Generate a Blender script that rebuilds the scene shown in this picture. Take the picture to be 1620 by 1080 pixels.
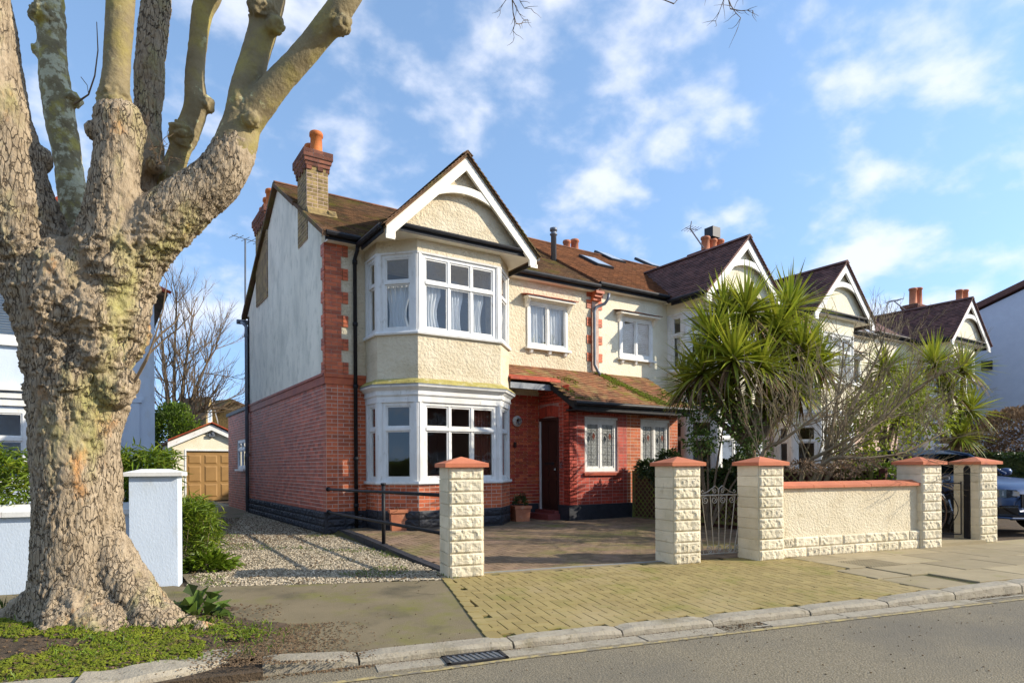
import bpy, math, random
import numpy as np
from mathutils import Vector, Matrix, Quaternion
random.seed(7); rng = np.random.default_rng(7)
R = math.radians
S = bpy.context.scene
for o in list(bpy.data.objects): bpy.data.objects.remove(o)
COL = S.collection

# ------------------------------------------------------------------ camera, sky, sun, exposure
YAW, ROLL, FPX, EYE = R(33.1), -0.006, 1004.0, 1.25
cam_d = bpy.data.cameras.new('camera'); cam = bpy.data.objects.new('camera', cam_d); COL.objects.link(cam)
cam_d.sensor_width = 36; cam_d.lens = FPX / 1620 * 36; cam_d.shift_y = (739.0 - 540) / 1620
cam_d.clip_start = .05; cam_d.clip_end = 3000
CAMROT = Matrix.Rotation(-YAW, 4, 'Z') @ Matrix.Rotation(math.pi / 2, 4, 'X') @ Matrix.Rotation(ROLL, 4, 'Z')
cam.matrix_world = Matrix.Translation((0, 0, EYE)) @ CAMROT
S.camera = cam
SUN_AZ, SUN_EL = R(-38.5), R(27.5)          # azimuth measured from +X
sdir = Vector((math.cos(SUN_AZ) * math.cos(SUN_EL), math.sin(SUN_AZ) * math.cos(SUN_EL), math.sin(SUN_EL)))
sl = bpy.data.lights.new('sun', 'SUN'); sl.energy = 3.7; sl.angle = R(.5); sl.color = (1, .90, .74)
so = bpy.data.objects.new('sun', sl); COL.objects.link(so); so.rotation_euler = sdir.to_track_quat('Z', 'Y').to_euler()
so.location = (20, -20, 30)
W = bpy.data.worlds.new('World'); S.world = W; W.use_nodes = True
S.view_settings.view_transform = 'Standard'; S.view_settings.look = 'None'
S.view_settings.exposure = .82; S.view_settings.gamma = 1; S.view_settings.use_curve_mapping = False

def build_world():
    nt = W.node_tree; N = nt.nodes; L = nt.links; N.clear()
    out = N.new('ShaderNodeOutputWorld'); bg = N.new('ShaderNodeBackground'); bg.inputs[1].default_value = .135
    sky = N.new('ShaderNodeTexSky'); sky.sky_type = 'NISHITA'; sky.sun_disc = False
    sky.sun_elevation = SUN_EL; sky.sun_rotation = math.pi / 2 - SUN_AZ
    sky.altitude = 0; sky.air_density = 1.0; sky.dust_density = .25; sky.ozone_density = 2.0
    tc = N.new('ShaderNodeTexCoord'); sep = N.new('ShaderNodeSeparateXYZ'); L.new(tc.outputs['Generated'], sep.inputs[0])
    sv = N.new('ShaderNodeVectorMath'); sv.operation = 'MULTIPLY_ADD'; L.new(tc.outputs['Generated'], sv.inputs[0]); sv.inputs[1].default_value = (1, 1, .72); sv.inputs[2].default_value = (0, 0, .30)
    nv = N.new('ShaderNodeVectorMath'); nv.operation = 'NORMALIZE'; L.new(sv.outputs[0], nv.inputs[0]); L.new(nv.outputs[0], sky.inputs['Vector'])
    # cloud layer on a flat sheet far above: direction / (z + k)
    az = N.new('ShaderNodeMath'); az.operation = 'MAXIMUM'; L.new(sep.outputs[2], az.inputs[0]); az.inputs[1].default_value = 0.0
    ad = N.new('ShaderNodeMath'); ad.operation = 'ADD'; L.new(az.outputs[0], ad.inputs[0]); ad.inputs[1].default_value = .75
    dv = N.new('ShaderNodeVectorMath'); dv.operation = 'DIVIDE'; L.new(tc.outputs['Generated'], dv.inputs[0])
    cb = N.new('ShaderNodeCombineXYZ')
    for i in range(3): L.new(ad.outputs[0], cb.inputs[i])
    L.new(cb.outputs[0], dv.inputs[1])
    mp = N.new('ShaderNodeMapping'); L.new(dv.outputs[0], mp.inputs[0]); mp.inputs['Location'].default_value = (3.1, 1.7, 0); mp.inputs['Scale'].default_value = (1, 1, 1.55)
    def nz(sc, det, ro, dist=0.):
        n = N.new('ShaderNodeTexNoise'); n.inputs['Scale'].default_value = sc; n.inputs['Detail'].default_value = det; n.inputs['Roughness'].default_value = ro; n.inputs['Distortion'].default_value = dist; L.new(mp.outputs[0], n.inputs[0]); return n.outputs[0]
    def mad(a, k, b):
        m = N.new('ShaderNodeMath'); m.operation = 'MULTIPLY_ADD'; L.new(a, m.inputs[0]); m.inputs[1].default_value = k; L.new(b, m.inputs[2]) if not isinstance(b, float) else setattr(m.inputs[2], 'default_value', b); return m.outputs[0]
    m = mad(nz(3.4, 2, .5), .30, mad(nz(9.5, 10, .52, .1), .80, mad(nz(34, 4, .5), .08, 0.)))
    cr = N.new('ShaderNodeMapRange'); cr.interpolation_type = 'SMOOTHSTEP'; L.new(m, cr.inputs[0])
    cr.inputs[1].default_value = CLO; cr.inputs[2].default_value = CHI; cr.inputs[3].default_value = 0; cr.inputs[4].default_value = .80
    hs = N.new('ShaderNodeMixRGB'); hs.blend_type = 'MULTIPLY'; hs.inputs[0].default_value = 1; L.new(sky.outputs[0], hs.inputs[1]); hs.inputs[2].default_value = (1.44, 1.44, 1.38, 1)
    mx = N.new('ShaderNodeMixRGB'); L.new(cr.outputs[0], mx.inputs[0]); L.new(hs.outputs[0], mx.inputs[1]); mx.inputs[2].default_value = (4.6, 4.75, 5.25, 1)
    L.new(mx.outputs[0], bg.inputs[0]); L.new(bg.outputs[0], out.inputs[0])
CLO, CHI = .545, .765
build_world()

# ------------------------------------------------------------------ camera maths used to rank pieces and to place things at a depth
_iw = np.array(cam.matrix_world.inverted())
def proj(P):
    P = np.atleast_2d(np.asarray(P, float)); q = P @ _iw[:3, :3].T + _iw[:3, 3]
    z = -q[:, 2]; zz = np.where(z > .05, z, .05)
    return np.stack([810 + q[:, 0] / zz * FPX, 739 - q[:, 1] / zz * FPX, z], 1)
def at(px, py, Z):
    """world point seen at photo pixel (px, py) at camera depth Z metres"""
    v = cam.matrix_world @ Vector(((px - 810) / FPX * Z, (739 - py) / FPX * Z, -Z)); return v
def onz(px, py, z=0.):
    d = at(px, py, 1.) - Vector((0, 0, EYE)); return Vector((0, 0, EYE)) + d * ((z - EYE) / d.z)

# ------------------------------------------------------------------ materials
MATS = {}
def lin(c):
    return tuple(((x / 255 + .055) / 1.055) ** 2.4 if x > 10 else x / 255 / 12.92 for x in c)
def mat(name, c1, c2=None, scale=4., c3=None, s3=2., t3=(.5, .65), rough=.85, bump=0., bscale=60., bdet=4., metal=0., spec=.35,
        rnd=0., stretch=(1, 1, 1), c4=None, s4=.6, t4=(.5, .7), coat=0., vor=False, detail=5., trans=0., up=None, crack=None):
    m = bpy.data.materials.new(name); m.use_nodes = True; nt = m.node_tree; N = nt.nodes; L = nt.links
    b = N['Principled BSDF']; b.inputs['Roughness'].default_value = rough; b.inputs['Metallic'].default_value = metal
    b.inputs['Specular IOR Level'].default_value = spec; b.inputs['Coat Weight'].default_value = coat
    g = N.new('ShaderNodeNewGeometry'); mp = N.new('ShaderNodeMapping'); L.new(g.outputs['Position'], mp.inputs[0]); mp.inputs['Scale'].default_value = stretch
    def noise(sc, det=5., ro=.6, off=0.):
        n = N.new('ShaderNodeTexNoise'); n.inputs['Scale'].default_value = sc; n.inputs['Detail'].default_value = det; n.inputs['Roughness'].default_value = ro
        if off:
            a = N.new('ShaderNodeVectorMath'); a.inputs[1].default_value = (off, off * .7, off * 1.3); L.new(mp.outputs[0], a.inputs[0]); L.new(a.outputs[0], n.inputs[0])
        else: L.new(mp.outputs[0], n.inputs[0])
        return n.outputs[0]
    def ramp(src, lo, hi):
        r = N.new('ShaderNodeMapRange'); r.inputs[1].default_value = lo; r.inputs[2].default_value = hi; L.new(src, r.inputs[0]); return r.outputs[0]
    def mix(f, a, bb):
        x = N.new('ShaderNodeMixRGB')
        if isinstance(f, float): x.inputs[0].default_value = f
        else: L.new(f, x.inputs[0])
        for i, c in ((1, a), (2, bb)):
            if isinstance(c, tuple): x.inputs[i].default_value = (*c, 1)
            else: L.new(c, x.inputs[i])
        return x.outputs[0]
    col = c1
    if c2: col = mix(ramp(noise(scale, detail), .35, .65), c1, c2)
    if rnd:
        at_ = N.new('ShaderNodeAttribute'); at_.attribute_name = 'rnd'
        r = N.new('ShaderNodeMapRange'); L.new(at_.outputs['Fac'], r.inputs[0]); r.inputs[3].default_value = 1 - rnd; r.inputs[4].default_value = 1 + rnd
        x = N.new('ShaderNodeVectorMath'); x.operation = 'SCALE'
        if isinstance(col, tuple): x.inputs[0].default_value = col
        else: L.new(col, x.inputs[0])
        L.new(r.outputs[0], x.inputs['Scale']); col = x.outputs[0]
    if c3:
        f = ramp(noise(s3, 6., .65, 7.3), *t3)
        if up is not None:
            sp = N.new('ShaderNodeSeparateXYZ'); L.new(g.outputs['Normal'], sp.inputs[0]); f2 = ramp(sp.outputs[2], *up)
            mm = N.new('ShaderNodeMath'); mm.operation = 'MULTIPLY'; L.new(f, mm.inputs[0]); L.new(f2, mm.inputs[1]); f = mm.outputs[0]
        col = mix(f, col, c3)
    if c4: col = mix(ramp(noise(s4, 5., .6, 3.1), *t4), col, c4)
    ck = None
    if crack:      # bark plates: dark fissure lines between stretched cells, bent by noise
        sc, st_, wid, cc = crack[:4]; rw = crack[4] if len(crack) > 4 else .05; m2 = N.new('ShaderNodeMapping'); m2.inputs['Scale'].default_value = st_; L.new(g.outputs['Position'], m2.inputs[0])
        nz = N.new('ShaderNodeTexNoise'); nz.inputs['Scale'].default_value = sc * .55; nz.inputs['Detail'].default_value = 5; L.new(m2.outputs[0], nz.inputs[0])
        va = N.new('ShaderNodeVectorMath'); va.operation = 'MULTIPLY_ADD'; L.new(nz.outputs['Color'], va.inputs[0]); va.inputs[1].default_value = (1.6 / sc,) * 3; L.new(m2.outputs[0], va.inputs[2])
        vo = N.new('ShaderNodeTexVoronoi'); vo.feature = 'DISTANCE_TO_EDGE'; vo.inputs['Scale'].default_value = sc; L.new(va.outputs[0], vo.inputs[0])
        n3 = noise(sc * .3, 3., .5, 5.); wv = N.new('ShaderNodeMath'); wv.operation = 'MULTIPLY'; L.new(ramp(n3, .35, .6), wv.inputs[0]); wv.inputs[1].default_value = wid
        dv_ = N.new('ShaderNodeMath'); dv_.operation = 'SUBTRACT'; L.new(vo.outputs[0], dv_.inputs[0]); L.new(wv.outputs[0], dv_.inputs[1])
        ck = ramp(dv_.outputs[0], -.02 if rw > .03 else 0., rw)
        if len(crack) > 5: mk = N.new('ShaderNodeMath'); mk.operation = 'MAXIMUM'; L.new(ck, mk.inputs[0]); L.new(ramp(noise(3.0, 4., .6, 2.2), crack[5] + .06, crack[5] - .06), mk.inputs[1]); ck = mk.outputs[0]
        elif rw != .05:
            mk = N.new('ShaderNodeMath'); mk.operation = 'MAXIMUM'; L.new(ck, mk.inputs[0]); L.new(ramp(noise(.7, 3., .5, 2.2), .56, .52), mk.inputs[1]); ck = mk.outputs[0]
        col = mix(ck, cc, col)
    if isinstance(col, tuple): b.inputs['Base Color'].default_value = (*col, 1)
    else: L.new(col, b.inputs['Base Color'])
    if bump:
        if vor:
            n = N.new('ShaderNodeTexVoronoi'); n.inputs['Scale'].default_value = bscale; L.new(mp.outputs[0], n.inputs[0]); src = n.outputs[0]
        else: src = noise(bscale, bdet, .6, 1.7)
        bp = N.new('ShaderNodeBump'); bp.inputs['Strength'].default_value = 1; bp.inputs['Distance'].default_value = bump; L.new(src, bp.inputs['Height']); L.new(bp.outputs[0], b.inputs['Normal'])
        if ck is not None:
            b2 = N.new('ShaderNodeBump'); b2.inputs['Distance'].default_value = bump * 1.3; L.new(ck, b2.inputs['Height']); L.new(bp.outputs[0], b2.inputs['Normal']); L.new(b2.outputs[0], b.inputs['Normal'])
    if trans: 
        tr = N.new('ShaderNodeBsdfTranslucent'); ms = N.new('ShaderNodeMixShader'); ms.inputs[0].default_value = trans
        if isinstance(col, tuple): tr.inputs[0].default_value = (*col, 1)
        else: L.new(col, tr.inputs[0])
        L.new(b.outputs[0], ms.inputs[1]); L.new(tr.outputs[0], ms.inputs[2]); L.new(ms.outputs[0], N['Material Output'].inputs[0])
    MATS[name] = m; return m
def glass_mat(name, tint=(.86, .9, .92), ior=1.5, boost=1.6, rough=0.):
    m = bpy.data.materials.new(name); m.use_nodes = True; nt = m.node_tree; N = nt.nodes; L = nt.links; N.remove(N['Principled BSDF'])
    fr = N.new('ShaderNodeFresnel'); fr.inputs[0].default_value = ior; mu = N.new('ShaderNodeMath'); mu.operation = 'MULTIPLY'; mu.inputs[1].default_value = boost; mu.use_clamp = True; L.new(fr.outputs[0], mu.inputs[0])
    t = N.new('ShaderNodeBsdfTransparent'); t.inputs[0].default_value = (*tint, 1); gl = N.new('ShaderNodeBsdfGlossy'); gl.inputs['Roughness'].default_value = rough
    g = N.new('ShaderNodeNewGeometry'); n = N.new('ShaderNodeTexNoise'); n.inputs['Scale'].default_value = 2.2; L.new(g.outputs['Position'], n.inputs[0])
    bp = N.new('ShaderNodeBump'); bp.inputs['Distance'].default_value = .004; L.new(n.outputs[0], bp.inputs['Height']); L.new(bp.outputs[0], gl.inputs['Normal'])
    bf = N.new('ShaderNodeMath'); bf.operation = 'SUBTRACT'; bf.inputs[0].default_value = 1; L.new(g.outputs['Backfacing'], bf.inputs[1]); m2 = N.new('ShaderNodeMath'); m2.operation = 'MULTIPLY'; L.new(mu.outputs[0], m2.inputs[0]); L.new(bf.outputs[0], m2.inputs[1]); mu = m2
    ms = N.new('ShaderNodeMixShader'); L.new(mu.outputs[0], ms.inputs[0]); L.new(t.outputs[0], ms.inputs[1]); L.new(gl.outputs[0], ms.inputs[2]); L.new(ms.outputs[0], N['Material Output'].inputs[0])
    MATS[name] = m; return m

mat('red_brick', (.54, .130, .042), (.42, .09, .036), 9, rnd=.28, rough=.55, bump=.0012, bscale=60, spec=.4, c3=(.16, .03, .025), s3=5, t3=(.56, .8))
mat('side_brick', (.48, .125, .066), (.38, .088, .05), 6, rnd=.3, rough=.55, bump=.0012, bscale=60, spec=.35, c3=(.17, .045, .04), s3=3, t3=(.52, .8), c4=(.42, .12, .06), s4=.8, t4=(.5, .8))
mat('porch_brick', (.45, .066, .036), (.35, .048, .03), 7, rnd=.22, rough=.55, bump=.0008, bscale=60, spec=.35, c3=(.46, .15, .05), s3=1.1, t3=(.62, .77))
mat('orange_brick', (.46, .12, .035), (.36, .08, .03), 7, rnd=.25, rough=.7, bump=.0012, bscale=60, c3=(.5, .24, .08), s3=4, t3=(.55, .75))
mat('stock_brick', (.34, .245, .095), (.20, .14, .06), 9, rnd=.35, rough=.9, bump=.006, bscale=50, c3=(.06, .05, .035), s3=7, t3=(.5, .75))
mat('rough_brick', (.22, .085, .05), (.14, .055, .04), 7, rnd=.3, rough=.9, bump=.005, bscale=50, c3=(.05, .03, .03), s3=5, t3=(.5, .8))
mat('mortar', (.62, .46, .37), (.48, .33, .26), 12, rough=.95, bump=.003, bscale=120)
mat('side_mortar', (.66, .52, .47), (.50, .38, .34), 6, rough=.95, bump=.003, bscale=120)
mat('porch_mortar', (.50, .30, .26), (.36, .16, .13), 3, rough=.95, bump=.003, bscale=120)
mat('stucco', (.71, .62, .455), (.63, .535, .375), 3, rough=.93, bump=.036, bscale=17, bdet=5, c3=(.36, .28, .16), s3=13, t3=(.60, .80), c4=(.50, .41, .26), s4=1.3, t4=(.50, .78))
mat('stucco_light', (.80, .74, .58), (.74, .67, .5), 3, rough=.93, bump=.016, bscale=30, bdet=4, c3=(.5, .42, .28), s3=9, t3=(.64, .85))
mat('side_render', (.90, .85, .72), (.80, .76, .64), 2.0, rough=.95, bump=.007, bscale=60, bdet=6, c3=(.46, .45, .37), s3=5.0, t3=(.52, .82), stretch=(1, 1, .55), c4=(.62, .60, .51), s4=1.5, t4=(.48, .72))
mat('white_paint', (.78, .775, .75), (.69, .685, .655), 7, rough=.55, bump=.002, bscale=40, spec=.35, c3=(.42, .385, .33), s3=11, t3=(.58, .78), stretch=(1, 1, .45), c4=(.62, .60, .55), s4=1.6, t4=(.5, .75))
mat('cream_paint', (.82, .77, .66), (.76, .71, .60), 4, rough=.55, bump=.002, bscale=40, c3=(.45, .38, .28), s3=11, t3=(.66, .82))
mat('white_frame', (.80, .81, .81), rough=.4, spec=.5)
mat('black_paint', (.012, .012, .014), (.022, .022, .025), 8, rough=.5, bump=.002, bscale=60, spec=.22)
mat('plinth_black', (.018, .020, .027), (.032, .034, .042), 9, rough=.6, bump=.004, bscale=70, spec=.4, c3=(.14, .13, .12), s3=8, t3=(.64, .8), rnd=.15)
mat('lead', (.17, .19, .22), (.27, .29, .32), 5, rough=.55, bump=.003, bscale=20, c3=(.42, .42, .42), s3=6, t3=(.58, .75))
mat('tile_brown', (.175, .095, .048), (.115, .066, .036), 5, rnd=.3, rough=.9, bump=.004, bscale=80, c3=(.13, .125, .018), s3=1.2, t3=(.50, .70), c4=(.06, .045, .028), s4=2.4, t4=(.52, .72))
mat('tile_orange', (.225, .095, .04), (.155, .066, .032), 5, rnd=.28, rough=.9, bump=.004, bscale=80, c3=(.17, .15, .02), s3=2.2, t3=(.62, .8), c4=(.07, .045, .03), s4=1.8, t4=(.6, .8))
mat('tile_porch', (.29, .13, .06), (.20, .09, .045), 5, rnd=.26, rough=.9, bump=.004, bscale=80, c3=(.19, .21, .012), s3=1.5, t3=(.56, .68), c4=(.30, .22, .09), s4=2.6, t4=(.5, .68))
mat('tile_purple', (.155, .075, .060), (.108, .052, .045), 5, rnd=.35, rough=.8, bump=.003, bscale=80, c3=(.16, .07, .05), s3=3, t3=(.58, .8))
mat('tile_red', (.42, .075, .03), (.30, .05, .025), 7, rnd=.2, rough=.75, bump=.003, bscale=60)
mat('terracotta', (.52, .20, .10), (.42, .15, .08), 6, rough=.8, bump=.003, bscale=60, rnd=.15, c3=(.65, .45, .32), s3=6, t3=(.6, .8))
mat('pot_orange', (.56, .17, .035), (.45, .12, .03), 6, rough=.7, bump=.002, bscale=40)
mat('cap_red', (.60, .20, .095), (.50, .155, .08), 3, rough=.75, bump=.003, bscale=50, rnd=.12, c3=(.28, .045, .05), s3=2.4, t3=(.6, .66))
mat('block_cream', (.76, .68, .51), (.68, .60, .43), 5, rough=.9, bump=.006, bscale=60, bdet=6, rnd=.10, c3=(.44, .37, .22), s3=8, t3=(.58, .80), c4=(.58, .51, .34), s4=1.8, t4=(.5, .75))
mat('wall_render', (.76, .67, .49), (.69, .60, .42), 3, rough=.93, bump=.020, bscale=34, bdet=5, c3=(.48, .39, .23), s3=8, t3=(.56, .8), c4=(.6, .5, .33), s4=1.3, t4=(.5, .75))
mat('blue_render', (.58, .66, .76), (.53, .61, .71), 3, rough=.85, bump=.003, bscale=60, c3=(.45, .46, .43), s3=2.2, t3=(.55, .85), stretch=(1, 1, .5))
mat('pale_wall', (.62, .66, .74), (.57, .61, .69), 3, rough=.9, bump=.004, bscale=40)
mat('asphalt_road', (.15, .125, .08), (.255, .215, .142), 85, rough=.9, bump=.010, bscale=85, bdet=2, c3=(.40, .36, .29), s3=110, t3=(.58, .68), c4=(.15, .132, .098), s4=.6, t4=(.48, .72), detail=1)
mat('asphalt_path', (.175, .14, .08), (.215, .172, .10), 2.2, rough=.92, bump=.006, bscale=160, c3=(.17, .165, .03), s3=1.5, t3=(.52, .72), c4=(.095, .08, .048), s4=1.0, t4=(.52, .66), detail=9, crack=(.75, (1, 1, 1), .0, (.06, .052, .03), .008))
mat('paver', (.31, .24, .092), (.265, .20, .075), 3, rnd=.075, rough=.9, bump=.003, bscale=90, c3=(.18, .18, .028), s3=1.9, t3=(.52, .78), c4=(.36, .28, .14), s4=.9, t4=(.5, .75))
mat('drive_paver', (.22, .15, .085), (.17, .115, .07), 3, rnd=.25, rough=.9, bump=.004, bscale=90, c3=(.16, .15, .04), s3=.9, t3=(.5, .7), c4=(.26, .17, .12), s4=1.4, t4=(.52, .75))
mat('slab', (.35, .285, .17), (.295, .24, .14), 3, rnd=.14, rough=.9, bump=.004, bscale=90, c3=(.22, .21, .05), s3=1.7, t3=(.58, .8))
mat('joint_sand', (.06, .05, .022), (.085, .085, .02), 4, rough=1., bump=.004, bscale=90)
mat('kerb_stone', (.38, .335, .25), (.31, .27, .205), 14, rnd=.15, rough=.85, bump=.009, bscale=60, c3=(.14, .12, .07), s3=22, t3=(.56, .72), c4=(.20, .17, .10), s4=2.3, t4=(.56, .75))
mat('gravel_bed', (.30, .25, .17), (.22, .18, .12), 30, rough=1, bump=.03, bscale=90, c3=(.11, .13, .03), s3=1.6, t3=(.56, .68))
mat('gravel', (.52, .45, .34), (.34, .28, .19), 30, rnd=.45, rough=.9)
mat('soil', (.11, .075, .045), (.07, .05, .03), 8, rough=1, bump=.02, bscale=40)
mat('debris', (.10, .065, .035), (.17, .11, .06), 25, rough=1, rnd=.4)
mat('yellow_line', (.42, .335, .14), (.36, .28, .13), 6, rough=.9, c3=(.19, .165, .12), s3=16, t3=(.46, .58))
mat('pale_line', (.40, .36, .28), (.30, .27, .21), 6, rough=.85, c3=(.17, .16, .13), s3=18, t3=(.5, .62))
mat('bark', (.43, .34, .23), (.30, .23, .15), 13, rough=.95, bump=.026, bscale=34, bdet=8, stretch=(1, 1, .45), c3=(.50, .26, .10), s3=3.6, t3=(.60, .70), c4=(.36, .33, .12), s4=2.4, t4=(.53, .70), detail=9, crack=(34., (1, 1, .24), .03, (.19, .14, .09), .049, .46))
mat('bark_smooth', (.27, .215, .115), (.19, .15, .08), 5, rough=.85, bump=.009, bscale=34, bdet=8, c3=(.46, .45, .25), s3=10, t3=(.62, .68), c4=(.33, .27, .075), s4=2.8, t4=(.5, .7), detail=8)
mat('lichen_bark', (.30, .26, .14), (.21, .175, .10), 8, rough=.9, bump=.02, bscale=30, bdet=8, c3=(.56, .55, .38), s3=11, t3=(.50, .57), c4=(.42, .36, .10), s4=6, t4=(.54, .66), detail=8)
mat('burl', (.31, .235, .125), (.20, .145, .075), 14, rough=.95, bump=.05, bscale=26, bdet=8, c3=(.42, .38, .16), s3=9, t3=(.55, .7))
mat('twig', (.20, .14, .085), (.14, .10, .06), 10, rough=.9)
mat('pale_twig', (.25, .195, .12), (.17, .13, .075), 10, rough=.9, c3=(.28, .27, .10), s3=6, t3=(.55, .7))
mat('moss', (.115, .15, .008), (.17, .19, .012), 7, rough=1, bump=.02, bscale=70, rnd=.35, c3=(.10, .075, .02), s3=5, t3=(.55, .7))
mat('skirt_moss', (.46, .40, .13), (.34, .28, .08), 9, rough=1, bump=.02, bscale=40, c3=(.55, .50, .33), s3=6, t3=(.55, .7))
mat('leaf_bright', (.165, .235, .016), (.10, .165, .012), 5, rough=.5, rnd=.45, trans=.3, spec=.4)
mat('leaf_yellow', (.29, .32, .03), (.20, .25, .02), 5, rough=.55, rnd=.4, trans=.35)
mat('leaf_dark', (.035, .065, .016), (.055, .085, .018), 5, rough=.45, rnd=.5, trans=.2, spec=.45)
mat('leaf_mid', (.085, .135, .020), (.06, .10, .016), 5, rough=.5, rnd=.5, trans=.25)
mat('leaf_brown', (.20, .13, .075), (.27, .19, .12), 6, rough=.9, rnd=.4, trans=.15)
mat('sword_leaf', (.22, .285, .022), (.36, .36, .04), 3, rough=.42, rnd=.4, trans=.28, spec=.5)
mat('dead_leaf', (.22, .14, .075), (.15, .09, .05), 6, rough=.9, rnd=.4)
mat('garage_door', (.33, .185, .06), (.28, .155, .05), 3, rough=.55, spec=.4)
mat('door_wood', (.055, .022, .016), (.035, .015, .012), 6, rough=.35, stretch=(1, 1, .2), spec=.5)
mat('door_step', (.20, .05, .045), rough=.6)
mat('lattice', (.17, .135, .045), (.12, .10, .035), 5, rough=.9, c3=(.16, .18, .03), s3=4, t3=(.5, .65))
mat('fence_brown', (.10, .035, .022), (.075, .028, .02), 5, rough=.85, rnd=.2)
mat('old_wood', (.20, .18, .15), (.15, .13, .11), 5, rough=.9, rnd=.2)
mat('grey_metal', (.18, .20, .23), (.13, .145, .17), 5, rough=.45, metal=.4)
mat('iron_pale', (.42, .40, .36), (.30, .27, .23), 20, rough=.55, metal=.35)
mat('iron_dark', (.03, .03, .033), rough=.5, metal=.3)
mat('alu', (.45, .46, .48), rough=.35, metal=.8)
mat('curtain', (.86, .86, .86), rough=.9, trans=.25)
mat('red_curtain', (.16, .045, .025), (.11, .03, .02), 6, rough=.9)
mat('room', (.26, .24, .215), rough=.95)
mat('blind', (.62, .62, .60), rough=.6)
mat('lamp_white', (.62, .64, .62), rough=.35)
mat('car_blue', (.028, .062, .15), (.025, .056, .14), 3, rough=.35, metal=.1, coat=.35, spec=.35)
mat('car_black', (.012, .012, .014), rough=.35)
mat('car_trim', (.5, .52, .55), rough=.2, metal=.9)
mat('tyre', (.02, .02, .02), rough=.85)
mat('red_plastic', (.5, .02, .02), rough=.3)
mat('tan_tyre', (.20, .11, .06), rough=.8)
mat('yellow_card', (.7, .55, .03), rough=.7)
glass_mat('glass', (.95, .965, .97), 1.5, 2.5); glass_mat('dark_glass', (.35, .38, .40), boost=2.2); glass_mat('car_glass', (.10, .12, .14), boost=2.4); glass_mat('head_glass', (.8, .85, .9), boost=1.6)
mat('leaded', (.26, .27, .26), (.10, .105, .10), 45, rough=.3, bump=.006, bscale=40, spec=.6, c3=(.52, .54, .52), s3=38, t3=(.56, .66), c4=(.30, .10, .07), s4=7, t4=(.68, .74), detail=2)
mat('skylight_glass', (.30, .36, .42), rough=.08, spec=.8)

# ------------------------------------------------------------------ object helpers
WM = {}
def tag(o, label=None, cat=None, group=None, kind=None):
    if label: o['label'] = label
    if cat: o['category'] = cat
    if group: o['group'] = group
    if kind: o['kind'] = kind
    return o
def thing(name, label, cat, loc=(0, 0, 0), group=None):
    o = bpy.data.objects.new(name, None); COL.objects.link(o); o.location = loc; o.empty_display_size = .2
    WM[o.name] = Matrix.Translation(Vector(loc)); return tag(o, label, cat, group)
def attach(o, p):
    if p is None: return o
    o.parent = p; o.matrix_parent_inverse = WM.get(p.name, Matrix.Identity(4)).inverted(); return o
def np_obj(name, V, F, m, parent=None, rnd=None, smooth=False, UVs=None):
    """V (n,3) floats, F (m,k) ints or list of tuples"""
    me = bpy.data.meshes.new(name); V = np.asarray(V, np.float32)
    if isinstance(F, np.ndarray):
        k = F.shape[1]; me.vertices.add(len(V)); me.vertices.foreach_set('co', V.ravel())
        me.loops.add(F.size); me.loops.foreach_set('vertex_index', F.ravel().astype(np.int32))
        me.polygons.add(len(F)); me.polygons.foreach_set('loop_start', np.arange(0, F.size, k, dtype=np.int32)); me.polygons.foreach_set('loop_total', np.full(len(F), k, np.int32))
        me.update(calc_edges=True)
    else: me.from_pydata([tuple(v) for v in V.tolist()], [], F)
    if rnd is not None:
        a = me.attributes.new('rnd', 'FLOAT', 'FACE'); a.data.foreach_set('value', np.asarray(rnd, np.float32))
    me.polygons.foreach_set('use_smooth', np.full(len(me.polygons), bool(smooth)))
    for mm in (m if isinstance(m, (list, tuple)) else [m]): me.materials.append(MATS[mm])
    o = bpy.data.objects.new(name, me); COL.objects.link(o); return attach(o, parent)
V3 = lambda *a: Vector(a)
ZUP = Vector((0, 0, 1))
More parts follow.
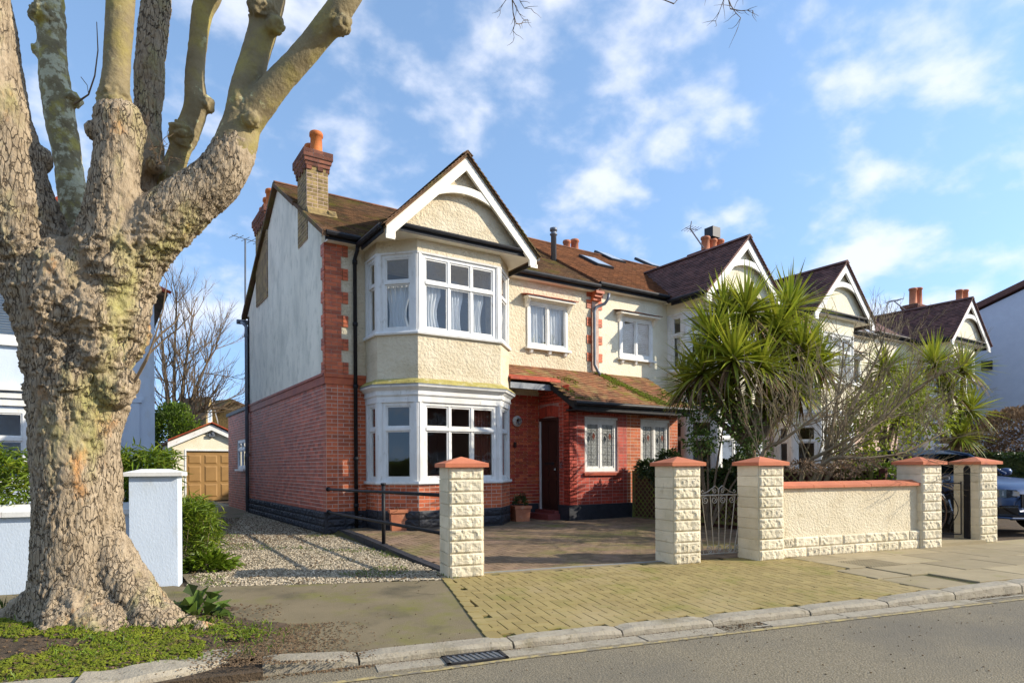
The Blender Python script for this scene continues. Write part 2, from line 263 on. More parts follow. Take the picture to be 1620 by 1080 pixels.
class MB:
    def __init__(s): s.v = []; s.f = []; s.r = []
    def add(s, vs, fs, r=None):
        n = len(s.v); s.v += [tuple(x) for x in vs]; r = random.random() if r is None else r
        for f in fs: s.f.append(tuple(i + n for i in f)); s.r.append(r)
        return s
    def obox(s, O, a, b, c, r=None):
        O = Vector(O); a = Vector(a); b = Vector(b); c = Vector(c)
        if a.cross(b).dot(c) < 0: a, b = b, a
        p = [O, O + a, O + a + b, O + b]; p += [q + c for q in p]
        return s.add(p, [(0, 3, 2, 1), (4, 5, 6, 7), (0, 1, 5, 4), (1, 2, 6, 5), (2, 3, 7, 6), (3, 0, 4, 7)], r)
    def box(s, x0, x1, y0, y1, z0, z1, r=None): return s.obox((x0, y0, z0), (x1 - x0, 0, 0), (0, y1 - y0, 0), (0, 0, z1 - z0), r)
    def prism(s, pts, d, r=None):
        """closed polygon of 3-D points, extruded by vector d"""
        n = len(pts); p = [Vector(q) for q in pts]; q = [x + Vector(d) for x in p]
        return s.add(p + q, [tuple(range(n))[::-1], tuple(range(n, 2 * n))] + [(i, (i + 1) % n, n + (i + 1) % n, n + i) for i in range(n)], r)
    def tube(s, pts, rad, n=8, cap=True, r=None):
        pts = [Vector(p) for p in pts]; rad = rad if isinstance(rad, (list, tuple)) else [rad] * len(pts)
        vs = []; up = None
        for i, p in enumerate(pts):
            t = (pts[min(i + 1, len(pts) - 1)] - pts[max(i - 1, 0)]).normalized()
            if up is None: up = t.orthogonal().normalized()
            up = (up - t * up.dot(t)); up = up.normalized() if up.length > 1e-6 else t.orthogonal().normalized()
            w = t.cross(up)
            for k in range(n):
                a = 2 * math.pi * k / n; vs.append(p + (up * math.cos(a) + w * math.sin(a)) * rad[i])
        fs = [(i * n + k, i * n + (k + 1) % n, (i + 1) * n + (k + 1) % n, (i + 1) * n + k) for i in range(len(pts) - 1) for k in range(n)]
        if cap: fs += [tuple(range(n))[::-1], tuple(range((len(pts) - 1) * n, len(pts) * n))]
        return s.add(vs, fs, r)
    def lathe(s, O, prof, n=20, r=None):
        O = Vector(O); vs = [O + Vector((math.cos(2 * math.pi * k / n) * q, math.sin(2 * math.pi * k / n) * q, z)) for q, z in prof for k in range(n)]
        fs = [(i * n + k, i * n + (k + 1) % n, (i + 1) * n + (k + 1) % n, (i + 1) * n + k) for i in range(len(prof) - 1) for k in range(n)]
        fs += [tuple(range(n))[::-1], tuple(range((len(prof) - 1) * n, len(prof) * n))]
        return s.add(vs, fs, r)
    def build(s, name, m, parent=None, smooth=False):
        return np_obj(name, np.array(s.v), s.f, m, parent, s.r, smooth)
def struct(o): o['kind'] = 'structure'; return o
def stuff(o): o['kind'] = 'stuff'; return o

# unit pieces: centred box (-.5...5); variants carry different tone
_unit = {}
CV = np.array([[-.5, -.5, -.5], [.5, -.5, -.5], [.5, .5, -.5], [-.5, .5, -.5], [-.5, -.5, .5], [.5, -.5, .5], [.5, .5, .5], [-.5, .5, .5]])
CF = np.array([[0, 3, 2, 1], [4, 5, 6, 7], [0, 1, 5, 4], [1, 2, 6, 5], [2, 3, 7, 6], [3, 0, 4, 7]])
def bev_unit(cz=.5):
    """box with its outer (+Z) edges eased"""
    V = CV.copy(); top = V[4:].copy(); top[:, :2] *= .972; mid = V[4:].copy(); mid[:, 2] = .5 - cz
    V = np.vstack([V[:4], mid, top]); F = [[0, 3, 2, 1], [8, 9, 10, 11]]
    for a in (0, 4): F += [[a, a + 1, a + 5, a + 4], [a + 1, a + 2, a + 6, a + 5], [a + 2, a + 3, a + 7, a + 6], [a + 3, a, a + 4, a + 7]]
    return V, np.array(F)
BV, BF = bev_unit(.12)
def unit_mesh(name, m, k, bev):
    key = (name, m, k, bev)
    if key not in _unit:
        o = np_obj(name, BV if bev else CV, BF if bev else CF, m, None, np.full(len(BF) if bev else 6, k / 7.)); me = o.data; bpy.data.objects.remove(o); _unit[key] = me
    return _unit[key]
class Pieces:
    """many alike boxes: the ones that show largest become objects, the rest one joined part"""
    def __init__(s, name, m, rest, bev=False): s.name, s.m, s.rest, s.bev = name, m, rest, bev; s.M = []
    def add(s, c, a, b, n):
        """centre, full-length axis vectors a, b and thickness vector n (outward)"""
        s.M.append((tuple(c), tuple(a), tuple(b), tuple(n)))
    def finish(s, parent, limit=300, minpx=3.):
        if not s.M: return
        A = np.array(s.M); C, a, b, n = A[:, 0], A[:, 1], A[:, 2], A[:, 3]
        p0 = proj(C); pa = proj(C + a / 2) - proj(C - a / 2); pb = proj(C + b / 2) - proj(C - b / 2)
        area = np.abs(pa[:, 0] * pb[:, 1] - pa[:, 1] * pb[:, 0]); inn = (p0[:, 0] > 0) & (p0[:, 0] < 1620) & (p0[:, 1] > 0) & (p0[:, 1] < 1080) & (p0[:, 2] > .3)
        face = ((np.array([0, 0, EYE]) - C) * n).sum(1) > 0
        area = np.where(inn & face, area, 0); order = np.argsort(-area); k = rng.integers(0, 8, len(C))
        sel = [i for i in order[:limit] if area[i] > minpx]; keep = np.ones(len(C), bool); keep[sel] = False
        for i in sel:
            o = bpy.data.objects.new(s.name, unit_mesh(s.name, s.m, int(k[i]), s.bev)); COL.objects.link(o)
            M = Matrix(((a[i, 0], b[i, 0], n[i, 0], C[i, 0]), (a[i, 1], b[i, 1], n[i, 1], C[i, 1]), (a[i, 2], b[i, 2], n[i, 2], C[i, 2]), (0, 0, 0, 1)))
            attach(o, parent); o.matrix_basis = M
        if keep.any():
            U, F = (BV, BF) if s.bev else (CV, CF); nv = len(U)
            C, a, b, n, k = C[keep], a[keep], b[keep], n[keep], k[keep]
            V = C[:, None] + U[None, :, 0:1] * a[:, None] + U[None, :, 1:2] * b[:, None] + U[None, :, 2:3] * n[:, None]
            FF = (F[None] + (np.arange(len(C)) * nv)[:, None, None]).reshape(-1, 4)
            stuff(np_obj(s.rest, V.reshape(-1, 3), FF, s.m, parent, np.repeat(k / 7., len(F))))

def spans(a0, a1, cuts):
    out = [(a0, a1)]
    for c0, c1 in cuts:
        nn = []
        for x, y in out:
            if c1 <= x or c0 >= y: nn.append((x, y)); continue
            if c0 > x: nn.append((x, c0))
            if c1 < y: nn.append((c1, y))
        out = nn
    return out
def wall(mb, O, ex, n, L, z0, z1, ops=(), th=.2):
    """solid wall behind the plane through O; openings (s0,s1,z0,z1)"""
    O = Vector(O); ex = Vector(ex); n = Vector(n)
    zs = sorted({z0, z1, *[z for o in ops for z in o[2:] if z0 < z < z1]})
    for a, b in zip(zs[:-1], zs[1:]):
        m = (a + b) / 2
        for s0, s1 in spans(0, L, [(o[0], o[1]) for o in ops if o[2] < m < o[3]]):
            mb.obox(O + ex * s0 + ZUP * a, ex * (s1 - s0), -n * th, ZUP * (b - a))
def bricks(P, O, ex, n, L, z0, z1, ops=(), g=.075, bl=.225, gap=.0125, proud=.0022, bond='s', off=0.):
    O = Vector(O); ex = Vector(ex); n = Vector(n); nr = int(round((z1 - z0) / g)); g = (z1 - z0) / nr
    for r in range(nr):
        za = z0 + r * g; zm = za + g / 2
        cuts = [(o[0], o[1]) for o in ops if o[2] < zm < o[3]]
        x = -off - (bl / 2 if r % 2 else 0) - 1e-4; k = 0
        while x < L:
            w = bl if (bond == 's' or k % 2 == 0) else bl / 2; k += 1
            for s0, s1 in spans(max(x, 0), min(x + w, L), cuts):
                if s1 - s0 < .03: continue
                pr = proud + random.uniform(-.001, .001); d = pr + .012
                P.add(O + ex * ((s0 + s1) / 2) + ZUP * zm + n * (pr - d / 2), ex * (s1 - s0 - gap), ZUP * (g - gap), n * d)
            x += w
def tiles(P, O, ex, es, W_, L_, keep=None, tw=.168, g=.1, th=.017):
    O = Vector(O); ex = Vector(ex).normalized(); es = Vector(es).normalized(); n = ex.cross(es)
    if n.z < 0: n = -n
    e2 = (es - n * .17).normalized(); n2 = (n + es * .17).normalized()
    for r in range(int(math.ceil(L_ / g))):
        b = r * g
        for c in range(-1, int(W_ / tw) + 1):
            a = (c + (.5 if r % 2 else 0)) * tw; a1 = min(a + tw, W_); a = max(a, 0.)
            if a1 - a < tw * .3: continue
            p = O + ex * ((a + a1) / 2) + es * (b + g / 2)
            if keep and not keep(p): continue
            j = random.uniform(-.004, .004)
            P.add(p + n * (.016 + j * .5), ex * (a1 - a - .004), (e2 + ex * j).normalized() * (g + .028), n2 * th)

# vectorised noise
_perm = rng.integers(0, 2**31, (64, 64, 64)).astype(np.float64) / 2**31
def vnoise(P):
    i = np.floor(P).astype(int); f = P - i; f = f * f * (3 - 2 * f); i &= 63; j = (i + 1) & 63; r = 0
    for dx in (0, 1):
        wx = f[:, 0] if dx else 1 - f[:, 0]; X = j[:, 0] if dx else i[:, 0]
        for dy in (0, 1):
            wy = f[:, 1] if dy else 1 - f[:, 1]; Y = j[:, 1] if dy else i[:, 1]
            for dz in (0, 1):
                wz = f[:, 2] if dz else 1 - f[:, 2]; Zz = j[:, 2] if dz else i[:, 2]
                r = r + wx * wy * wz * _perm[X, Y, Zz]
    return r
def fbm(P, o=4, s=1.):
    P = np.asarray(P, float) * s; r = 0; a = .5
    for _ in range(o): r = r + a * vnoise(P); P = P * 2.03 + 17.1; a *= .5
    return r
# rock-faced block mesh: unit x,y in -.5...5, face towards +z
_rock = {}
def rock_mesh(m, k, nx=9, ny=5, asp=.4):
    key = (m, k, nx, ny)
    if key not in _rock:
        xs, ys = np.meshgrid(np.linspace(-.5, .5, nx), np.linspace(-.5, .5, ny)); q = np.stack([xs.ravel(), ys.ravel()], 1)
        h = fbm(np.stack([q[:, 0] * 12, q[:, 1] * 3.4, np.full(len(q), k * 9.7)], 1), 2); h = np.clip((h - .30) * 1.9, -.3, .9)
        edge = (np.abs(q[:, 0]) > .455) | (np.abs(q[:, 1]) > .40)
        z = np.where(edge, .0, .45 + .9 * h); V = np.column_stack([q, z]); n0 = len(V)
        idx = np.arange(nx * ny).reshape(ny, nx)
        F = [(idx[j, i], idx[j, i + 1], idx[j + 1, i + 1], idx[j + 1, i]) for j in range(ny - 1) for i in range(nx - 1)]
        V = np.vstack([V, [[-.5, -.5, -1], [.5, -.5, -1], [.5, .5, -1], [-.5, .5, -1]]])
        F += [tuple([*idx[0, ::-1], n0, n0 + 1]), tuple([*idx[-1], n0 + 2, n0 + 3]), tuple([*idx[:, 0], n0 + 3, n0]), tuple([*idx[::-1, -1], n0 + 1, n0 + 2])]
        F = [tuple(int(i) for i in f) for f in F]
        o = np_obj('block', V, F, m, None, np.full(len(F), k / 5.)); me = o.data; bpy.data.objects.remove(o); _rock[key] = me
    return _rock[key]
def rock(name, m, parent, c, a, b, n, k=None, nx=9, ny=5):
    """rock-faced block centred at c on the wall plane: width a, height b, relief depth n"""
    o = bpy.data.objects.new(name, rock_mesh(m, random.randrange(6) if k is None else k, nx, ny)); COL.objects.link(o); attach(o, parent)
    a, b, n, c = Vector(a), Vector(b), Vector(n), Vector(c)
    o.matrix_basis = Matrix(((a.x, b.x, n.x, c.x), (a.y, b.y, n.y, c.y), (a.z, b.z, n.z, c.z), (0, 0, 0, 1))); return o
def leaf_obj(name, C, D, N_, ln, wd, m, parent=None, fold=.25, rnd=None):
    """leaves: base points C, directions D, face normals N_, lengths, widths: two quads folded on the midrib"""
    n = len(C); D = D / np.linalg.norm(D, axis=1, keepdims=True); Sd = np.cross(D, N_); Sd /= np.linalg.norm(Sd, axis=1, keepdims=True) + 1e-9; Nn = np.cross(Sd, D)
    ln = np.broadcast_to(ln, n)[:, None]; wd = np.broadcast_to(wd, n)[:, None]
    mid = C + D * ln * .45
    V = np.stack([C, mid + Sd * wd / 2 + Nn * wd * fold, C + D * ln - Nn * ln * .08, mid - Sd * wd / 2 + Nn * wd * fold], 1).reshape(-1, 3)
    b = np.arange(n)[:, None] * 4; F = np.concatenate([b + [0, 1, 2], b + [0, 2, 3]], 1).reshape(-1, 3)
    r = rng.random(n) if rnd is None else rnd
    return np_obj(name, V, F, m, parent, np.repeat(r, 2))
def rdir(n):
    d = rng.normal(size=(n, 3)); return d / np.linalg.norm(d, axis=1, keepdims=True)

# ------------------------------------------------------------------ street frame: a along the kerb, b towards the road
ST = R(-13); T_ = V3(math.cos(ST), math.sin(ST), 0); M_ = V3(math.sin(ST), -math.cos(ST), 0); SO = V3(3.32, 6.375, 0)
def q(a, b, z=0.): return SO + T_ * a + M_ * b + ZUP * z
def qi(p): d = Vector((p[0], p[1], 0)) - SO; return d.dot(T_), d.dot(M_)
def onv(px, py, v):
    d = at(px, py, 1.) - V3(0, 0, EYE); return V3(0, 0, EYE) + d * (v / d.y)
def onu(px, py, u):
    d = at(px, py, 1.) - V3(0, 0, EYE); return V3(0, 0, EYE) + d * (u / d.x)
def sst(x, a, b): t = min(max((x - a) / (b - a), 0), 1); return t * t * (3 - 2 * t)
def zp(a, b): return -.045 * sst(b, .3, 2.4) * sst(a, -2.1, -1.3) * (1 - sst(a, 3.6, 5.4))
def grid(name, a0, a1, b0, b1, na, nb, fz, m, fn=q):
    V = []; 
    for j in range(nb + 1):
        for i in range(na + 1):
            a = a0 + (a1 - a0) * i / na; b = b0 + (b1 - b0) * j / nb; p = fn(a, b); V.append((p.x, p.y, fz(a, b)))
    F = [(j * (na + 1) + i, j * (na + 1) + i + 1, (j + 1) * (na + 1) + i + 1, (j + 1) * (na + 1) + i) for j in range(nb) for i in range(na)]
    return np_obj(name, V, F, m)
XY = lambda a, b: V3(a, b, 0)
# base ground to the horizon, road, pavement sheets
struct(grid('ground', -900, 900, -900, 900, 4, 4, lambda a, b: -.16, 'soil', XY))
struct(grid('road', -60, 80, 2.5, 12.5, 20, 4, lambda a, b: -.09 + .004 * (b - 2.5), 'asphalt_road'))
struct(grid('far_pavement', -60, 80, 12.5, 40, 4, 2, lambda a, b: 0, 'asphalt_path'))
gb = MB()   # garden soil sheet under everything behind the wall line
gb.add([q(-60, -.05, -.03), q(80, -.05, -.03), q(80, -40, -.03), q(-60, -40, -.03)], [(0, 3, 2, 1)])
struct(gb.build('garden_ground', 'soil'))
pave = struct(grid('pavement', 4.0, 60, -.1, 2.38, 60, 8, lambda a, b: zp(a, b) - .012, 'joint_sand'))
cross = struct(grid('vehicle_crossing', -.25, 5.2, -.55, 2.38, 40, 20, lambda a, b: zp(a, b) - .009, 'joint_sand'))
def path_fn(a, b): 
    return q(a, b)
V = []; F = []; na, nb = 90, 26
for j in range(nb + 1):
    for i in range(na + 1):
        a = -26 + i / na * (26 - .085)
        b0 = -.8 if a < -2.7 else -.52 + .56 * (a + 2.7) / 2.56
        ta = j / nb; b = b0 + (2.38 - b0) * ta; aa = a - (.02 + .10 * b) * sst(a, -3, -.14)
        p = q(aa, b); h = .012 * (fbm([[p.x * 1.5, p.y * 1.5, 0]], 3)[0] - .5); V.append((p.x, p.y, zp(aa, b) + h * sst(-a, .2, .8)))
F = [(j * (na + 1) + i, j * (na + 1) + i + 1, (j + 1) * (na + 1) + i + 1, (j + 1) * (na + 1) + i) for j in range(nb) for i in range(na)]
struct(np_obj('asphalt_pavement', V, F, 'asphalt_path', smooth=True))

def herring(P, x0, x1, y0, y1, inside, to3d, w=.1, gap=.0075, th=.03):
    for i in range(int(x0 / w) - 1, int(x1 / w) + 2):
        for j in range(int(y0 / w) - 1, int(y1 / w) + 2):
            c = (i - j) % 4
            if c == 0: cx, cy, lx, ly = (i + 1) * w, (j + .5) * w, 2 * w, w
            elif c == 2: cx, cy, lx, ly = (i + .5) * w, j * w, w, 2 * w
            else: continue
            if not inside(cx, cy): continue
            c0 = to3d(cx, cy); ax = to3d(cx + .05, cy) - to3d(cx - .05, cy); ay = to3d(cx, cy + .05) - to3d(cx, cy - .05)
            ax.normalize(); ay.normalize(); n = ax.cross(ay); n = n if n.z > 0 else -n
            n = (n + V3(random.gauss(0, .003), random.gauss(0, .003), 0)).normalized()
            P.add(c0 + n * (random.uniform(-.001, .001) - th / 2 + .002), ax * (lx - gap), ay * (ly - gap), n * th)
def slab_start(r): b0 = -.04 + r * .595; return 4.72 - .29 * (b0 + .3) + (.0, .2, .12, .3)[r]
P = Pieces('paving_brick', 'paver', 'paving_bricks', True)
def in_x(a, b):
    if b > 2.37 or b < -.06: return False
    lo = -.02 - .10 * b; hi = slab_start(int(min(3, max(0, (b + .04) // .595)))) + .06
    return lo < a < hi
herring(P, -.5, 5, -.6, 2.5, in_x, lambda a, b: q(a, b, zp(a, b) + .004))
P.finish(cross)
P = Pieces('edging_brick', 'paver', 'edging_bricks', True)   # straight course along the asphalt
for i in range(12):
    b = .05 + i * .205; P.add(q(-.02 - .10 * b - .03, b, zp(0, b) - .004), T_ * .098, (M_ * .2 - T_ * .02), ZUP * .03)
P.finish(cross)
# concrete slabs beyond the crossing
P = Pieces('paving_slab', 'slab', 'paving_slabs', True)
for r in range(4):
    b0 = -.04 + r * .595; a = slab_start(r); first = True
    while a < 40:
        w = .9 if not first else random.uniform(.5, .8); first = False
        cut = 0
        if not (7.2 > a + w / 2 > 4.9 and False): P.add(q(a + w / 2, b0 + .295, zp(a, b0 + .3) - .004 + random.uniform(-.001, .001)), T_ * (w - .014), M_ * .580 + ZUP * (zp(a + w / 2, b0 + .59) - zp(a + w / 2, b0)), ZUP * .03)
        a += w
P.finish(pave)
# kerb
kerb = struct(MB().obox(q(-60, 2.40, -.3), T_ * 140, M_ * .12, ZUP * .13).build('kerb', 'joint_sand'))
def kstone(a0, a1, zt0, zt1, b0=2.38, b1=2.55, name='kerb_stone'):
    n = 7; vs = []
    for i in range(n + 1):
        a = a0 + (a1 - a0) * i / n; zt = zt0 + (zt1 - zt0) * i / n; j = [random.uniform(-.006, .006) for _ in range(4)]
        e = .012 if i in (0, n) else 0
        vs += [q(a, b0, -.28), q(a, b0, zt + .004 - e), q(a, b1 - .03 + j[0], zt + j[1] * .6 - e), q(a, b1 - .006 + j[2], zt - .022 + j[3] * .6 - e), q(a, b1 + .012, -.28)]
    fs = [(i * 5 + k, i * 5 + k + 1, i * 5 + 6 + k, i * 5 + 5 + k) for i in range(n) for k in range(4)] + [(0, 4, 3, 2, 1), (n * 5, n * 5 + 1, n * 5 + 2, n * 5 + 3, n * 5 + 4)]
    o = np_obj(name, vs, fs, 'kerb_stone', kerb, np.full(len(fs), random.random())); return o
def ktop(a): return -.036 if -1.9 < a < 3.9 else (-.036 + .046 * sst(a, 3.9, 5.0) if a >= 3.9 else .0)
a = -1.92
for w in (.62, 1.12, .92, .86, 1.05, .95, .9, 1.0, .92, .9, .95, .9, .9, .92, .9, .9, .9, .9, .9, .9, .9, .9, .9, .9):
    kstone(a + .007, a + w - .007, ktop(a), ktop(a + w)); a += w
a = -2.95
for w in (1.35, .9, .95, .9, .9, .9, .9, .9): kstone(a - w + .008, a - .008, .0, .0, 2.42, 2.66); a -= w
# quadrant stone by the tree: swings back from the kerb line
vs = []; n = 10
for i in range(n + 1):
    t = i / n; ang = t * R(78); ca, cbb = -2.93 + math.sin(ang) * .95, 2.66 - (1 - math.cos(ang)) * .62
    ia, ib = -2.93 + math.sin(ang) * .62, 2.42 - (1 - math.cos(ang)) * .45; j = random.uniform(-.008, .008)
    vs += [q(ia, ib, -.25), q(ia, ib, .015 + j), q(ca - .03 * math.sin(ang), cbb - .03 * math.cos(ang), .005 + j), q(ca, cbb, -.02 + j), q(ca + .01, cbb + .01, -.25)]
fs = [(i * 5 + k, i * 5 + k + 1, i * 5 + 6 + k, i * 5 + 5 + k) for i in range(n) for k in range(4)] + [(0, 4, 3, 2, 1), (n * 5, n * 5 + 1, n * 5 + 2, n * 5 + 3, n * 5 + 4)]
np_obj('kerb_stone', vs, fs, 'kerb_stone', kerb, np.full(len(fs), .6))
# channel stones along the dropped kerb
a = -1.2
for w in (.9, 1.15, .75): np_obj('channel_stone', *(lambda m_: (np.array(m_.v), m_.f))(MB().obox(q(a, 2.585, -.18), T_ * (w - .02), M_ * .16, ZUP * .096)), 'kerb_stone', kerb, [.3] * 6); a += w
a = 2.05
for w in (.85, .9, .8): np_obj('channel_stone', *(lambda m_: (np.array(m_.v), m_.f))(MB().obox(q(a, 2.585, -.18), T_ * (w - .02), M_ * .15, ZUP * .097)), 'kerb_stone', kerb, [.5] * 6); a += w
def strip(name, m, pts, w, z):
    V = []; F = []
    for i, (a, b) in enumerate(pts): V += [q(a, b - w / 2, z + .004 * (b - 2.5)), q(a, b + w / 2, z + .004 * (b - 2.5))]
    F = [(2 * i, 2 * i + 1, 2 * i + 3, 2 * i + 2) for i in range(len(pts) - 1)]; o = np_obj(name, V, F, m); return struct(o)
strip('yellow_line', 'yellow_line', [(-3.4, 2.93), (-2.2, 2.88), (-1.6, 2.86), (-.8, 2.84), (-.2, 2.80), (.4, 2.80), (1, 2.80), (2, 2.79), (4, 2.79), (9, 2.77), (40, 2.77)], .045, -.0845)
strip('pale_line', 'pale_line', [(1.9, 2.70), (3, 2.69), (5, 2.66), (9, 2.67), (40, 2.67)], .03, -.0845)
# fallen debris along the gutter: one loose mass
def scatter(name, m, pts, sz, flat=.5, parent=None):
    n = len(pts); pts = np.asarray(pts); U = np.array([[1, 0, 0], [-1, 0, 0], [0, 1, 0], [0, -1, 0], [0, 0, 1], [0, 0, -1.]]); FF = np.array([[0, 2, 4], [2, 1, 4], [1, 3, 4], [3, 0, 4], [2, 0, 5], [1, 2, 5], [3, 1, 5], [0, 3, 5]])
    A = rdir(n); B = np.cross(A, rdir(n)); B /= np.linalg.norm(B, axis=1, keepdims=True); Cc = np.cross(A, B); s = sz * rng.uniform(.5, 1.3, (n, 3))
    V = pts[:, None] + U[None, :, 0:1] * A[:, None] * s[:, None, 0:1] + U[None, :, 1:2] * B[:, None] * s[:, None, 1:2] + U[None, :, 2:3] * Cc[:, None] * s[:, None, 2:3]
    V[:, :, 2] = pts[:, None, 2] + (V[:, :, 2] - pts[:, None, 2]) * flat
    F = (FF[None] + (np.arange(n) * 6)[:, None, None]).reshape(-1, 3)
    return stuff(np_obj(name, V.reshape(-1, 3), F, m, parent, np.repeat(rng.random(n), 8)))
pt = []
for _ in range(2600):
    a = rng.uniform(-2.4, 6.5); dens = .25 + .75 * max(sst(a, -2.6, -1.5) * (1 - sst(a, -1.0, .3)), sst(a, .9, 1.3) * (1 - sst(a, 1.9, 2.3)))
    if rng.random() > dens: continue
    b = 2.565 + abs(rng.normal(0, .035 + .07 * (1.2 < a < 2.0))); p = q(a, b, -.086); pt.append(p)
for _ in range(3400):
    a = rng.normal(-1.85, .28); b = rng.uniform(1.5, 2.6); pt.append(q(a, b, max(zp(a, b), -.036) + .006 - (.0 if b < 2.38 or a < -1.93 else .0)))
for _ in range(260):
    a, b = rng.uniform(-2, 7), rng.uniform(0, 2.3); pt.append(q(a, b, zp(a, b) + .006)); a, b = rng.uniform(-2.5, 8), 2.8 + abs(rng.normal(0, 1.0)); pt.append(q(a, b, -.085 + .004 * (b - 2.5)))
for _ in range(500): a = rng.uniform(-1.9, 0.2); pt.append(q(a, 2.36 + rng.normal(0, .02), -.045))
scatter('leaf_litter', 'debris', pt, .0085, .5)
pt = []
for _ in range(5200):
    a = rng.uniform(-1.3, 16)
    e = rng.random()
    if e < .38: b = rng.normal(-.03, .04)
    elif e < .6: b = 2.37 + rng.normal(0, .012); 
    else: a = rng.uniform(-.1, 4.4); b = round(rng.uniform(.1, 2.3) / .1) * .1 + rng.normal(0, .008)
    if fbm([[a * 1.3, b * 1.3, 4]], 3)[0] < .47: continue
    pt.append(q(a, b, zp(a, b) + .002))
scatter('joint_moss', 'moss', pt, .010, .4)

# drain grate in the gutter and a lattice cover in the slabs
dg = thing('drain_grate', 'black iron drain grate in the gutter beside the dropped kerb', 'drain', tuple(q(-.52, 2.68, -.09)))
m_ = MB(); c = q(-.74, 2.575, -.087)
MB().obox(c - ZUP * .05, T_ * .44, M_ * .20, ZUP * .045).build('pit', 'iron_dark', dg)
for i in (0, 1): m_.obox(c + M_ * (.175 * i), T_ * .44, M_ * .025, ZUP * .012)
for i in (0, 1): m_.obox(c + T_ * (.415 * i), T_ * .025, M_ * .20, ZUP * .012)
m_.build('frame', 'iron_dark', dg)
for i in range(9): MB().obox(c + T_ * (.03 + i * .042) + M_ * .025, T_ * .018, M_ * .15 + T_ * .03, ZUP * .010).build('bar', 'grey_metal', dg)
mc = thing('lattice_cover', 'square iron lattice cover set flush in the pavement slabs', 'cover', tuple(q(5.25, .95, 0)))
c = q(4.95, .70, -.006); MB().obox(c, T_ * .62, M_ * .50, ZUP * .012).build('plate', 'iron_dark', mc)
for i in range(14): MB().obox(c + T_ * (.02 + i * .043) + ZUP * .012, T_ * .02, M_ * .5, ZUP * .007).build('rib', 'slab', mc)
for i in range(11): MB().obox(c + M_ * (.02 + i * .045) + ZUP * .012, T_ * .62, M_ * .02, ZUP * .0055).build('rib', 'slab', mc)

# forecourt: brick sheet rising a little to the house, dark edging on the gravel side
def fz(u, v): return .005 + .085 * sst(v, 6.6, 11.2)
FL_ = [(3.42, 6.62), (3.84, 12.0)]
def in_f(u, v):
    a, b = qi((u, v))
    if b > -.16: return False
    left = 3.46 + (v - 6.6) * .072
    if not (left + .1 < u < 10.34) or v > 12.1: return False
    if v > 10.72 and 4.75 < u < 7.0 and v > 10.8: return False
    return v < 10.83 or u < 8.5
fc = struct(grid('forecourt', 3.4, 12, 4.6, 12.2, 40, 40, lambda u, v: fz(u, v) - .012 if 3.44 + (v - 6.6) * .072 < u and qi((u, v))[1] < -.05 else -.06, 'joint_sand', XY))
P = Pieces('driveway_brick', 'drive_paver', 'driveway_bricks', True)
herring(P, 3.4, 12, 4.8, 12.2, in_f, lambda u, v: V3(u, v, fz(u, v)))
P.finish(fc)
e = MB()
for i in range(12):
    v0, v1 = 6.55 + i * .455, 7.0 + i * .455; u0, u1 = 3.44 + (v0 - 6.6) * .072, 3.44 + (v1 - 6.6) * .072
    e.prism([V3(u0, v0, -.05), V3(u0 + .12, v0, -.05), V3(u0 + .12, v0, fz(u0, v0) + .012), V3(u0, v0, fz(u0, v0) + .012)], V3(u1 - u0, v1 - v0 - .006, fz(u1, v1) - fz(u0, v0)))
e.build('edging', 'plinth_black', fc)
ch = MB(); ch.obox(q(.42, -.27, -.03), T_ * 2.55, M_ * .16, ZUP * .042); ch.build('drain_channel', 'slab', fc)
for i in range(26): pass
MB().obox(q(.42, -.20, .0125), T_ * 2.55, M_ * .035, ZUP * .003).build('channel_slot', 'lead', fc)
# gravel drive
V = []; F = []; na, nb = 16, 110
def gz_(u, v): return -.004 + .02 * sst(v, 9, 24)
for j in range(nb + 1):
    for i in range(na + 1):
        t = i / na; v0 = j / nb
        l0, r0 = q(-2.68, -.50), q(-.08, .02); l1, r1 = V3(1.0, 27, 0), V3(3.75, 27, 0)
        A = l0.lerp(l1, v0); B = r0.lerp(V3(3.6, r0.y, 0).lerp(r1, v0), min(v0 * 3, 1)) if False else V3(3.36 + .4 * sst(v0, 0, .27), r0.y + (27 - r0.y) * v0, 0)
        p = A.lerp(B, t); V.append((p.x, p.y, gz_(p.x, p.y) + .025 * (fbm([[p.x * 3, p.y * 3, 2]], 3)[0] - .45)))
F = [(j * (na + 1) + i, j * (na + 1) + i + 1, (j + 1) * (na + 1) + i + 1, (j + 1) * (na + 1) + i) for j in range(nb) for i in range(na)]
struct(np_obj('gravel_drive', V, F, 'gravel_bed', smooth=True))
pt = []
while len(pt) < 17000:
    u, v = rng.uniform(.5, 3.8), 6.3 + 13.5 * rng.random() ** 1.7; a, b = qi((u, v))
    lim = -.50 + .52 * (a + 2.68) / 2.6
    if b > lim + rng.normal(0, .015) or a < -2.75 or u > 3.42 + .055 * (v - 6.6): continue
    if fbm([[u * 1.1, v * 1.1, 8]], 3)[0] > .53 and rng.random() < .6: continue
    pt.append((u, v, gz_(u, v) + .006))
scatter('gravel', 'gravel', pt, .013, .7)
pt = []; 
for _ in range(8500):
    u, v = rng.uniform(.9, 3.7), 6.3 + 7 * rng.random() ** 1.5; a, b = qi((u, v))
    if b > -.51 + .52 * (a + 2.68) / 2.6 or u > 3.42 + .055 * (v - 6.6): continue
    if fbm([[u * 1.1, v * 1.1, 8]], 3)[0] < .5: continue
    pt.append((u, v, .004))
db = []
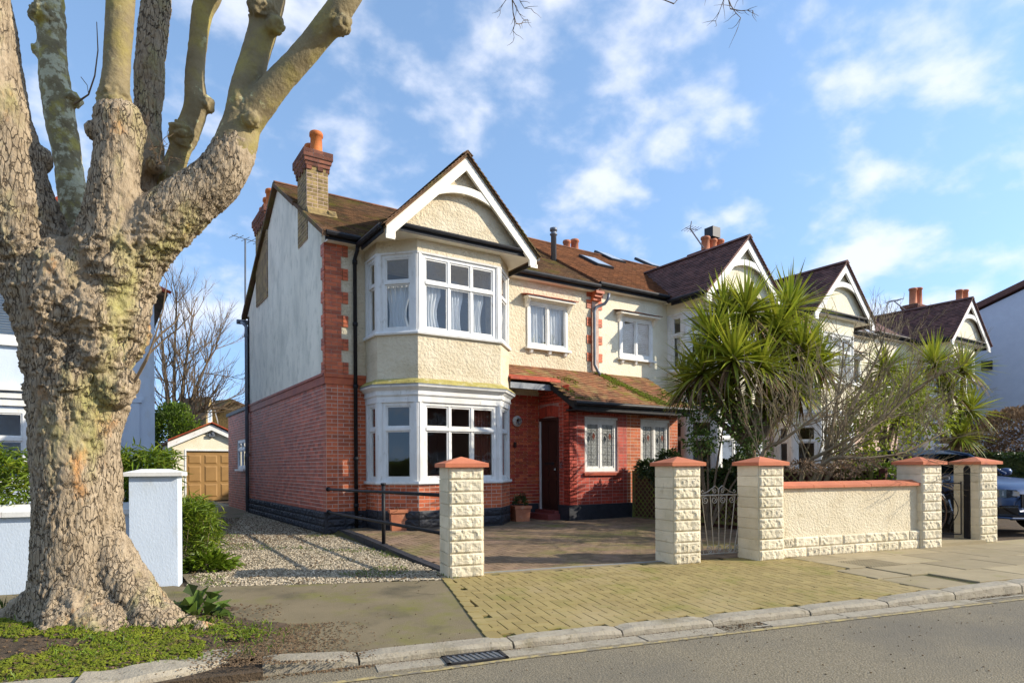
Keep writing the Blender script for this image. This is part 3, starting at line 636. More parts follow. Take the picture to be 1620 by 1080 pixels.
for _ in range(6500):
    u, v = rng.uniform(.9, 3.7), 6.4 + 11 * rng.random(); a, b = qi((u, v))
    if b > -.51 + .52 * (a + 2.68) / 2.6 or u > 3.42 + .055 * (v - 6.6): continue
    if rng.random() > .12 + .8 * sst(v, 10.2, 12) + .5 * (1 - sst(v, 6.6, 7.2)): continue
    db.append((u, v, .014))
scatter('drive_litter', 'debris', db, .016, .5)
pt = np.array(pt); D = rdir(len(pt)); D[:, 2] = np.abs(D[:, 2]) + .5
stuff(leaf_obj('drive_weeds', pt, D, rdir(len(pt)), rng.uniform(.015, .05, len(pt)), .010, 'leaf_bright'))

# ------------------------------------------------------------------ windows
def window(parent, O, ex, n, W_, H_, cols=1, tr=None, fm='white_paint', fr=.055, depth=.06, gl='glass', proud=.0, sash=.03, curtain=None, cm='curtain', name='window', sashm=None):
    """timber casement: frame object with pane (and curtain) sub-parts; O = lower left of the opening on the wall face"""
    O = Vector(O) + Vector(n) * proud; ex = Vector(ex); n = Vector(n); m = MB()
    zs = [0, H_] if tr is None else [0, H_ * tr, H_]
    m.obox(O - n * depth, ex * fr, n * depth, ZUP * H_); m.obox(O - n * depth + ex * (W_ - fr), ex * fr, n * depth, ZUP * H_)
    m.obox(O - n * depth + ex * fr, ex * (W_ - 2 * fr), n * (depth - .001), ZUP * fr); m.obox(O - n * depth + ex * fr + ZUP * (H_ - fr), ex * (W_ - 2 * fr), n * (depth - .001), ZUP * fr)
    iw = W_ - 2 * fr; cw = iw / cols; mu = fr * .62
    for c in range(1, cols): m.obox(O - n * depth + ex * (fr + cw * c - mu / 2) + ZUP * fr, ex * mu, n * (depth - .002), ZUP * (H_ - 2 * fr))
    if tr: m.obox(O - n * depth + ex * fr + ZUP * (zs[1] - fr * .5), ex * iw, n * (depth + .012), ZUP * fr * .9)
    f = m.build(name, fm, parent); ms = MB()
    for c in range(cols):
        x0 = fr + cw * c + (mu / 2 if c else 0); x1 = fr + cw * (c + 1) - (mu / 2 if c < cols - 1 else 0)
        for k in range(len(zs) - 1):
            z0 = zs[k] + (fr if k == 0 else fr * .4); z1 = zs[k + 1] - (fr if k == len(zs) - 2 else fr * .5); d = depth * .62
            B = O - n * depth * .9
            ms.obox(B + ex * x0 + ZUP * z0, ex * sash, n * d, ZUP * (z1 - z0)); ms.obox(B + ex * (x1 - sash) + ZUP * z0, ex * sash, n * d, ZUP * (z1 - z0))
            ms.obox(B + ex * (x0 + sash) + ZUP * z0, ex * (x1 - x0 - 2 * sash), n * (d - .001), ZUP * sash * 1.15); ms.obox(B + ex * (x0 + sash) + ZUP * (z1 - sash), ex * (x1 - x0 - 2 * sash), n * (d - .001), ZUP * sash)
            MB().obox(B + ex * (x0 + sash * .8) + ZUP * (z0 + sash * .8) + n * d * .4, ex * (x1 - x0 - 1.6 * sash), n * .005, ZUP * (z1 - z0 - 1.6 * sash)).build('pane', gl, f)
            if curtain and (k == 0 or curtain[0] == 'full'):
                kind, a0, a1 = curtain; w = x1 - x0; cxa, cxb = x0 + w * a0, x0 + w * a1
                if kind == 'swag': cxa, cxb = x0 + w * (a0 + random.uniform(-.06, .06)), x0 + w * (a1 + random.uniform(-.1, .1))
                mm = MB(); ns = 26; Q = O - n * (depth + .09); rows = 6; vs = []
                for r in range(rows + 1):
                    tz = r / rows; zz = z0 - .05 + (z1 - z0 + .05) * tz; pin = 1 - .30 * math.sin(math.pi * min(tz * 1.2, 1)) if kind == 'swag' else 1
                    for s in range(ns + 1):
                        t = s / ns; x = cxa + (cxb - cxa) * (t * pin + (1 - pin) * .4 * (1 if c % 2 else .6)); vs.append(Q + ex * x + ZUP * zz + n * (.022 * math.sin(t * 34 + 1.7 * c + r * .25) + .01 * math.sin(t * 71)))
                fs = [(r * (ns + 1) + s, r * (ns + 1) + s + 1, (r + 1) * (ns + 1) + s + 1, (r + 1) * (ns + 1) + s) for r in range(rows) for s in range(ns)]
                if kind == 'blind':
                    mm = MB()
                    for z in np.arange(z0, z1, .05): mm.obox(Q + ex * x0 + ZUP * float(z), ex * w, n * .028 + ZUP * .022, ZUP * .003)
                    mm.build('blind', 'blind', f)
                else: np_obj('curtain', vs, fs, cm, f, smooth=True)
    ms.build('sash', sashm or fm, f)
    return f

# ------------------------------------------------------------------ the bay-fronted houses
VW = 12.0; BAYC = 2.26
BAY = [(.785, 12.), (.785, 11.38), (1.355, 10.8), (3.165, 10.8), (3.735, 11.38), (3.735, 12.)]
def offs(poly, d):
    out = []
    for i, p in enumerate(poly):
        p = Vector(p); dirs = []
        if i > 0: e = (p - Vector(poly[i - 1])).normalized(); dirs.append(Vector((e.y, -e.x)))
        if i < len(poly) - 1: e = (Vector(poly[i + 1]) - p).normalized(); dirs.append(Vector((e.y, -e.x)))
        if len(dirs) == 1: o = p + dirs[0] * d
        else: b = (dirs[0] + dirs[1]).normalized(); o = p + b * (d / b.dot(dirs[0]))
        out.append((o.x, o.y))
    return out
EAVE_V, EAVE_Z, RIDGE_V, RIDGE_Z = 11.80, 5.70, 15.7, 8.05
MS = (RIDGE_Z - EAVE_Z) / (RIDGE_V - EAVE_V); MD = V3(0, RIDGE_V - EAVE_V, RIDGE_Z - EAVE_Z)
def build_house(name, label, cb, m, pz, u_l, u_r, bmat, tmain, tgab, first=False, porch_ds=0., full=True, stuc='stucco', group=None, party=None):
    H = thing(name, label, 'house', (cb, 12, 0), group)
    T = lambda s, v, z=0.: V3(cb + m * (s - BAYC), v, z)
    EX = V3(m, 0, 0); NF = V3(0, -1, 0); su = lambda u: (u - cb) * m + BAYC
    s_in = su(party if party is not None else (u_r if m > 0 else u_l)); GZ = pz
    hw = s_in
    # ---- walls
    w = MB(); bo = (.86, 3.66, .3, 2.5); bo2 = (.86, 3.66, 3.8, 5.2); win = (4.63 + porch_ds, 5.80 + porch_ds, 4.02, 5.08)
    lo_m = 'mortar' if first else bmat
    ww = MB(); wall(ww, T(0, VW, 0), EX, NF, hw, 0, 2.86, [bo], .22); ww.build('ground_floor_wall', 'mortar', H)
    wu = MB(); wall(wu, T(0, VW, 0), EX, NF, hw, 2.862, 5.70 + pz, [(bo2[0], bo2[1], bo2[2], bo2[3]), win], .22)
    wu.build('upper_wall', stuc, H)
    inner = MB()
    inner.obox(T(0.02, 12.25, .28), EX * (hw - .04), V3(0, 6.9, 0), ZUP * .05); inner.obox(T(0.02, 12.25, 2.9), EX * (hw - .04), V3(0, 6.9, 0), ZUP * .2); inner.obox(T(.02, 12.25, 5.4), EX * (hw - .04), V3(0, 6.9, 0), ZUP * .05)
    inner.obox(T(0.02, 15.6, .33), EX * (hw - .04), V3(0, .1, 0), ZUP * 2.56); inner.obox(T(.02, 15.6, 3.1), EX * (hw - .04), V3(0, .1, 0), ZUP * 2.29)
    inner.obox(T(4.1, 12.25, .33), EX * .1, V3(0, 3.3, 0), ZUP * 2.56); inner.obox(T(4.1, 12.25, 3.1), EX * .1, V3(0, 3.3, 0), ZUP * 2.29)
    inner.obox(T(hw - .12, 12.25, 0), EX * .1, V3(0, 7, 0), ZUP * 5.4)
    inner.obox(T(.80, 11.0, .3), EX * 2.9, V3(0, 1.2, 0), ZUP * .05) if False else None
    inner.build('inner_walls', 'room', H)
    bk = MB(); bk.obox(T(0, 19.2, 0), EX * hw, V3(0, .2, 0), ZUP * 5.6); bk.build('rear_wall', stuc, H)
    # ---- front brickwork
    brP = Pieces('brick', bmat, 'brick_courses')
    if full:
        bricks(brP, T(0, VW), EX, NF, hw, .42, 2.86, [(.785, 3.735, 0, 3)], bond='f')
    if full:      # moulded band course
        MB().obox(T(-.02, VW - .03, 2.86), EX * .80, V3(0, .03, 0), ZUP * .13).obox(T(-.035, VW - .05, 2.99), EX * .815, V3(0, .05, 0), ZUP * .065).build('string_course', bmat, H)
    # ---- bay
    def ring(poly, z0, z1, mt, nm, d0=0., d1=None, th=.1, r=None):
        A = offs(poly, d0); B = offs(poly, d0 if d1 is None else d1); Ai = offs(poly, d0 - th); Bi = offs(poly, (d0 if d1 is None else d1) - th); n = len(A); vs = []
        for X, z in ((A, z0), (B, z1), (Bi, z1), (Ai, z0)): vs += [T(x, y, z) for x, y in X]
        fs = [(k * n + i, k * n + i + 1, ((k + 1) % 4) * n + i + 1, ((k + 1) % 4) * n + i) for k in range(4) for i in range(n - 1)] + [(0, n, 2 * n, 3 * n), (n - 1, 4 * n - 1, 3 * n - 1, 2 * n - 1)]
        return np_obj(nm, vs, fs, mt, H)
    ring(BAY, .0, .45, 'plinth_black', 'bay_plinth', .0)
    ring(BAY, .45, .955, 'mortar', 'bay_base', .0)
    for i in range(5):
        a, b = Vector(BAY[i]), Vector(BAY[i + 1]); e = (b - a); L = e.length; e.normalize(); nn = Vector((e.y, -e.x))
        e3 = V3(m * e.x, e.y, 0); n3 = V3(m * nn.x, nn.y, 0)
        if full:
            bricks(brP, T(a.x, a.y), e3, n3, L, .45, .955, bond='f')
            for r in range(2 if L > .7 else 2):
                nb_ = max(1, round(L / .42))
                for k in range(nb_): rock('plinth_block', 'plinth_black', H, T(a.x, a.y, .15 + .155 * r + .07) + e3 * (L * (k + .5) / nb_) + n3 * .012, e3 * (L / nb_ - .012), ZUP * .145, n3 * .022)
        ptw = .10
        for z0, z1, tr, cur in ((1.0, 2.48, .665, None), (3.80, 5.24, .64, 'swag')):
            g0 = ptw if i not in (0,) else .12; g1 = ptw if i != 4 else .12
            if L > 1.5: cols = 3; g0 = g1 = .10
            else: cols = 1
            cu = ('swag', .0, .75) if cur else None
            if cur and cols == 1: cu = ('swag', .0, 1.0)
            if z0 < 2 and first and cols == 3: cu = None
            window(H, T(a.x, a.y, z0) + e3 * g0, e3, n3, L - g0 - g1, z1 - z0, cols, tr, proud=-.015, curtain=cu if full else None, fr=.065 if cols == 3 else .06)
            for xa, gg in ((0, g0), (L - g1 + .002, g1)):      # corner posts with a moulded edge
                MB().obox(T(a.x, a.y, z0) + e3 * xa, e3 * (gg - .002), -n3 * .09, ZUP * (z1 - z0)).obox(T(a.x, a.y, z0) + e3 * (xa + gg * .25), e3 * (gg * .5), n3 * .012, ZUP * (z1 - z0)).build('corner_post', 'white_paint', H)
    ring(BAY, .955, 1.0, 'white_paint', 'sill', .055, .05, .2); ring(BAY, .935, .955, 'white_paint', 'sill', .03, .045, .1)
    ring(BAY, 2.48, 2.60, 'white_paint', 'cornice', .015); ring(BAY, 2.60, 2.625, 'white_paint', 'cornice', .035, .045); ring(BAY, 2.625, 2.70, 'white_paint', 'cornice', .03)
    ring(BAY, 2.70, 2.755, 'white_paint', 'cornice', .04, .10, .15); ring(BAY, 2.755, 2.79, 'white_paint', 'cornice', .115, .125, .2); ring(BAY, 2.79, 2.81, 'lead', 'cornice', .13, .13, .25)
    # lumpy mossy skirt above the cornice
    A = offs(BAY, .135); B = offs(BAY, -.015); vs = []; nx, ny = 14, 4; idx = {}
    for i in range(5):
        for k in range(nx + (i == 4)):
            t = k / nx; p0 = Vector(A[i]).lerp(Vector(A[i + 1]), t); p1 = Vector(B[i]).lerp(Vector(B[i + 1]), t)
            for j in range(ny + 1):
                p = p0.lerp(p1, j / ny); z = 2.812 + .12 * (j / ny) ** .8 + (.03 * (fbm([[p.x * 9, p.y * 9, j * .7]], 3)[0] - .4) if 0 < j < ny else 0); vs.append(T(p.x, p.y, z))
    nrow = 5 * nx + 1; fs = [(i * (ny + 1) + j, (i + 1) * (ny + 1) + j, (i + 1) * (ny + 1) + j + 1, i * (ny + 1) + j + 1) for i in range(nrow - 1) for j in range(ny)]
    np_obj('skirt', vs, fs, 'skirt_moss' if full else 'lead', H, smooth=True)
    ring(BAY, 2.85, 3.02, stuc, 'apron', .015, -.004, .1); ring(BAY, 3.02, 3.735, stuc, 'apron', -.004, .0, .1)
    ring(BAY, 3.735, 3.765, 'white_paint', 'sill', .05, .06, .2); ring(BAY, 3.765, 3.80, 'white_paint', 'sill', .06, .04, .2)
    ring(BAY, 5.24, 5.275, 'white_paint', 'head_moulding', .012, .02, .1); ring(BAY, 5.275, 5.56 + pz, stuc, 'frieze', .0, .0, .12)
    if first:
        rc = MB(); vs = []       # brown curtain in the right hand light of the lower bay
        for r in range(2):
            for s in range(31): t = s / 30; vs.append(T(2.62 + .42 * t, 10.98 + .03 * math.sin(t * 40), 1.05 + r * 1.4))
        np_obj('curtain', vs, [(s, s + 1, 32 + s, 31 + s) for s in range(30)], 'red_curtain', H, smooth=True)
    # ---- gable over the bay
    G0, GA, GH = 10.50, 7.21 + pz, 1.645       # front of roof, apex height, half width; slope 1:1
    gs = 1.0; tv = G0 - .0
    zr = lambda d: GA - gs * abs(d)
    vr = EAVE_V + (GA - EAVE_Z - pz) / MS
    for sg in (-1, 1):
        sl = MB(); p = [T(BAYC, G0, GA - .03), T(BAYC, vr, GA - .03), T(BAYC + sg * (GA - pz - EAVE_Z) / gs, EAVE_V, EAVE_Z + pz - .03), T(BAYC + sg * GH, EAVE_V - .15, zr(GH) - .03), T(BAYC + sg * GH, G0, zr(GH) - .03)]
        sl.prism(p, V3(0, 0, -.05)); sl.build('gable_roof', tgab, H)
        P = Pieces('roof_tile', tgab, 'roof_tiles')
        es = V3(-m * sg, 0, 1).normalized(); ex = V3(0, 1, 0); 
        def keep(p, sg=sg):
            d = abs((p.x - cb)); zz = zr(d); return p.y < EAVE_V - .0 + max(0, (zz - EAVE_Z - pz)) / MS + .06 and d < GH + .1
        tiles(P, T(BAYC + sg * (GH + .02), G0 - .03, zr(GH + .02) - .03), ex, es, vr - G0 + .3, (GH + .02) * math.sqrt(2) - .02, keep)
        P.finish(H, 150 if (first or full) else 0, 12)
        # ridge capping, gutter, barge board
        gm = MB(); Lg = EAVE_V - .1 - (G0 + .12)
        gx = BAYC + sg * (GH + .05); gm.tube([T(gx, G0 + .10, zr(GH) - .045), T(gx, EAVE_V - .05, zr(GH) - .045)], .055, 8); gm.obox(T(gx - sg * .03, G0 + .10, zr(GH) - .16), EX * (-sg * .025), V3(0, Lg, 0), ZUP * .14)
        gm.build('gutter', 'black_paint', H)
        bb = MB(); f = G0 + .03; bt = .055; wv = .33
        o = lambda d, z: T(BAYC + sg * d, f, z)
        bb.prism([o(0, GA - .035), o(GH - .03, zr(GH - .03) - .035), o(GH - .03, zr(GH - .03) - .27), o(GH - .20, zr(GH - .03) - .27), o(GH - .20, zr(GH - .2) - wv), o(0, GA - wv)], V3(0, bt, 0))
        bb.prism([o(GH - .05, zr(GH) - .20), o(GH - .015, zr(GH) - .20), o(GH - .015, zr(GH) - .275), o(GH - .185, zr(GH) - .275), o(GH - .185, zr(GH) - .245), o(GH - .05, zr(GH) - .245)], V3(0, -.012, 0)) 
        bb.build('barge_board', 'cream_paint' if stuc == 'stucco' else 'white_paint', H)
        vg = MB(); vg.prism([T(BAYC, f - .02, GA - .03), T(BAYC + sg * GH, f - .02, zr(GH) - .03), T(BAYC + sg * GH, f - .02, zr(GH) - .068), T(BAYC, f - .02, GA - .068)], V3(0, .05, 0)); vg.build('verge', 'lead', H)
    rp = Pieces('ridge_tile', 'tile_red' if False else tgab, 'ridge_tiles'); y = G0 - .03
    while y < vr: 
        for sg in (-1, 1): rp.add(T(BAYC + sg * .055, y + .15, GA - .012), V3(0, .296, 0), V3(m * sg * .115, 0, -.085), V3(m * sg * .085, 0, .115).normalized() * .016)
        y += .3
    rp.finish(H, 40 if full else 0)
    # curved collar between the boards
    cl = MB(); n = 14; up_, dn_ = [], []
    for i in range(n + 1):
        t = -1 + 2 * i / n; d = t * .78; zc = GA - .66 - .20 * t * t; up_.append(T(BAYC + d, G0 + .045, zc + .02)); dn_.append(T(BAYC + d, G0 + .045, zc - .12 - .03 * t * t))
    for i in range(n): cl.prism([up_[i], up_[i + 1], dn_[i + 1], dn_[i]], V3(0, .05, 0))
    cl.build('collar', 'cream_paint' if stuc == 'stucco' else 'white_paint', H)
    gw = MB(); gy = 10.70; gw.prism([T(BAYC - 1.46, gy, 5.55 + pz), T(BAYC + 1.46, gy, 5.55 + pz), T(BAYC, gy, GA - .12)], V3(0, .12, 0)); gw.build('gable_wall', stuc, H)
    sf = MB(); sf.obox(T(BAYC - 1.60, G0 + .12, 5.50 + pz), EX * 3.2, V3(0, 1.6, 0), ZUP * .045); sf.build('soffit', 'cream_paint', H)
    pg = MB(); pg.obox(T(BAYC - 1.48, G0 + .105, 5.505 + pz), EX * 2.96, V3(0, .04, 0), ZUP * .10); pg.tube([T(BAYC - 1.48, G0 + .075, 5.61 + pz), T(BAYC + 1.48, G0 + .075, 5.61 + pz)], .042, 8)
    pg.prism([T(BAYC - 1.46, G0 + .11, 5.60 + pz), T(BAYC - 1.46, gy, 5.64 + pz), T(BAYC - 1.46, gy, 5.60 + pz)], EX * 2.92); pg.build('pent_gutter', 'black_paint', H)
    # ---- main roof
    ul, ur = min(u_l, u_r), max(u_l, u_r)
    rf = MB(); z0 = pz
    rf.prism([V3(ul, EAVE_V, EAVE_Z + z0 - .03), V3(ul, RIDGE_V, RIDGE_Z + z0 - .03), V3(ul, RIDGE_V, RIDGE_Z + z0 - .09), V3(ul, EAVE_V, EAVE_Z + z0 - .09)], V3(ur - ul, 0, 0))
    rf.prism([V3(ul, RIDGE_V, RIDGE_Z + z0 - .032), V3(ul, 19.7, EAVE_Z + z0 - .03), V3(ul, 19.7, EAVE_Z + z0 - .09), V3(ul, RIDGE_V, RIDGE_Z + z0 - .092)], V3(ur - ul, 0, 0)); rf.build('main_roof', tmain, H)
    P = Pieces('roof_tile', tmain, 'roof_tiles')
    chim = (3.5, 4.10, 13.05, 13.9) if first else None
    def keep2(p):
        d = abs(p.x - cb); 
        if zr(d) > p.z - .02 and d < GH + .05 and p.y < vr + .05: return False
        if chim and chim[0] < p.x < chim[1] and chim[2] < p.y < chim[3]: return False
        return True
    if full: tiles(P, V3(ul, EAVE_V - .04, EAVE_Z + z0 - .05), V3(1, 0, 0), MD, ur - ul, MD.length, keep2)
    P.finish(H, 150, 12)
    rp = Pieces('ridge_tile', 'tile_orange', 'ridge_tiles'); x = ul
    while x < ur:
        for sg in (-1, 1): rp.add(V3(x + .15, RIDGE_V + sg * .06, RIDGE_Z + z0 + .0), V3(.295, 0, 0), V3(0, sg * .12, -.075), V3(0, sg * .075, .12).normalized() * .018)
        x += .3
    rp.finish(H, 40 if full else 0)
    # eaves gutter and soffit beside the gable
    for x0, x1 in ((0 if not first else -.05, BAYC - GH - .02), (BAYC + GH + .02, hw)):
        gt = MB(); gt.tube([T(x0, EAVE_V - .05, EAVE_Z + z0 - .06), T(x1, EAVE_V - .05, EAVE_Z + z0 - .06)], .055, 8); gt.obox(T(x0, EAVE_V, EAVE_Z + z0 - .16), EX * (x1 - x0), V3(0, .03, 0), ZUP * .10)
        gt.build('gutter', 'black_paint', H)
    for x0, x1 in ((0, BAYC - GH - .02), (BAYC + GH + .02, hw)): MB().obox(T(x0, EAVE_V + .03, EAVE_Z + z0 - .17), EX * (x1 - x0), V3(0, VW - EAVE_V - .03, 0), ZUP * .03).build('eaves_soffit', 'cream_paint', H)
    # ---- upstairs landing window with tiled hood
    s0, s1 = win[0], win[1]
    wf = window(H, T(s0, VW, 4.02), EX, NF, s1 - s0, 1.06, 2, None, proud=.03, fr=.07 if first else .09, fm='white_paint', sashm='white_paint', curtain=('full', 0, 1) if first else ('blind', 0, 1))
    hd = MB(); hd.obox(T(s0 - .10, VW - .02, 5.10), EX * (s1 - s0 + .2), V3(0, -.20, -.0), ZUP * .05); hd.obox(T(s0 - .03, VW - .001, 5.08), EX * (s1 - s0 + .06), V3(0, -.10, 0), ZUP * .02)
    for sx in (s0 - .06, s1 - .02): hd.prism([T(sx, VW, 5.10), T(sx, VW - .17, 5.10), T(sx, VW - .03, 4.92), T(sx, VW, 4.9)], EX * .08)
    hd.build('window_hood', 'cream_paint', H)
    ht = MB(); k = 0; x = s0 - .15
    while x < s1 + .12: ht.obox(T(x, VW - .26, 5.152 + random.uniform(-.003, .003)), EX * .16, V3(0, .26, .06), ZUP * .014); x += .166
    ht.build('hood_tile', 'tile_red' if first else 'rough_brick', H)
    sm = MB(); sm.obox(T(s0 - .06, VW, 3.965), EX * (s1 - s0 + .12), V3(0, -.11, 0), ZUP * .05)
    for c in (s0 + .06, (s0 + s1) / 2, s1 - .12): sm.prism([T(c, VW, 3.965), T(c, VW - .09, 3.965), T(c, VW - .05, 3.88), T(c, VW, 3.86)], EX * .07)
    sm.build('sill', 'white_paint', H)
    return H, T, EX, brP, s_in

H1, T1, EX1, BP1, sin1 = build_house('bay_fronted_house', 'red brick and cream roughcast house with big white bay windows beside the gravel drive', 5.88, 1, 0., 3.52, 10.25, 'red_brick', 'tile_brown', 'tile_brown', True, 0., True, 'stucco', 'gabled bay houses in the row')
H2, T2, EX2, BP2, sin2 = build_house('bay_fronted_house', 'cream gabled house behind the large spiky palm, joined to the red brick house', 14.3, -1, .07, 10.25, 16.6, 'orange_brick', 'tile_orange', 'tile_purple', False, -.32, True, 'stucco_light', 'gabled bay houses in the row', 10.25)
H3, T3, EX3, BP3, s3_ = build_house('bay_fronted_house', 'third cream gabled house from the left with a purple tiled gable, behind bare branches', 18.95, 1, .20, 16.6, 23.2, 'orange_brick', 'tile_purple', 'tile_purple', False, 0., False, 'stucco_light', 'gabled bay houses in the row')
H4, T4, EX4, BP4, s4_ = build_house('bay_fronted_house', 'farthest cream gabled house of the row, next to the pale blue end wall', 27.55, -1, .32, 23.2, 29.9, 'orange_brick', 'tile_purple', 'tile_purple', False, 0., False, 'stucco_light', 'gabled bay houses in the row', 23.2)

# ---- house 1: side wall, quoins, porch, chimneys, pipes
UW = 3.62; NS = V3(-1, 0, 0); EY = V3(0, 1, 0)
sw = MB(); wall(sw, V3(UW, 19.4, 0), -EY, NS, 7.175, 0, 2.86, (), .22); sw.build('side_base_wall', 'side_mortar', H1)
sideP = Pieces('brick', 'side_brick', 'brick_courses'); bricks(sideP, V3(UW, 19.4, 0), -EY, NS, 7.4, .42, 2.86, bond='s'); sideP.finish(H1, 150)
BP1.finish(H1, 150)
MB().obox(V3(UW - .025, 12.0, 2.86), V3(.025, 0, 0), EY * 7.4, ZUP * .16).obox(V3(UW - .045, 12.0, 3.02), V3(.045, 0, 0), EY * 7.4, ZUP * .05).build('string_course', 'side_brick', H1)
gs_ = MB(); gs_.prism([V3(UW, 12.222, 3.07), V3(UW, 12.222, 5.79), V3(UW, RIDGE_V, RIDGE_Z - .1), V3(UW, 19.4, 5.66), V3(UW, 19.4, 3.07)], V3(.22, 0, 0)); gs_.build('side_gable_wall', 'side_render', H1)
for r in range(3):
    y = 12.0; z = .005 + r * .14; off = .15 if r % 2 else 0
    k = 0
    while y < 19.4:
        w_ = .30 if not (k == 0 and r % 2) else .18; k += 1
        if y + w_ > 19.42: break
        rock('plinth_block', 'plinth_black', H1, V3(UW - .04, y + w_ / 2, z + .07), -EY * (w_ - .012), ZUP * .13, NS * .035); y += w_
MB().box(UW - .035, UW + .8, 11.965, 12.0, 0, .425).box(UW - .035, UW, 12.0, 19.4, 0, .425).build('plinth_backing', 'plinth_black', H1)
for r in range(3):
    for k in range(2): rock('plinth_block', 'plinth_black', H1, T1(.0 + .18 + .36 * k, 11.955, .005 + r * .14 + .07), EX1 * .35, ZUP * .13, V3(0, -.035, 0))
# quoins: toothed red brick corner
qp = Pieces('quoin_brick', 'red_brick', 'quoin_bricks')
for r in range(34):
    z = 3.065 + r * .075; big = (r // 3) % 2 == 0; w_ = .45 if big else .31; x = 0; k = r % 2
    if z > 5.52: break
    while x < w_ - .02:
        l = min(.225 if k % 2 == 0 else .112, w_ - x); k += 1; qp.add(T1(x + l / 2 - .008, VW - .006, z + .0375), EX1 * (l - .010), ZUP * .065, V3(0, -.03, 0)); x += l
    sd = .225 if big else .11; qp.add(V3(UW - .006, VW + sd / 2, z + .0375), -EY * sd, ZUP * .066, NS * .03)
qp.finish(H1, 200)
MB().obox(T1(0, VW - .012, 3.06), EX1 * .31, V3(0, .01, 0), ZUP * 2.45).build('quoin_backing', 'mortar', H1)
# party pier between the two houses
qp = Pieces('pier_brick', 'red_brick', 'pier_bricks')
for r in range(27):
    z = 3.62 + r * .072; big = (r // 3) % 2 == 1 or r > 24; x0, x1 = (10.02, 10.52) if big else (10.16, 10.40)
    nb_ = 2 if big else 1; l = (x1 - x0) / nb_
    for k in range(nb_): qp.add(V3(x0 + l * (k + .5), VW - .015 - (.03 if .0 else 0), z + .036), V3(l - .01, 0, 0), ZUP * .063, V3(0, -.012, 0))
for r in range(3): qp.add(V3(10.28, VW - .07 - r * .03, 5.36 + r * .075), V3(.26, 0, 0), ZUP * .066, V3(0, -.1 - .05 * r, 0))
qp.finish(H1, 120)
MB().box(10.18, 10.38, VW - .028, VW, 3.6, 5.5).build('pier_backing', 'mortar', H1)

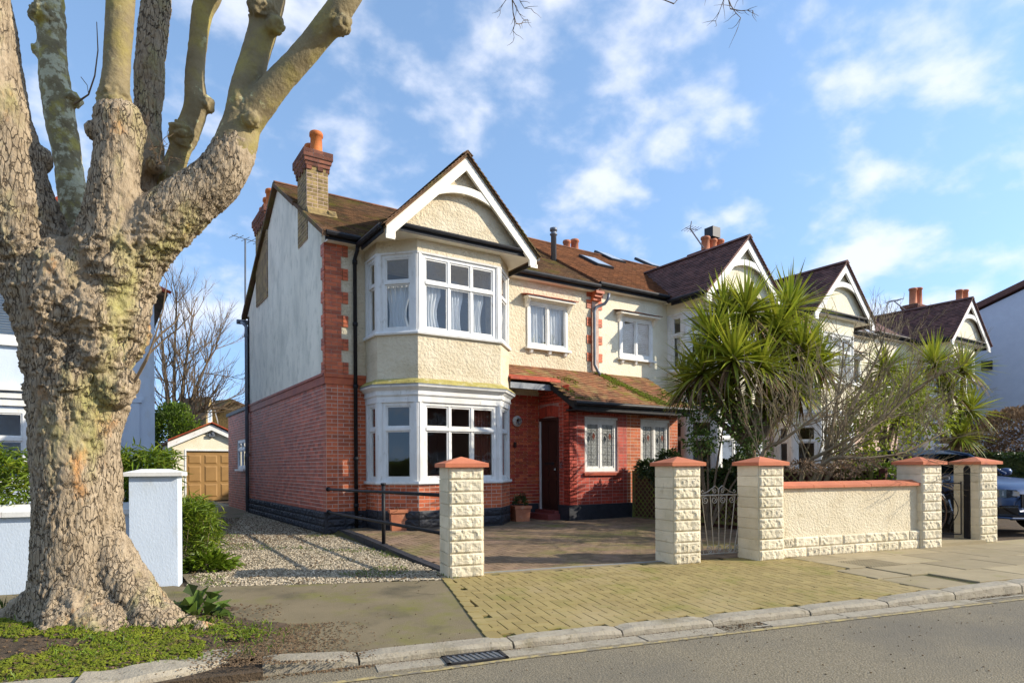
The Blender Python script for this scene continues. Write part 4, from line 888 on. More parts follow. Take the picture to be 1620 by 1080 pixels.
def porch(H, T, EX, s0, s1, wa, wb, bmat, side_door, brP=None, tl='tile_porch'):
    """projecting lean-to porch block between s0 and s1 with one casement between wa and wb"""
    PV = 10.85; NF = V3(0, -1, 0); ES = -EX; L = s1 - s0
    op = (wa - s0, wb - s0, 1.15, 2.36)
    m = MB(); wall(m, T(s0, PV, 0), EX, NF, L, 0, 2.62, [op], .2)
    dop = (11.22 - PV, 11.93 - PV, 0, 2.36)
    wall(m, T(s0, PV, 0), EY, ES, VW - PV, 0, 2.72, [dop] if side_door else [], .2) if side_door else None
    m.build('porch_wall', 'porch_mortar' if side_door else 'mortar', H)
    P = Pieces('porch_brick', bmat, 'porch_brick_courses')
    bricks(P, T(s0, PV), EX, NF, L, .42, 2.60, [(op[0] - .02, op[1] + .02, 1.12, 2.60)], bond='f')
    # soldier arch over the window
    n = int((wb - wa + .1) / .075)
    for k in range(n):
        t = (k + .5) / n; P.add(T(wa - .05 + (wb - wa + .1) * t, PV - .004, 2.485 + .03 * math.sin(math.pi * t)), EX * .064, ZUP * .20, NF * .026)
    if side_door:
        bricks(P, T(s0, PV), EY, ES, VW - PV, .42, 3.05, [(dop[0] - .0, dop[1] + .0, 0, 2.66)], bond='f')
        for k in range(10):
            t = (k + .5) / 10; P.add(T(s0, PV + dop[0] - .0 + (dop[1] - dop[0]) * t, 2.47 + .05 * math.sin(math.pi * t)) + ES * .004, EY * .062, ZUP * .24, ES * .026)
        bricks(P, T(3.735, VW), EX, NF, s0 - 3.735, .42, 2.9, (), bond='f')
    P.finish(H, 300)
    pb = MB(); pb.obox(T(s0 - .03, PV - .03, 0), EX * (L + .03), V3(0, .03, 0), ZUP * .42)
    if side_door: pb.obox(T(s0 - .03, PV, 0), EX * .03, V3(0, dop[0], 0), ZUP * .42); pb.obox(T(3.735, VW - .03, 0), EX * (s0 - 3.735 - .03), V3(0, .03, 0), ZUP * .42)
    pb.build('porch_plinth', 'plinth_black', H)
    # casement with leaded glass, arched head, sill
    f = window(H, T(wa, PV, 1.15), EX, NF, wb - wa, 1.16, 2, None, fm='white_paint', fr=.075, gl='leaded', proud=-.035, sash=.035)
    lc = MB(); wl_ = (wb - wa) / 2
    for c in range(2):
        x0, x1 = wa + wl_ * c + .09, wa + wl_ * (c + 1) - .08; xm = (x0 + x1) / 2; y_ = PV - .001
        for z in (1.42, 1.58, 1.74, 1.90, 2.06): lc.tube([T(x0, y_, z), T(x1, y_, z)], .004, 4)
        for x in (x0 + (x1 - x0) * .25, x0 + (x1 - x0) * .75): lc.tube([T(x, y_, 1.28), T(x, y_, 2.2)], .004, 4)
        for pr in (((xm, 2.06), (x1 - .03, 1.96), (xm, 1.80), (x0 + .03, 1.96), (xm, 2.06)),): lc.tube([T(a, y_, b) for a, b in pr], .005, 4)
        MB().prism([T(xm, y_, 2.02), T(xm + .045, y_, 1.94), T(xm, y_, 1.84), T(xm - .045, y_, 1.94)], V3(0, -.004, 0)).build('stained_diamond', 'red_curtain', f)
    lc.build('lead_cames', 'iron_dark', f)
    hm = MB(); hm.obox(T(wa, PV - .0, 2.31), EX * (wb - wa), V3(0, .05, 0), ZUP * .05); hm.build('head', 'white_paint', f)
    MB().obox(T(wa - .06, PV - .06, 1.06), EX * (wb - wa + .12), V3(0, .1, 0), ZUP * .06).build('sill', 'tile_red', H)
    # lean-to roof: v from eave to wall
    ev, ez, wv, wz = 10.50, 2.66, VW, 3.57; sl = V3(0, wv - ev, wz - ez); Ls = sl.length
    tv = 11.32; tz = ez + (tv - ev) / (wv - ev) * (wz - ez)   # cut line over the door recess
    e0 = s0 - .12
    rf = MB(); rf.prism([T(e0, ev, ez - .03), T(e0, wv, wz - .03), T(e0, wv, wz - .08), T(e0, ev, ez - .08)], EX * (s1 - e0))
    if side_door: rf.prism([T(3.72, tv, tz - .03), T(3.72, wv, wz - .03), T(3.72, wv, wz - .08), T(3.72, tv, tz - .08)], EX * (e0 - 3.72))
    rf.build('porch_roof', tl, H)
    P = Pieces('porch_roof_tile', tl, 'porch_roof_tiles')
    sx0 = 3.72 if side_door else e0; O = T(sx0, ev, ez - .02) if EX.x > 0 else T(s1, ev, ez - .02)
    def keep(p):
        s = (p.x - T(0, 0).x) * EX.x
        return s > e0 - .05 or p.y > tv
    tiles(P, O, V3(1, 0, 0), sl, s1 - sx0, Ls, keep, .168, .105, .016); P.finish(H, 300, 10)
    g = MB(); g.obox(T(e0, ev - .01, ez - .20), EX * (s1 - e0), V3(0, .03, 0), ZUP * .14); g.tube([T(e0 - .02, ev - .05, ez - .055), T(s1, ev - .05, ez - .055)], .05, 8); g.build('gutter', 'black_paint', H)
    MB().obox(T(e0 + .03, ev + .02, ez - .2), EX * (s1 - e0 - .03), V3(0, PV - ev - .02, 0), ZUP * .03).build('eaves_soffit', 'black_paint', H)
    if side_door:
        bb = MB(); bb.prism([T(e0 - .035, ev - .03, ez - .03), T(e0 - .035, tv + .02, tz - .0), T(e0 - .035, tv + .02, tz - .17), T(e0 - .035, ev - .03, ez - .20)], EX * .035); bb.build('barge_board', 'black_paint', H)
        fa = MB(); fa.obox(T(3.735, tv - .0, tz - .21), EX * (e0 - 3.735), V3(0, .05, 0), ZUP * .17); fa.build('fascia_beam', 'lead', H)
        vt = Pieces('edge_tile', 'tile_red', 'edge_tiles'); x = 3.70
        while x < e0 + .05: vt.add(T(x + .11, tv + .03, tz + .035), EX * .218, V3(0, .16, .09), V3(0, -.09, .16).normalized() * .03); vt.add(T(x + .11, tv - .05, tz + .0), EX * .216, V3(0, .02, .06), V3(0, -.06, .02).normalized() * .03); x += .22
        vt.finish(H, 60)
    return PV
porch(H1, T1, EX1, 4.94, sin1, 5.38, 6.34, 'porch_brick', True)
porch(H2, T2, EX2, 4.62, sin2, 4.92, 5.86, 'orange_brick', False)
BP2.finish(H2, 100)
# front door in the porch's side wall, lamp, step
dr = MB(); dr.box(8.56, 8.60, 11.26, 11.89, .30, 2.30).build('front_door', 'door_wood', H1)
fd = bpy.data.objects['front_door']
for z0, z1 in ((.42, .95), (1.05, 1.25), (1.4, 2.2)):
    for y0, y1 in ((11.31, 11.55), (11.60, 11.84)): MB().box(8.545, 8.565, y0, y1, z0, z1).build('door_panel', 'door_wood', fd)
MB().box(8.535, 8.56, 11.42, 11.72, 1.30, 1.36).build('letter_plate', 'iron_dark', fd)
MB().lathe((8.53, 11.33, 1.20), [(.0, -.03), (.03, -.02), (.03, .02), (0, .03)], 10).build('door_knob', 'car_trim', fd)
MB().box(8.53, 8.60, 11.22, 11.26, .2, 2.36).box(8.53, 8.60, 11.26, 11.93, 2.30, 2.36).build('door_frame', 'door_wood', H1); MB().box(8.53, 8.60, 11.89, 11.93, .2, 2.30).build('door_jamb', 'white_paint', H1)
MB().box(8.20, 8.62, 11.15, 11.97, .0, .22).box(8.42, 8.60, 11.20, 11.95, .22, .29).build('doorstep', 'door_step', H1)
lp = onv(818, 666, VW - .02); lm = MB()
vs = []; n = 22
lm2 = MB(); prof = [(.0, .075), (.06, .07), (.105, .045), (.125, .01), (.125, -.0)]
for r_, d_ in prof[1:]:
    for k in range(n): a = 2 * math.pi * k / n; vs.append(lp + V3(math.cos(a) * r_, -d_, math.sin(a) * r_))
fs = [(i * n + k, i * n + (k + 1) % n, (i + 1) * n + (k + 1) % n, (i + 1) * n + k) for i in range(len(prof) - 2) for k in range(n)] + [tuple(range(n))]
np_obj('porch_lamp', vs, fs, 'lamp_white', H1, smooth=True)
MB().box(7.86, 7.92, VW - .05, VW - .01, 1.70, 1.82).build('meter_box', 'door_wood', H1)
MB().box(8.49, 8.515, 11.06, 11.11, 1.22, 1.36).build('doorbell', 'car_trim', H1)

def chimney(H, u0, u1, v0, v1, z0, zs, zt, brick_m, pots, pm='pot_orange', lim=60):
    P = Pieces('chimney_brick', brick_m, 'chimney_bricks'); m = MB(); m.box(u0, u1, v0, v1, z0, zt - .02); m.build('chimney_stack', 'mortar', H)
    for O, ex, n, L in ((V3(u0, v0, 0), V3(1, 0, 0), V3(0, -1, 0), u1 - u0), (V3(u0, v1, 0), V3(0, -1, 0), V3(-1, 0, 0), v1 - v0), (V3(u1, v0, 0), V3(0, 1, 0), V3(1, 0, 0), v1 - v0), (V3(u1, v1, 0), V3(-1, 0, 0), V3(0, 1, 0), u1 - u0)):
        bricks(P, O, ex, n, L, z0, zs, bond='f')
    P.finish(H, lim)
    P = Pieces('corbel_brick', 'rough_brick', 'corbel_bricks'); nr = 5; g = (zt - zs) / nr
    for r in range(nr):
        d = (.012, .035, .06, .085, .085)[r]; z = zs + g * (r + .5); MB().box(u0 - d + .006, u1 + d - .006, v0 - d + .006, v1 + d - .006, z - g / 2 + .001, z + g / 2 - .001).build('corbel_course', 'stock_brick' if r == 0 else 'mortar', H)
        for O, ex, n, L in ((V3(u0 - d, v0 - d, z), V3(1, 0, 0), V3(0, -1, 0), u1 - u0 + 2 * d), (V3(u0 - d, v1 + d, z), V3(0, -1, 0), V3(-1, 0, 0), v1 - v0 + 2 * d), (V3(u1 + d, v0 - d, z), V3(0, 1, 0), V3(1, 0, 0), v1 - v0 + 2 * d), (V3(u1 + d, v1 + d, z), V3(-1, 0, 0), V3(0, 1, 0), u1 - u0 + 2 * d)):
            k = max(1, round(L / (.225 if r else .11))); l = L / k
            for i in range(k):
                if r == 0 and i % 2: continue
                if r == 0: P.add(O + ex * (l * (i + .5)) - n * .02, ex * (l - .008), ZUP * (g - .009), n * .075); continue
                P.add(O + ex * (l * (i + .5)) - n * .045, ex * (l - .008), ZUP * (g - .009), n * .09)
    P.finish(H, 60)
    MB().box(u0, u1, v0, v1, zt - .02, zt + .03).build('flaunching', 'stock_brick', H)
    for pu_, pv_, h, r in pots:
        MB().lathe((pu_, pv_, zt), [(r * 1.12, 0), (r * 1.1, .07), (r, .09), (r * .93, h - .1), (r * 1.12, h - .09), (r * 1.12, h - .03), (r * 1.0, h), (r * .8, h), (r * .75, h - .12)], 18).build('chimney_pot', pm, H, True)
chimney(H1, 3.60, 4.04, 13.15, 13.86, 5.95, 7.38, 7.78, 'stock_brick', [(3.86, 13.36, .50, .125), (3.83, 13.68, .36, .12)])
chimney(H1, 3.585, 4.0, 16.8, 18.1, 5.6, 7.5, 7.9, 'stock_brick', [(3.74, 17.0, .5, .12), (3.76, 17.4, .42, .12), (3.74, 17.8, .3, .11)], lim=20)
MB().prism([V3(4.02, 13.05, 6.44), V3(4.22, 13.05, 6.46), V3(4.02, 13.05, 6.56)], V3(0, .9, .54)).prism([V3(3.6, 13.14, 6.5), V3(3.6, 13.02, 6.44), V3(3.6, 13.14, 6.62)], V3(.6, 0, 0)).build('flashing', 'stock_brick', H1)
# dark verge of the left roof slope
vg = MB()
for a_, b_ in (((EAVE_V - .05, EAVE_Z - .03), (13.12, EAVE_Z + (13.12 - EAVE_V) * MS)), ((13.9, EAVE_Z + (13.9 - EAVE_V) * MS), (RIDGE_V, RIDGE_Z)), ((RIDGE_V, RIDGE_Z), (19.7, EAVE_Z - .02))):
    vg.prism([V3(3.50, *a_), V3(3.50, *b_), V3(3.50, b_[0], b_[1] - .10), V3(3.50, a_[0], a_[1] - .10)], V3(.12, 0, 0))
vg.build('verge', 'tile_brown', H1)
# pipes
dp = MB(); x = .56; dp.tube([T1(x, EAVE_V - .05, 5.55), T1(x, EAVE_V + .0, 5.42), T1(x, VW - .06, 5.30), T1(x, VW - .06, .12)], .038, 10)
for z in (5.2, 4.0, 2.8, 1.4, .5): dp.tube([T1(x, VW - .06, z), T1(x, VW - .06, z + .07)], .05, 10)
dp.build('downpipe', 'black_paint', H1, True)
dp = MB(); dp.tube([V3(3.48, 19.5, 5.46), V3(3.52, 19.3, 5.36), V3(3.55, 19.25, 5.28), V3(3.55, 19.25, .05)], .05, 10); dp.build('downpipe', 'grey_metal', H1, True)
for z in (5.0, 3.1, 1.6): MB().tube([V3(3.55, 19.25, z), V3(3.55, 19.25, z + .09)], .065, 10).build('pipe_collar', 'grey_metal', H1)
MB().tube([V3(3.38, 19.75, 5.52), V3(4.5, 19.75, 5.52)], .07, 8).build('gutter', 'grey_metal', H1)
pd = MB(); pd.tube([V3(10.52, EAVE_V - .07, 5.50), V3(10.50, EAVE_V - .05, 5.36), V3(10.46, EAVE_V + .02, 5.26), V3(10.25, VW - .09, 5.16), V3(10.2, VW - .09, 5.05), V3(10.2, VW - .09, 3.75), V3(10.26, VW - .12, 3.62), V3(10.27, VW - .2, 3.5)], .038, 10); pd.build('downpipe', 'grey_metal', H2, True)
fl = MB(); c = onv(876, 398, 13.55); fl.lathe(c - ZUP * .35, [(.075, 0), (.075, .78), (.10, .79), (.10, .82), (.07, .83), (.07, .89), (.10, .90), (.10, .97), (.06, .98)], 14); fl.build('flue_pipe', 'grey_metal', H1, True)
# rooflights on the second house
nr_ = V3(0, -MS, 1).normalized()
for (px, py, w_) in ((942, 417, .62), (964, 409, .62), (1026, 419, .6)):
    d = at(px, py, 1.) - V3(0, 0, EYE); t = (EAVE_Z + .05 - EYE - MS * EAVE_V) / (d.z - MS * d.y); c = V3(0, 0, EYE) + d * t; up = MD.normalized()
    sk = MB(); hh = .98
    sk.obox(c - V3(w_ / 2, 0, 0) - up * hh / 2, V3(w_, 0, 0), up * hh, nr_ * .09); f = sk.build('rooflight', 'iron_dark', H2)
    MB().obox(c - V3(w_ / 2 - .06, 0, 0) - up * (hh / 2 - .07) + nr_ * .088, V3(w_ - .12, 0, 0), up * (hh - .14), nr_ * .008).build('pane', 'skylight_glass', f)
# chimneys, pots and cowl of the row
p_ = onv(1128, 396, 15.8); chimney(H2, p_.x - .8, p_.x + .6, 15.5, 16.2, 7.3, p_.z - .55, p_.z - .2, 'rough_brick', [(p_.x - .42, 15.8, .62, .16), (p_.x - .02, 15.8, .60, .16), (p_.x + .38, 15.8, .66, .16)], 'terracotta', 0)
MB().box(p_.x - .24, p_.x + .18, 15.6, 16.0, p_.z + .44, p_.z + .82).box(p_.x - .14, p_.x + .08, 15.7, 15.9, p_.z + .38, p_.z + .44).build('chimney_cowl', 'iron_dark', H2)
chimney(H2, 13.6, 14.3, 17.2, 17.9, 7.0, 8.4, 8.6, 'rough_brick', [(13.75, 17.5, .55, .13), (14.1, 17.5, .65, .14)], 'terracotta', 0)
p_ = onv(1448, 486, 16.2); chimney(H3, p_.x - .7, p_.x + .9, 15.8, 16.5, 7.2, p_.z - .28, p_.z + .02, 'rough_brick', [(p_.x - .35, 16.15, .9, .18), (p_.x + .2, 16.15, 1.0, .19)], 'terracotta', 0)
p_ = onv(1521, 478, 15.9); chimney(H4, p_.x - .5, p_.x + .7, 15.6, 16.2, 7.2, p_.z - .5, p_.z - .1, 'rough_brick', [(p_.x - .25, 15.9, .75, .17), (p_.x + .45, 15.9, .85, .17)], 'terracotta', 0)
def aerial(label, base, top, dirv, parent_len=.6, n=5, L=.5, group='roof aerials'):
    a = thing('tv_aerial', label, 'aerial', tuple(base), group); MB().tube([base, top], .026, 6).build('mast', 'grey_metal', a)
    dv = Vector(dirv).normalized(); sd = dv.cross(ZUP).normalized(); m = MB(); m.tube([top - dv * parent_len * .4, top + dv * parent_len * .6], .012, 5)
    for i in range(n): c = top + dv * parent_len * (-.35 + .9 * i / (n - 1)); m.tube([c - sd * L / 2, c + sd * L / 2], .008, 5)
    m.build('boom', 'grey_metal', a); return a
b_ = at(388, 510, 18.6); t_ = at(388, 378, 18.6); aerial('tall thin aerial mast rising behind the rendered side wall', b_, t_, (1, .3, 0), 1.0, 6, .5)
b_ = at(1113, 392, 21.2); t_ = at(1092, 362, 21.0); A2 = aerial('small aerial on a bent pole beside the metal chimney cowl', b_, t_, (.9, -.2, 0), .5, 5, .5)
MB().tube([t_, at(1094, 350, 21)], .02, 6).build('mast', 'grey_metal', A2)
b_ = at(1432, 490, 26.5); t_ = at(1414, 476, 26.); aerial('aerial with a long boom left of two tall chimney pots', b_, t_, (1, .2, .3), 1.0, 6, .5)
# rear single-storey wing
X = thing('rear_wing', 'low red brick rear wing with a small white window beyond the grey drainpipe', 'extension', (4, 22, 0))
m = MB(); wall(m, V3(UW + .02, 22.9, 0), -EY, NS, 3.48, 0, 2.98, [(22.9 - 21.25, 22.9 - 20.0, 1.25, 2.13)], .2); m.box(UW + .22, 8, 22.7, 22.9, 0, 2.98); m.build('wing_wall', 'side_mortar', X)
P = Pieces('brick', 'side_brick', 'brick_courses'); bricks(P, V3(UW + .02, 22.9, 0), -EY, NS, 3.45, .02, 2.98, [(22.9 - 21.27, 22.9 - 19.98, 1.22, 2.15)]); P.finish(X, 120)
MB().box(UW - .03, 8, 19.42, 23.0, 2.98, 3.08).build('flat_roof', 'iron_dark', X)
window(X, V3(UW + .02, 21.25, 1.25), -EY, NS, 1.25, .88, 2, .68, fm='white_frame', fr=.07, proud=-.01); MB().box(UW - .06, UW + .05, 19.95, 21.3, 1.19, 1.25).build('sill', 'white_frame', X)

# ------------------------------------------------------------------ pillars, wall, gates, rail
PW = .40
def pillar(label, px, py, blocks_left=False):
    c = onz(px, py); a0, b0 = qi(c); t = thing('gate_pillar', label, 'pillar', tuple(q(a0 + PW / 2, b0 - PW / 2, 0)), 'cream block pillars with red caps')
    MB().obox(q(a0, b0 - .0, -.05), T_ * PW, -M_ * PW, ZUP * 1.305).build('core', 'block_cream', t)
    for r in range(9):
        z = .0 + r * .1395
        rock('block', 'block_cream', t, q(a0 + PW / 2, b0 + .012, z + .07), T_ * (PW - .012), ZUP * .132, M_ * .021, None, 19, 9)
        MB().obox(q(a0 - .010 - random.uniform(0, .004), b0 + .0, z + .004), T_ * .012, -M_ * PW, ZUP * .131).build('side_block', 'block_cream', t)
        MB().obox(q(a0 + PW - .002, b0 + .0, z + .004), T_ * (.01 + random.uniform(0, .004)), -M_ * PW, ZUP * .131).build('side_block', 'block_cream', t)
    e = .055; z0 = 1.255; A = [q(a0 - e, b0 + e + .01, z0), q(a0 + PW + e, b0 + e + .01, z0), q(a0 + PW + e, b0 - PW - e, z0), q(a0 - e, b0 - PW - e, z0)]; B = [p + ZUP * .045 for p in A]; ap = q(a0 + PW / 2, b0 - PW / 2, z0 + .125)
    i = .03; Bi = [p.lerp(ap - ZUP * .08, .05) + ZUP * .004 for p in B]
    MB().add(A + B + Bi + [ap], [(0, 3, 2, 1)] + [(k, (k + 1) % 4, 4 + (k + 1) % 4, 4 + k) for k in range(4)] + [(4 + k, 4 + (k + 1) % 4, 8 + (k + 1) % 4, 8 + k) for k in range(4)] + [(8 + k, 8 + (k + 1) % 4, 12) for k in range(4)]).build('cap', 'cap_red', t)
    return a0, b0
PL = [pillar('cream block pillar holding the black handrail, leftmost of the red-capped pillars', 711, 915),
      pillar('cream block pillar left of the scrolled pale iron gate', 1066, 893),
      pillar('cream block pillar at the left end of the low rendered wall, beside the black gate post', 1201, 887),
      pillar('cream block pillar at the right end of the low rendered wall', 1459, 868),
      pillar('rightmost cream block pillar, in front of the blue car', 1550, 859)]
# low wall between pillars 3 and 4
a0 = PL[2][0] + PW; a1 = PL[3][0]; b3, b4 = PL[2][1], PL[3][1]
fw = thing('garden_wall', 'low cream roughcast wall with red tile coping between two pillars', 'wall', tuple(q((a0 + a1) / 2, b3 - .15)))
A0, A1 = q(a0 + .005, b3 - .06), q(a1 - .005, b4 - .06); wd = (A1 - A0); wl = wd.length; wd.normalize(); wn = V3(wd.y, -wd.x, 0)
seam = .57
MB().obox(A0 + ZUP * -.05, wd * wl * seam, -wn * .2, ZUP * .995).build('wall_panel', 'wall_render', fw); MB().obox(A0 + wd * wl * seam - wn * .008 + ZUP * -.05, wd * wl * (1 - seam), -wn * .19, ZUP * .995).build('wall_panel', 'wall_render', fw)
for r in range(2):
    nb_ = 6; l = wl / nb_; o_ = l / 2 if r else 0
    for k in range(nb_ + (1 if r else 0)):
        x0 = max(0, k * l - o_); x1 = min(wl, (k + 1) * l - o_); rock('block', 'block_cream', fw, A0 + wd * (x0 + x1) / 2 + wn * .024 + ZUP * (.005 + r * .138 + .068), wd * (x1 - x0 - .01), ZUP * .130, wn * .021, None, 19, 9)
MB().obox(A0 - ZUP * .05, wd * wl, wn * .016, ZUP * .325).build('base_course', 'block_cream', fw)
k = 0; x = -.005; L4 = [.53, .53, .50, .53, .46]
s_ = (wl + .03) / sum(L4)
for l in L4:
    l *= s_; Q = A0 + wd * (x + .004) + ZUP * (.945 + random.uniform(-.003, .003)); MB().prism([Q + wn * .05, Q + wn * .05 + ZUP * .035, Q - wn * .10 + ZUP * .085, Q - wn * .25 + ZUP * .035, Q - wn * .25], wd * (l - .008)).build('coping_tile', 'cap_red', fw); x += l
# scrolled iron gate
def spiral(c, r0, turns, sx, sz, ax, n=22, ph=0.):
    return [c + ax * (sx * r0 * (1 - .75 * i / n) * math.cos(ph + turns * 2 * math.pi * i / n)) + ZUP * (sz * r0 * (1 - .75 * i / n) * math.sin(ph + turns * 2 * math.pi * i / n)) for i in range(n + 1)]
ga = PL[1][0] + PW + .02; gpost = onz(1186, 880); gx, gb_ = qi(gpost); gw = gx - .05 - ga; gb0 = PL[1][1] - .22
G = thing('iron_gate', 'pale wrought iron garden gate with scrolls between two block pillars', 'gate', tuple(q(ga + gw / 2, gb0)))
O = q(ga, gb0); gx_ = (q(gx - .05, gb_ - .02) - O); gw = gx_.length; gx_.normalize(); GP = lambda s, z: O + gx_ * s + ZUP * z
m = MB(); rr = .009
for p in ([GP(0, .86), GP(gw, .86)], [GP(0, .07), GP(gw, .07)], [GP(0, .07), GP(0, .88)], [GP(gw, .07), GP(gw, .88)]): m.tube(p, rr * 1.2, 6)
m.build('frame', 'iron_pale', G)
for i in range(7):
    t = i / 6; MB().tube([GP(gw * (.5 + (t - .5) * .92), .86), GP(gw * (.5 + (t - .5) * .55), .07)], rr * .75, 6).build('bar', 'iron_pale', G)
for i in range(6):
    c = GP(gw * (.10 + .16 * i), .795); MB().tube(spiral(c, .055, 1.5, 1 if i % 2 else -1, 1, gx_, 20, math.pi / 2), rr * .7, 5).build('scroll', 'iron_pale', G)
    if i < 5: c = GP(gw * (.14 + .18 * i), .135); MB().tube(spiral(c, .055, 1.5, 1 if i % 2 else -1, 1, gx_, 20, -math.pi / 2), rr * .7, 5).build('scroll', 'iron_pale', G)
for sg in (-1, 1):
    c0 = GP(gw / 2, .99); pts = [GP(gw / 2, .87), GP(gw / 2 + sg * .01, .95), GP(gw / 2 + sg * .06, .985), GP(gw / 2 + sg * .11, .95), GP(gw / 2 + sg * .2, .90), GP(gw / 2 + sg * .27, .885), GP(gw / 2 + sg * .29, .91), GP(gw / 2 + sg * .265, .93), GP(gw / 2 + sg * .25, .91)]
    MB().tube(pts, rr * .7, 5).build('scroll', 'iron_pale', G)
    MB().tube(spiral(GP(gw / 2 + sg * .07, .915), .038, 1.3, sg, 1, gx_, 16), rr * .6, 5).build('scroll', 'iron_pale', G)
MB().tube([GP(gw * .98, .62), GP(gw * 1.02, .62), GP(gw * 1.02, .60)], .014, 6).build('latch', 'iron_dark', G)
t = thing('gate_post', 'black timber gate post fixed beside the pillar of the scrolled gate', 'post', tuple(q(gx, gb_)), 'black gate posts')
Q = q(gx - .035, gb_ + .02); MB().prism([Q + ZUP * .05, Q + T_ * .075 + ZUP * .05, Q + T_ * .075 + ZUP * 1.07, Q + ZUP * 1.02], -M_ * .06).build('post_board', 'black_paint', t)
for z in (.25, .55, .85): MB().tube([Q + T_ * .037 + M_ * .003 + ZUP * z, Q + T_ * .037 + M_ * .014 + ZUP * z], .013, 8).build('bolt', 'alu', t)
# second gate, swung open behind the two right-hand pillars
a5, b5 = PL[4]; t = thing('gate_post', 'black arched timber post against the inner side of the rightmost pillar', 'post', tuple(q(a5 - .03, b5 - .2)), 'black gate posts')
Q = q(a5 - .045, b5 - .13); m = MB(); pts = [Q + ZUP * .04, Q + ZUP * 1.19]; 
for i in range(7): an = math.pi * (1 - i / 6); pts.append(Q - M_ * (.045 - .045 * math.cos(math.pi - an)) * 1.0 + ZUP * (1.19 + .04 * math.sin(an)))
pts = pts[:1] + [Q + ZUP * 1.19] + [Q - M_ * (.09 * i / 6) + ZUP * (1.19 + .045 * math.sin(math.pi * i / 6)) for i in range(1, 6)] + [Q - M_ * .09 + ZUP * 1.19, Q - M_ * .09 + ZUP * .04]
m.prism(pts, T_ * .03); m.build('post_board', 'black_paint', t)
G = thing('iron_gate', 'dark curly iron gate swung open in front of the bicycle', 'gate', tuple(q(a5 - .1, b5 - .8)))
O = q(a5 - .06, b5 - .25); gd = (V3(-.25, .97, 0)).normalized(); GP = lambda s, z: O + gd * s + ZUP * z; L2 = .95
m = MB(); [m.tube(p, .010, 6) for p in ([GP(0, .12), GP(0, .98)], [GP(L2, .12), GP(L2, .98)], [GP(0, .12), GP(L2, .12)], [GP(0, .95), GP(L2, .95)])]; m.build('frame', 'iron_dark', G)
for i in range(5):
    pts = [GP(L2 * (.1 + .2 * i + .06 * math.sin(z * 9 + i * 2)), z) for z in np.linspace(.12, .95, 16)]; MB().tube(pts, .007, 5).build('bar', 'iron_dark', G)
for i in range(3): MB().tube(spiral(GP(L2 * (.2 + .3 * i), 1.02), .08, 1.2, 1, 1, gd, 18), .007, 5).build('scroll', 'iron_dark', G)
MB().obox(q(PL[3][0] + PW, b4 - .45, -.03), T_ * (PL[4][0] - PL[3][0] - PW), M_ * .40, ZUP * .09).build('gate_step', 'slab', None).__setitem__('kind', 'structure')
# handrail
HR = thing('handrail', 'black tubular handrail from the house corner to the leftmost pillar', 'handrail', (3.72, 9.4, 0))
w1 = V3(3.64, 11.97, .86); w2 = V3(3.64, 11.94, .43); p1 = q(PL[0][0] + .12, PL[0][1] - PW - .0, .92); p2 = q(PL[0][0] + .12, PL[0][1] - PW - .0, .45)
ps = onz(607, 862, .05)
for A_, B_ in ((w1, p1), (w2, p2)): 
    mid = A_.lerp(B_, .5); MB().tube([A_, A_.lerp(B_, .3) + ZUP * -.004, mid, B_], .024, 10).build('rail', 'black_paint', HR, True)
    MB().tube([A_ + (B_ - A_).normalized() * .0, A_ + (B_ - A_).normalized() * .05], .045, 12).build('wall_flange', 'black_paint', HR)
MB().tube([V3(ps.x, ps.y, 0), V3(ps.x, ps.y, 1.0)], .03, 12).tube([V3(ps.x, ps.y, .985), V3(ps.x, ps.y, 1.02)], .042, 12).build('post', 'black_paint', HR, True)

# terracotta planters
def planter(label, px, py, w_, h_, dead):
    c = onz(px, py, .085); t = thing('planter', label, 'plant pot', tuple(c), 'square terracotta planters'); r = w_ / 2; rot = Matrix.Rotation(R(-12), 3, 'Z')
    ring = lambda s, z: [c + rot @ V3(x * s, y * s, z) for x, y in ((-1, -1), (1, -1), (1, 1), (-1, 1))]
    L_ = [ring(r * .86, .0), ring(r * .97, h_ - .07), ring(r * 1.08, h_ - .065), ring(r * 1.1, h_), ring(r * .9, h_), ring(r * .88, h_ - .06)]
    vs = sum(L_, []); fs = [(i * 4 + k, i * 4 + (k + 1) % 4, i * 4 + 4 + (k + 1) % 4, i * 4 + 4 + k) for i in range(5) for k in range(4)] + [(20, 21, 22, 23), (3, 2, 1, 0)]
    MB().add(vs, fs).build('pot', 'terracotta', t)
    MB().add(ring(r * .87, h_ - .045), [(0, 1, 2, 3)]).build('compost', 'soil', t)
    n = 26 if dead else 420; C_ = np.array([tuple(c + rot @ V3(random.uniform(-.6, .6) * r, random.uniform(-.6, .6) * r, h_ - .05)) for _ in range(n)])
    if dead:
        D = np.column_stack([rng.normal(0, .6, n), rng.normal(0, .6, n), rng.uniform(.3, 1, n)]); leaf_obj('dry_stalks', C_, D, rdir(n), rng.uniform(.1, .24, n), .016, 'pale_twig', t)
    else:
        d = rdir(n); d[:, 2] = np.abs(d[:, 2]); C_ = np.array(tuple(c)) + [0, 0, h_ + .02] + d * np.array([.16, .16, .24]) * rng.uniform(.5, 1, (n, 1)); leaf_obj('foliage', C_, d + rdir(n) * .5, rdir(n), rng.uniform(.03, .06, n), .025, 'leaf_dark', t)
        C2 = np.array(tuple(c)) + [0, 0, h_ + .22] + rdir(40) * [.14, .14, .05]; leaf_obj('dried_flowers', C2, rdir(40), rdir(40), .04, .03, 'red_curtain', t)
planter('terracotta planter with dry white stalks under the bay window', 632, 838, .40, .40, True)
planter('terracotta planter with a small dark shrub beside the front door', 823, 824, .36, .34, False)

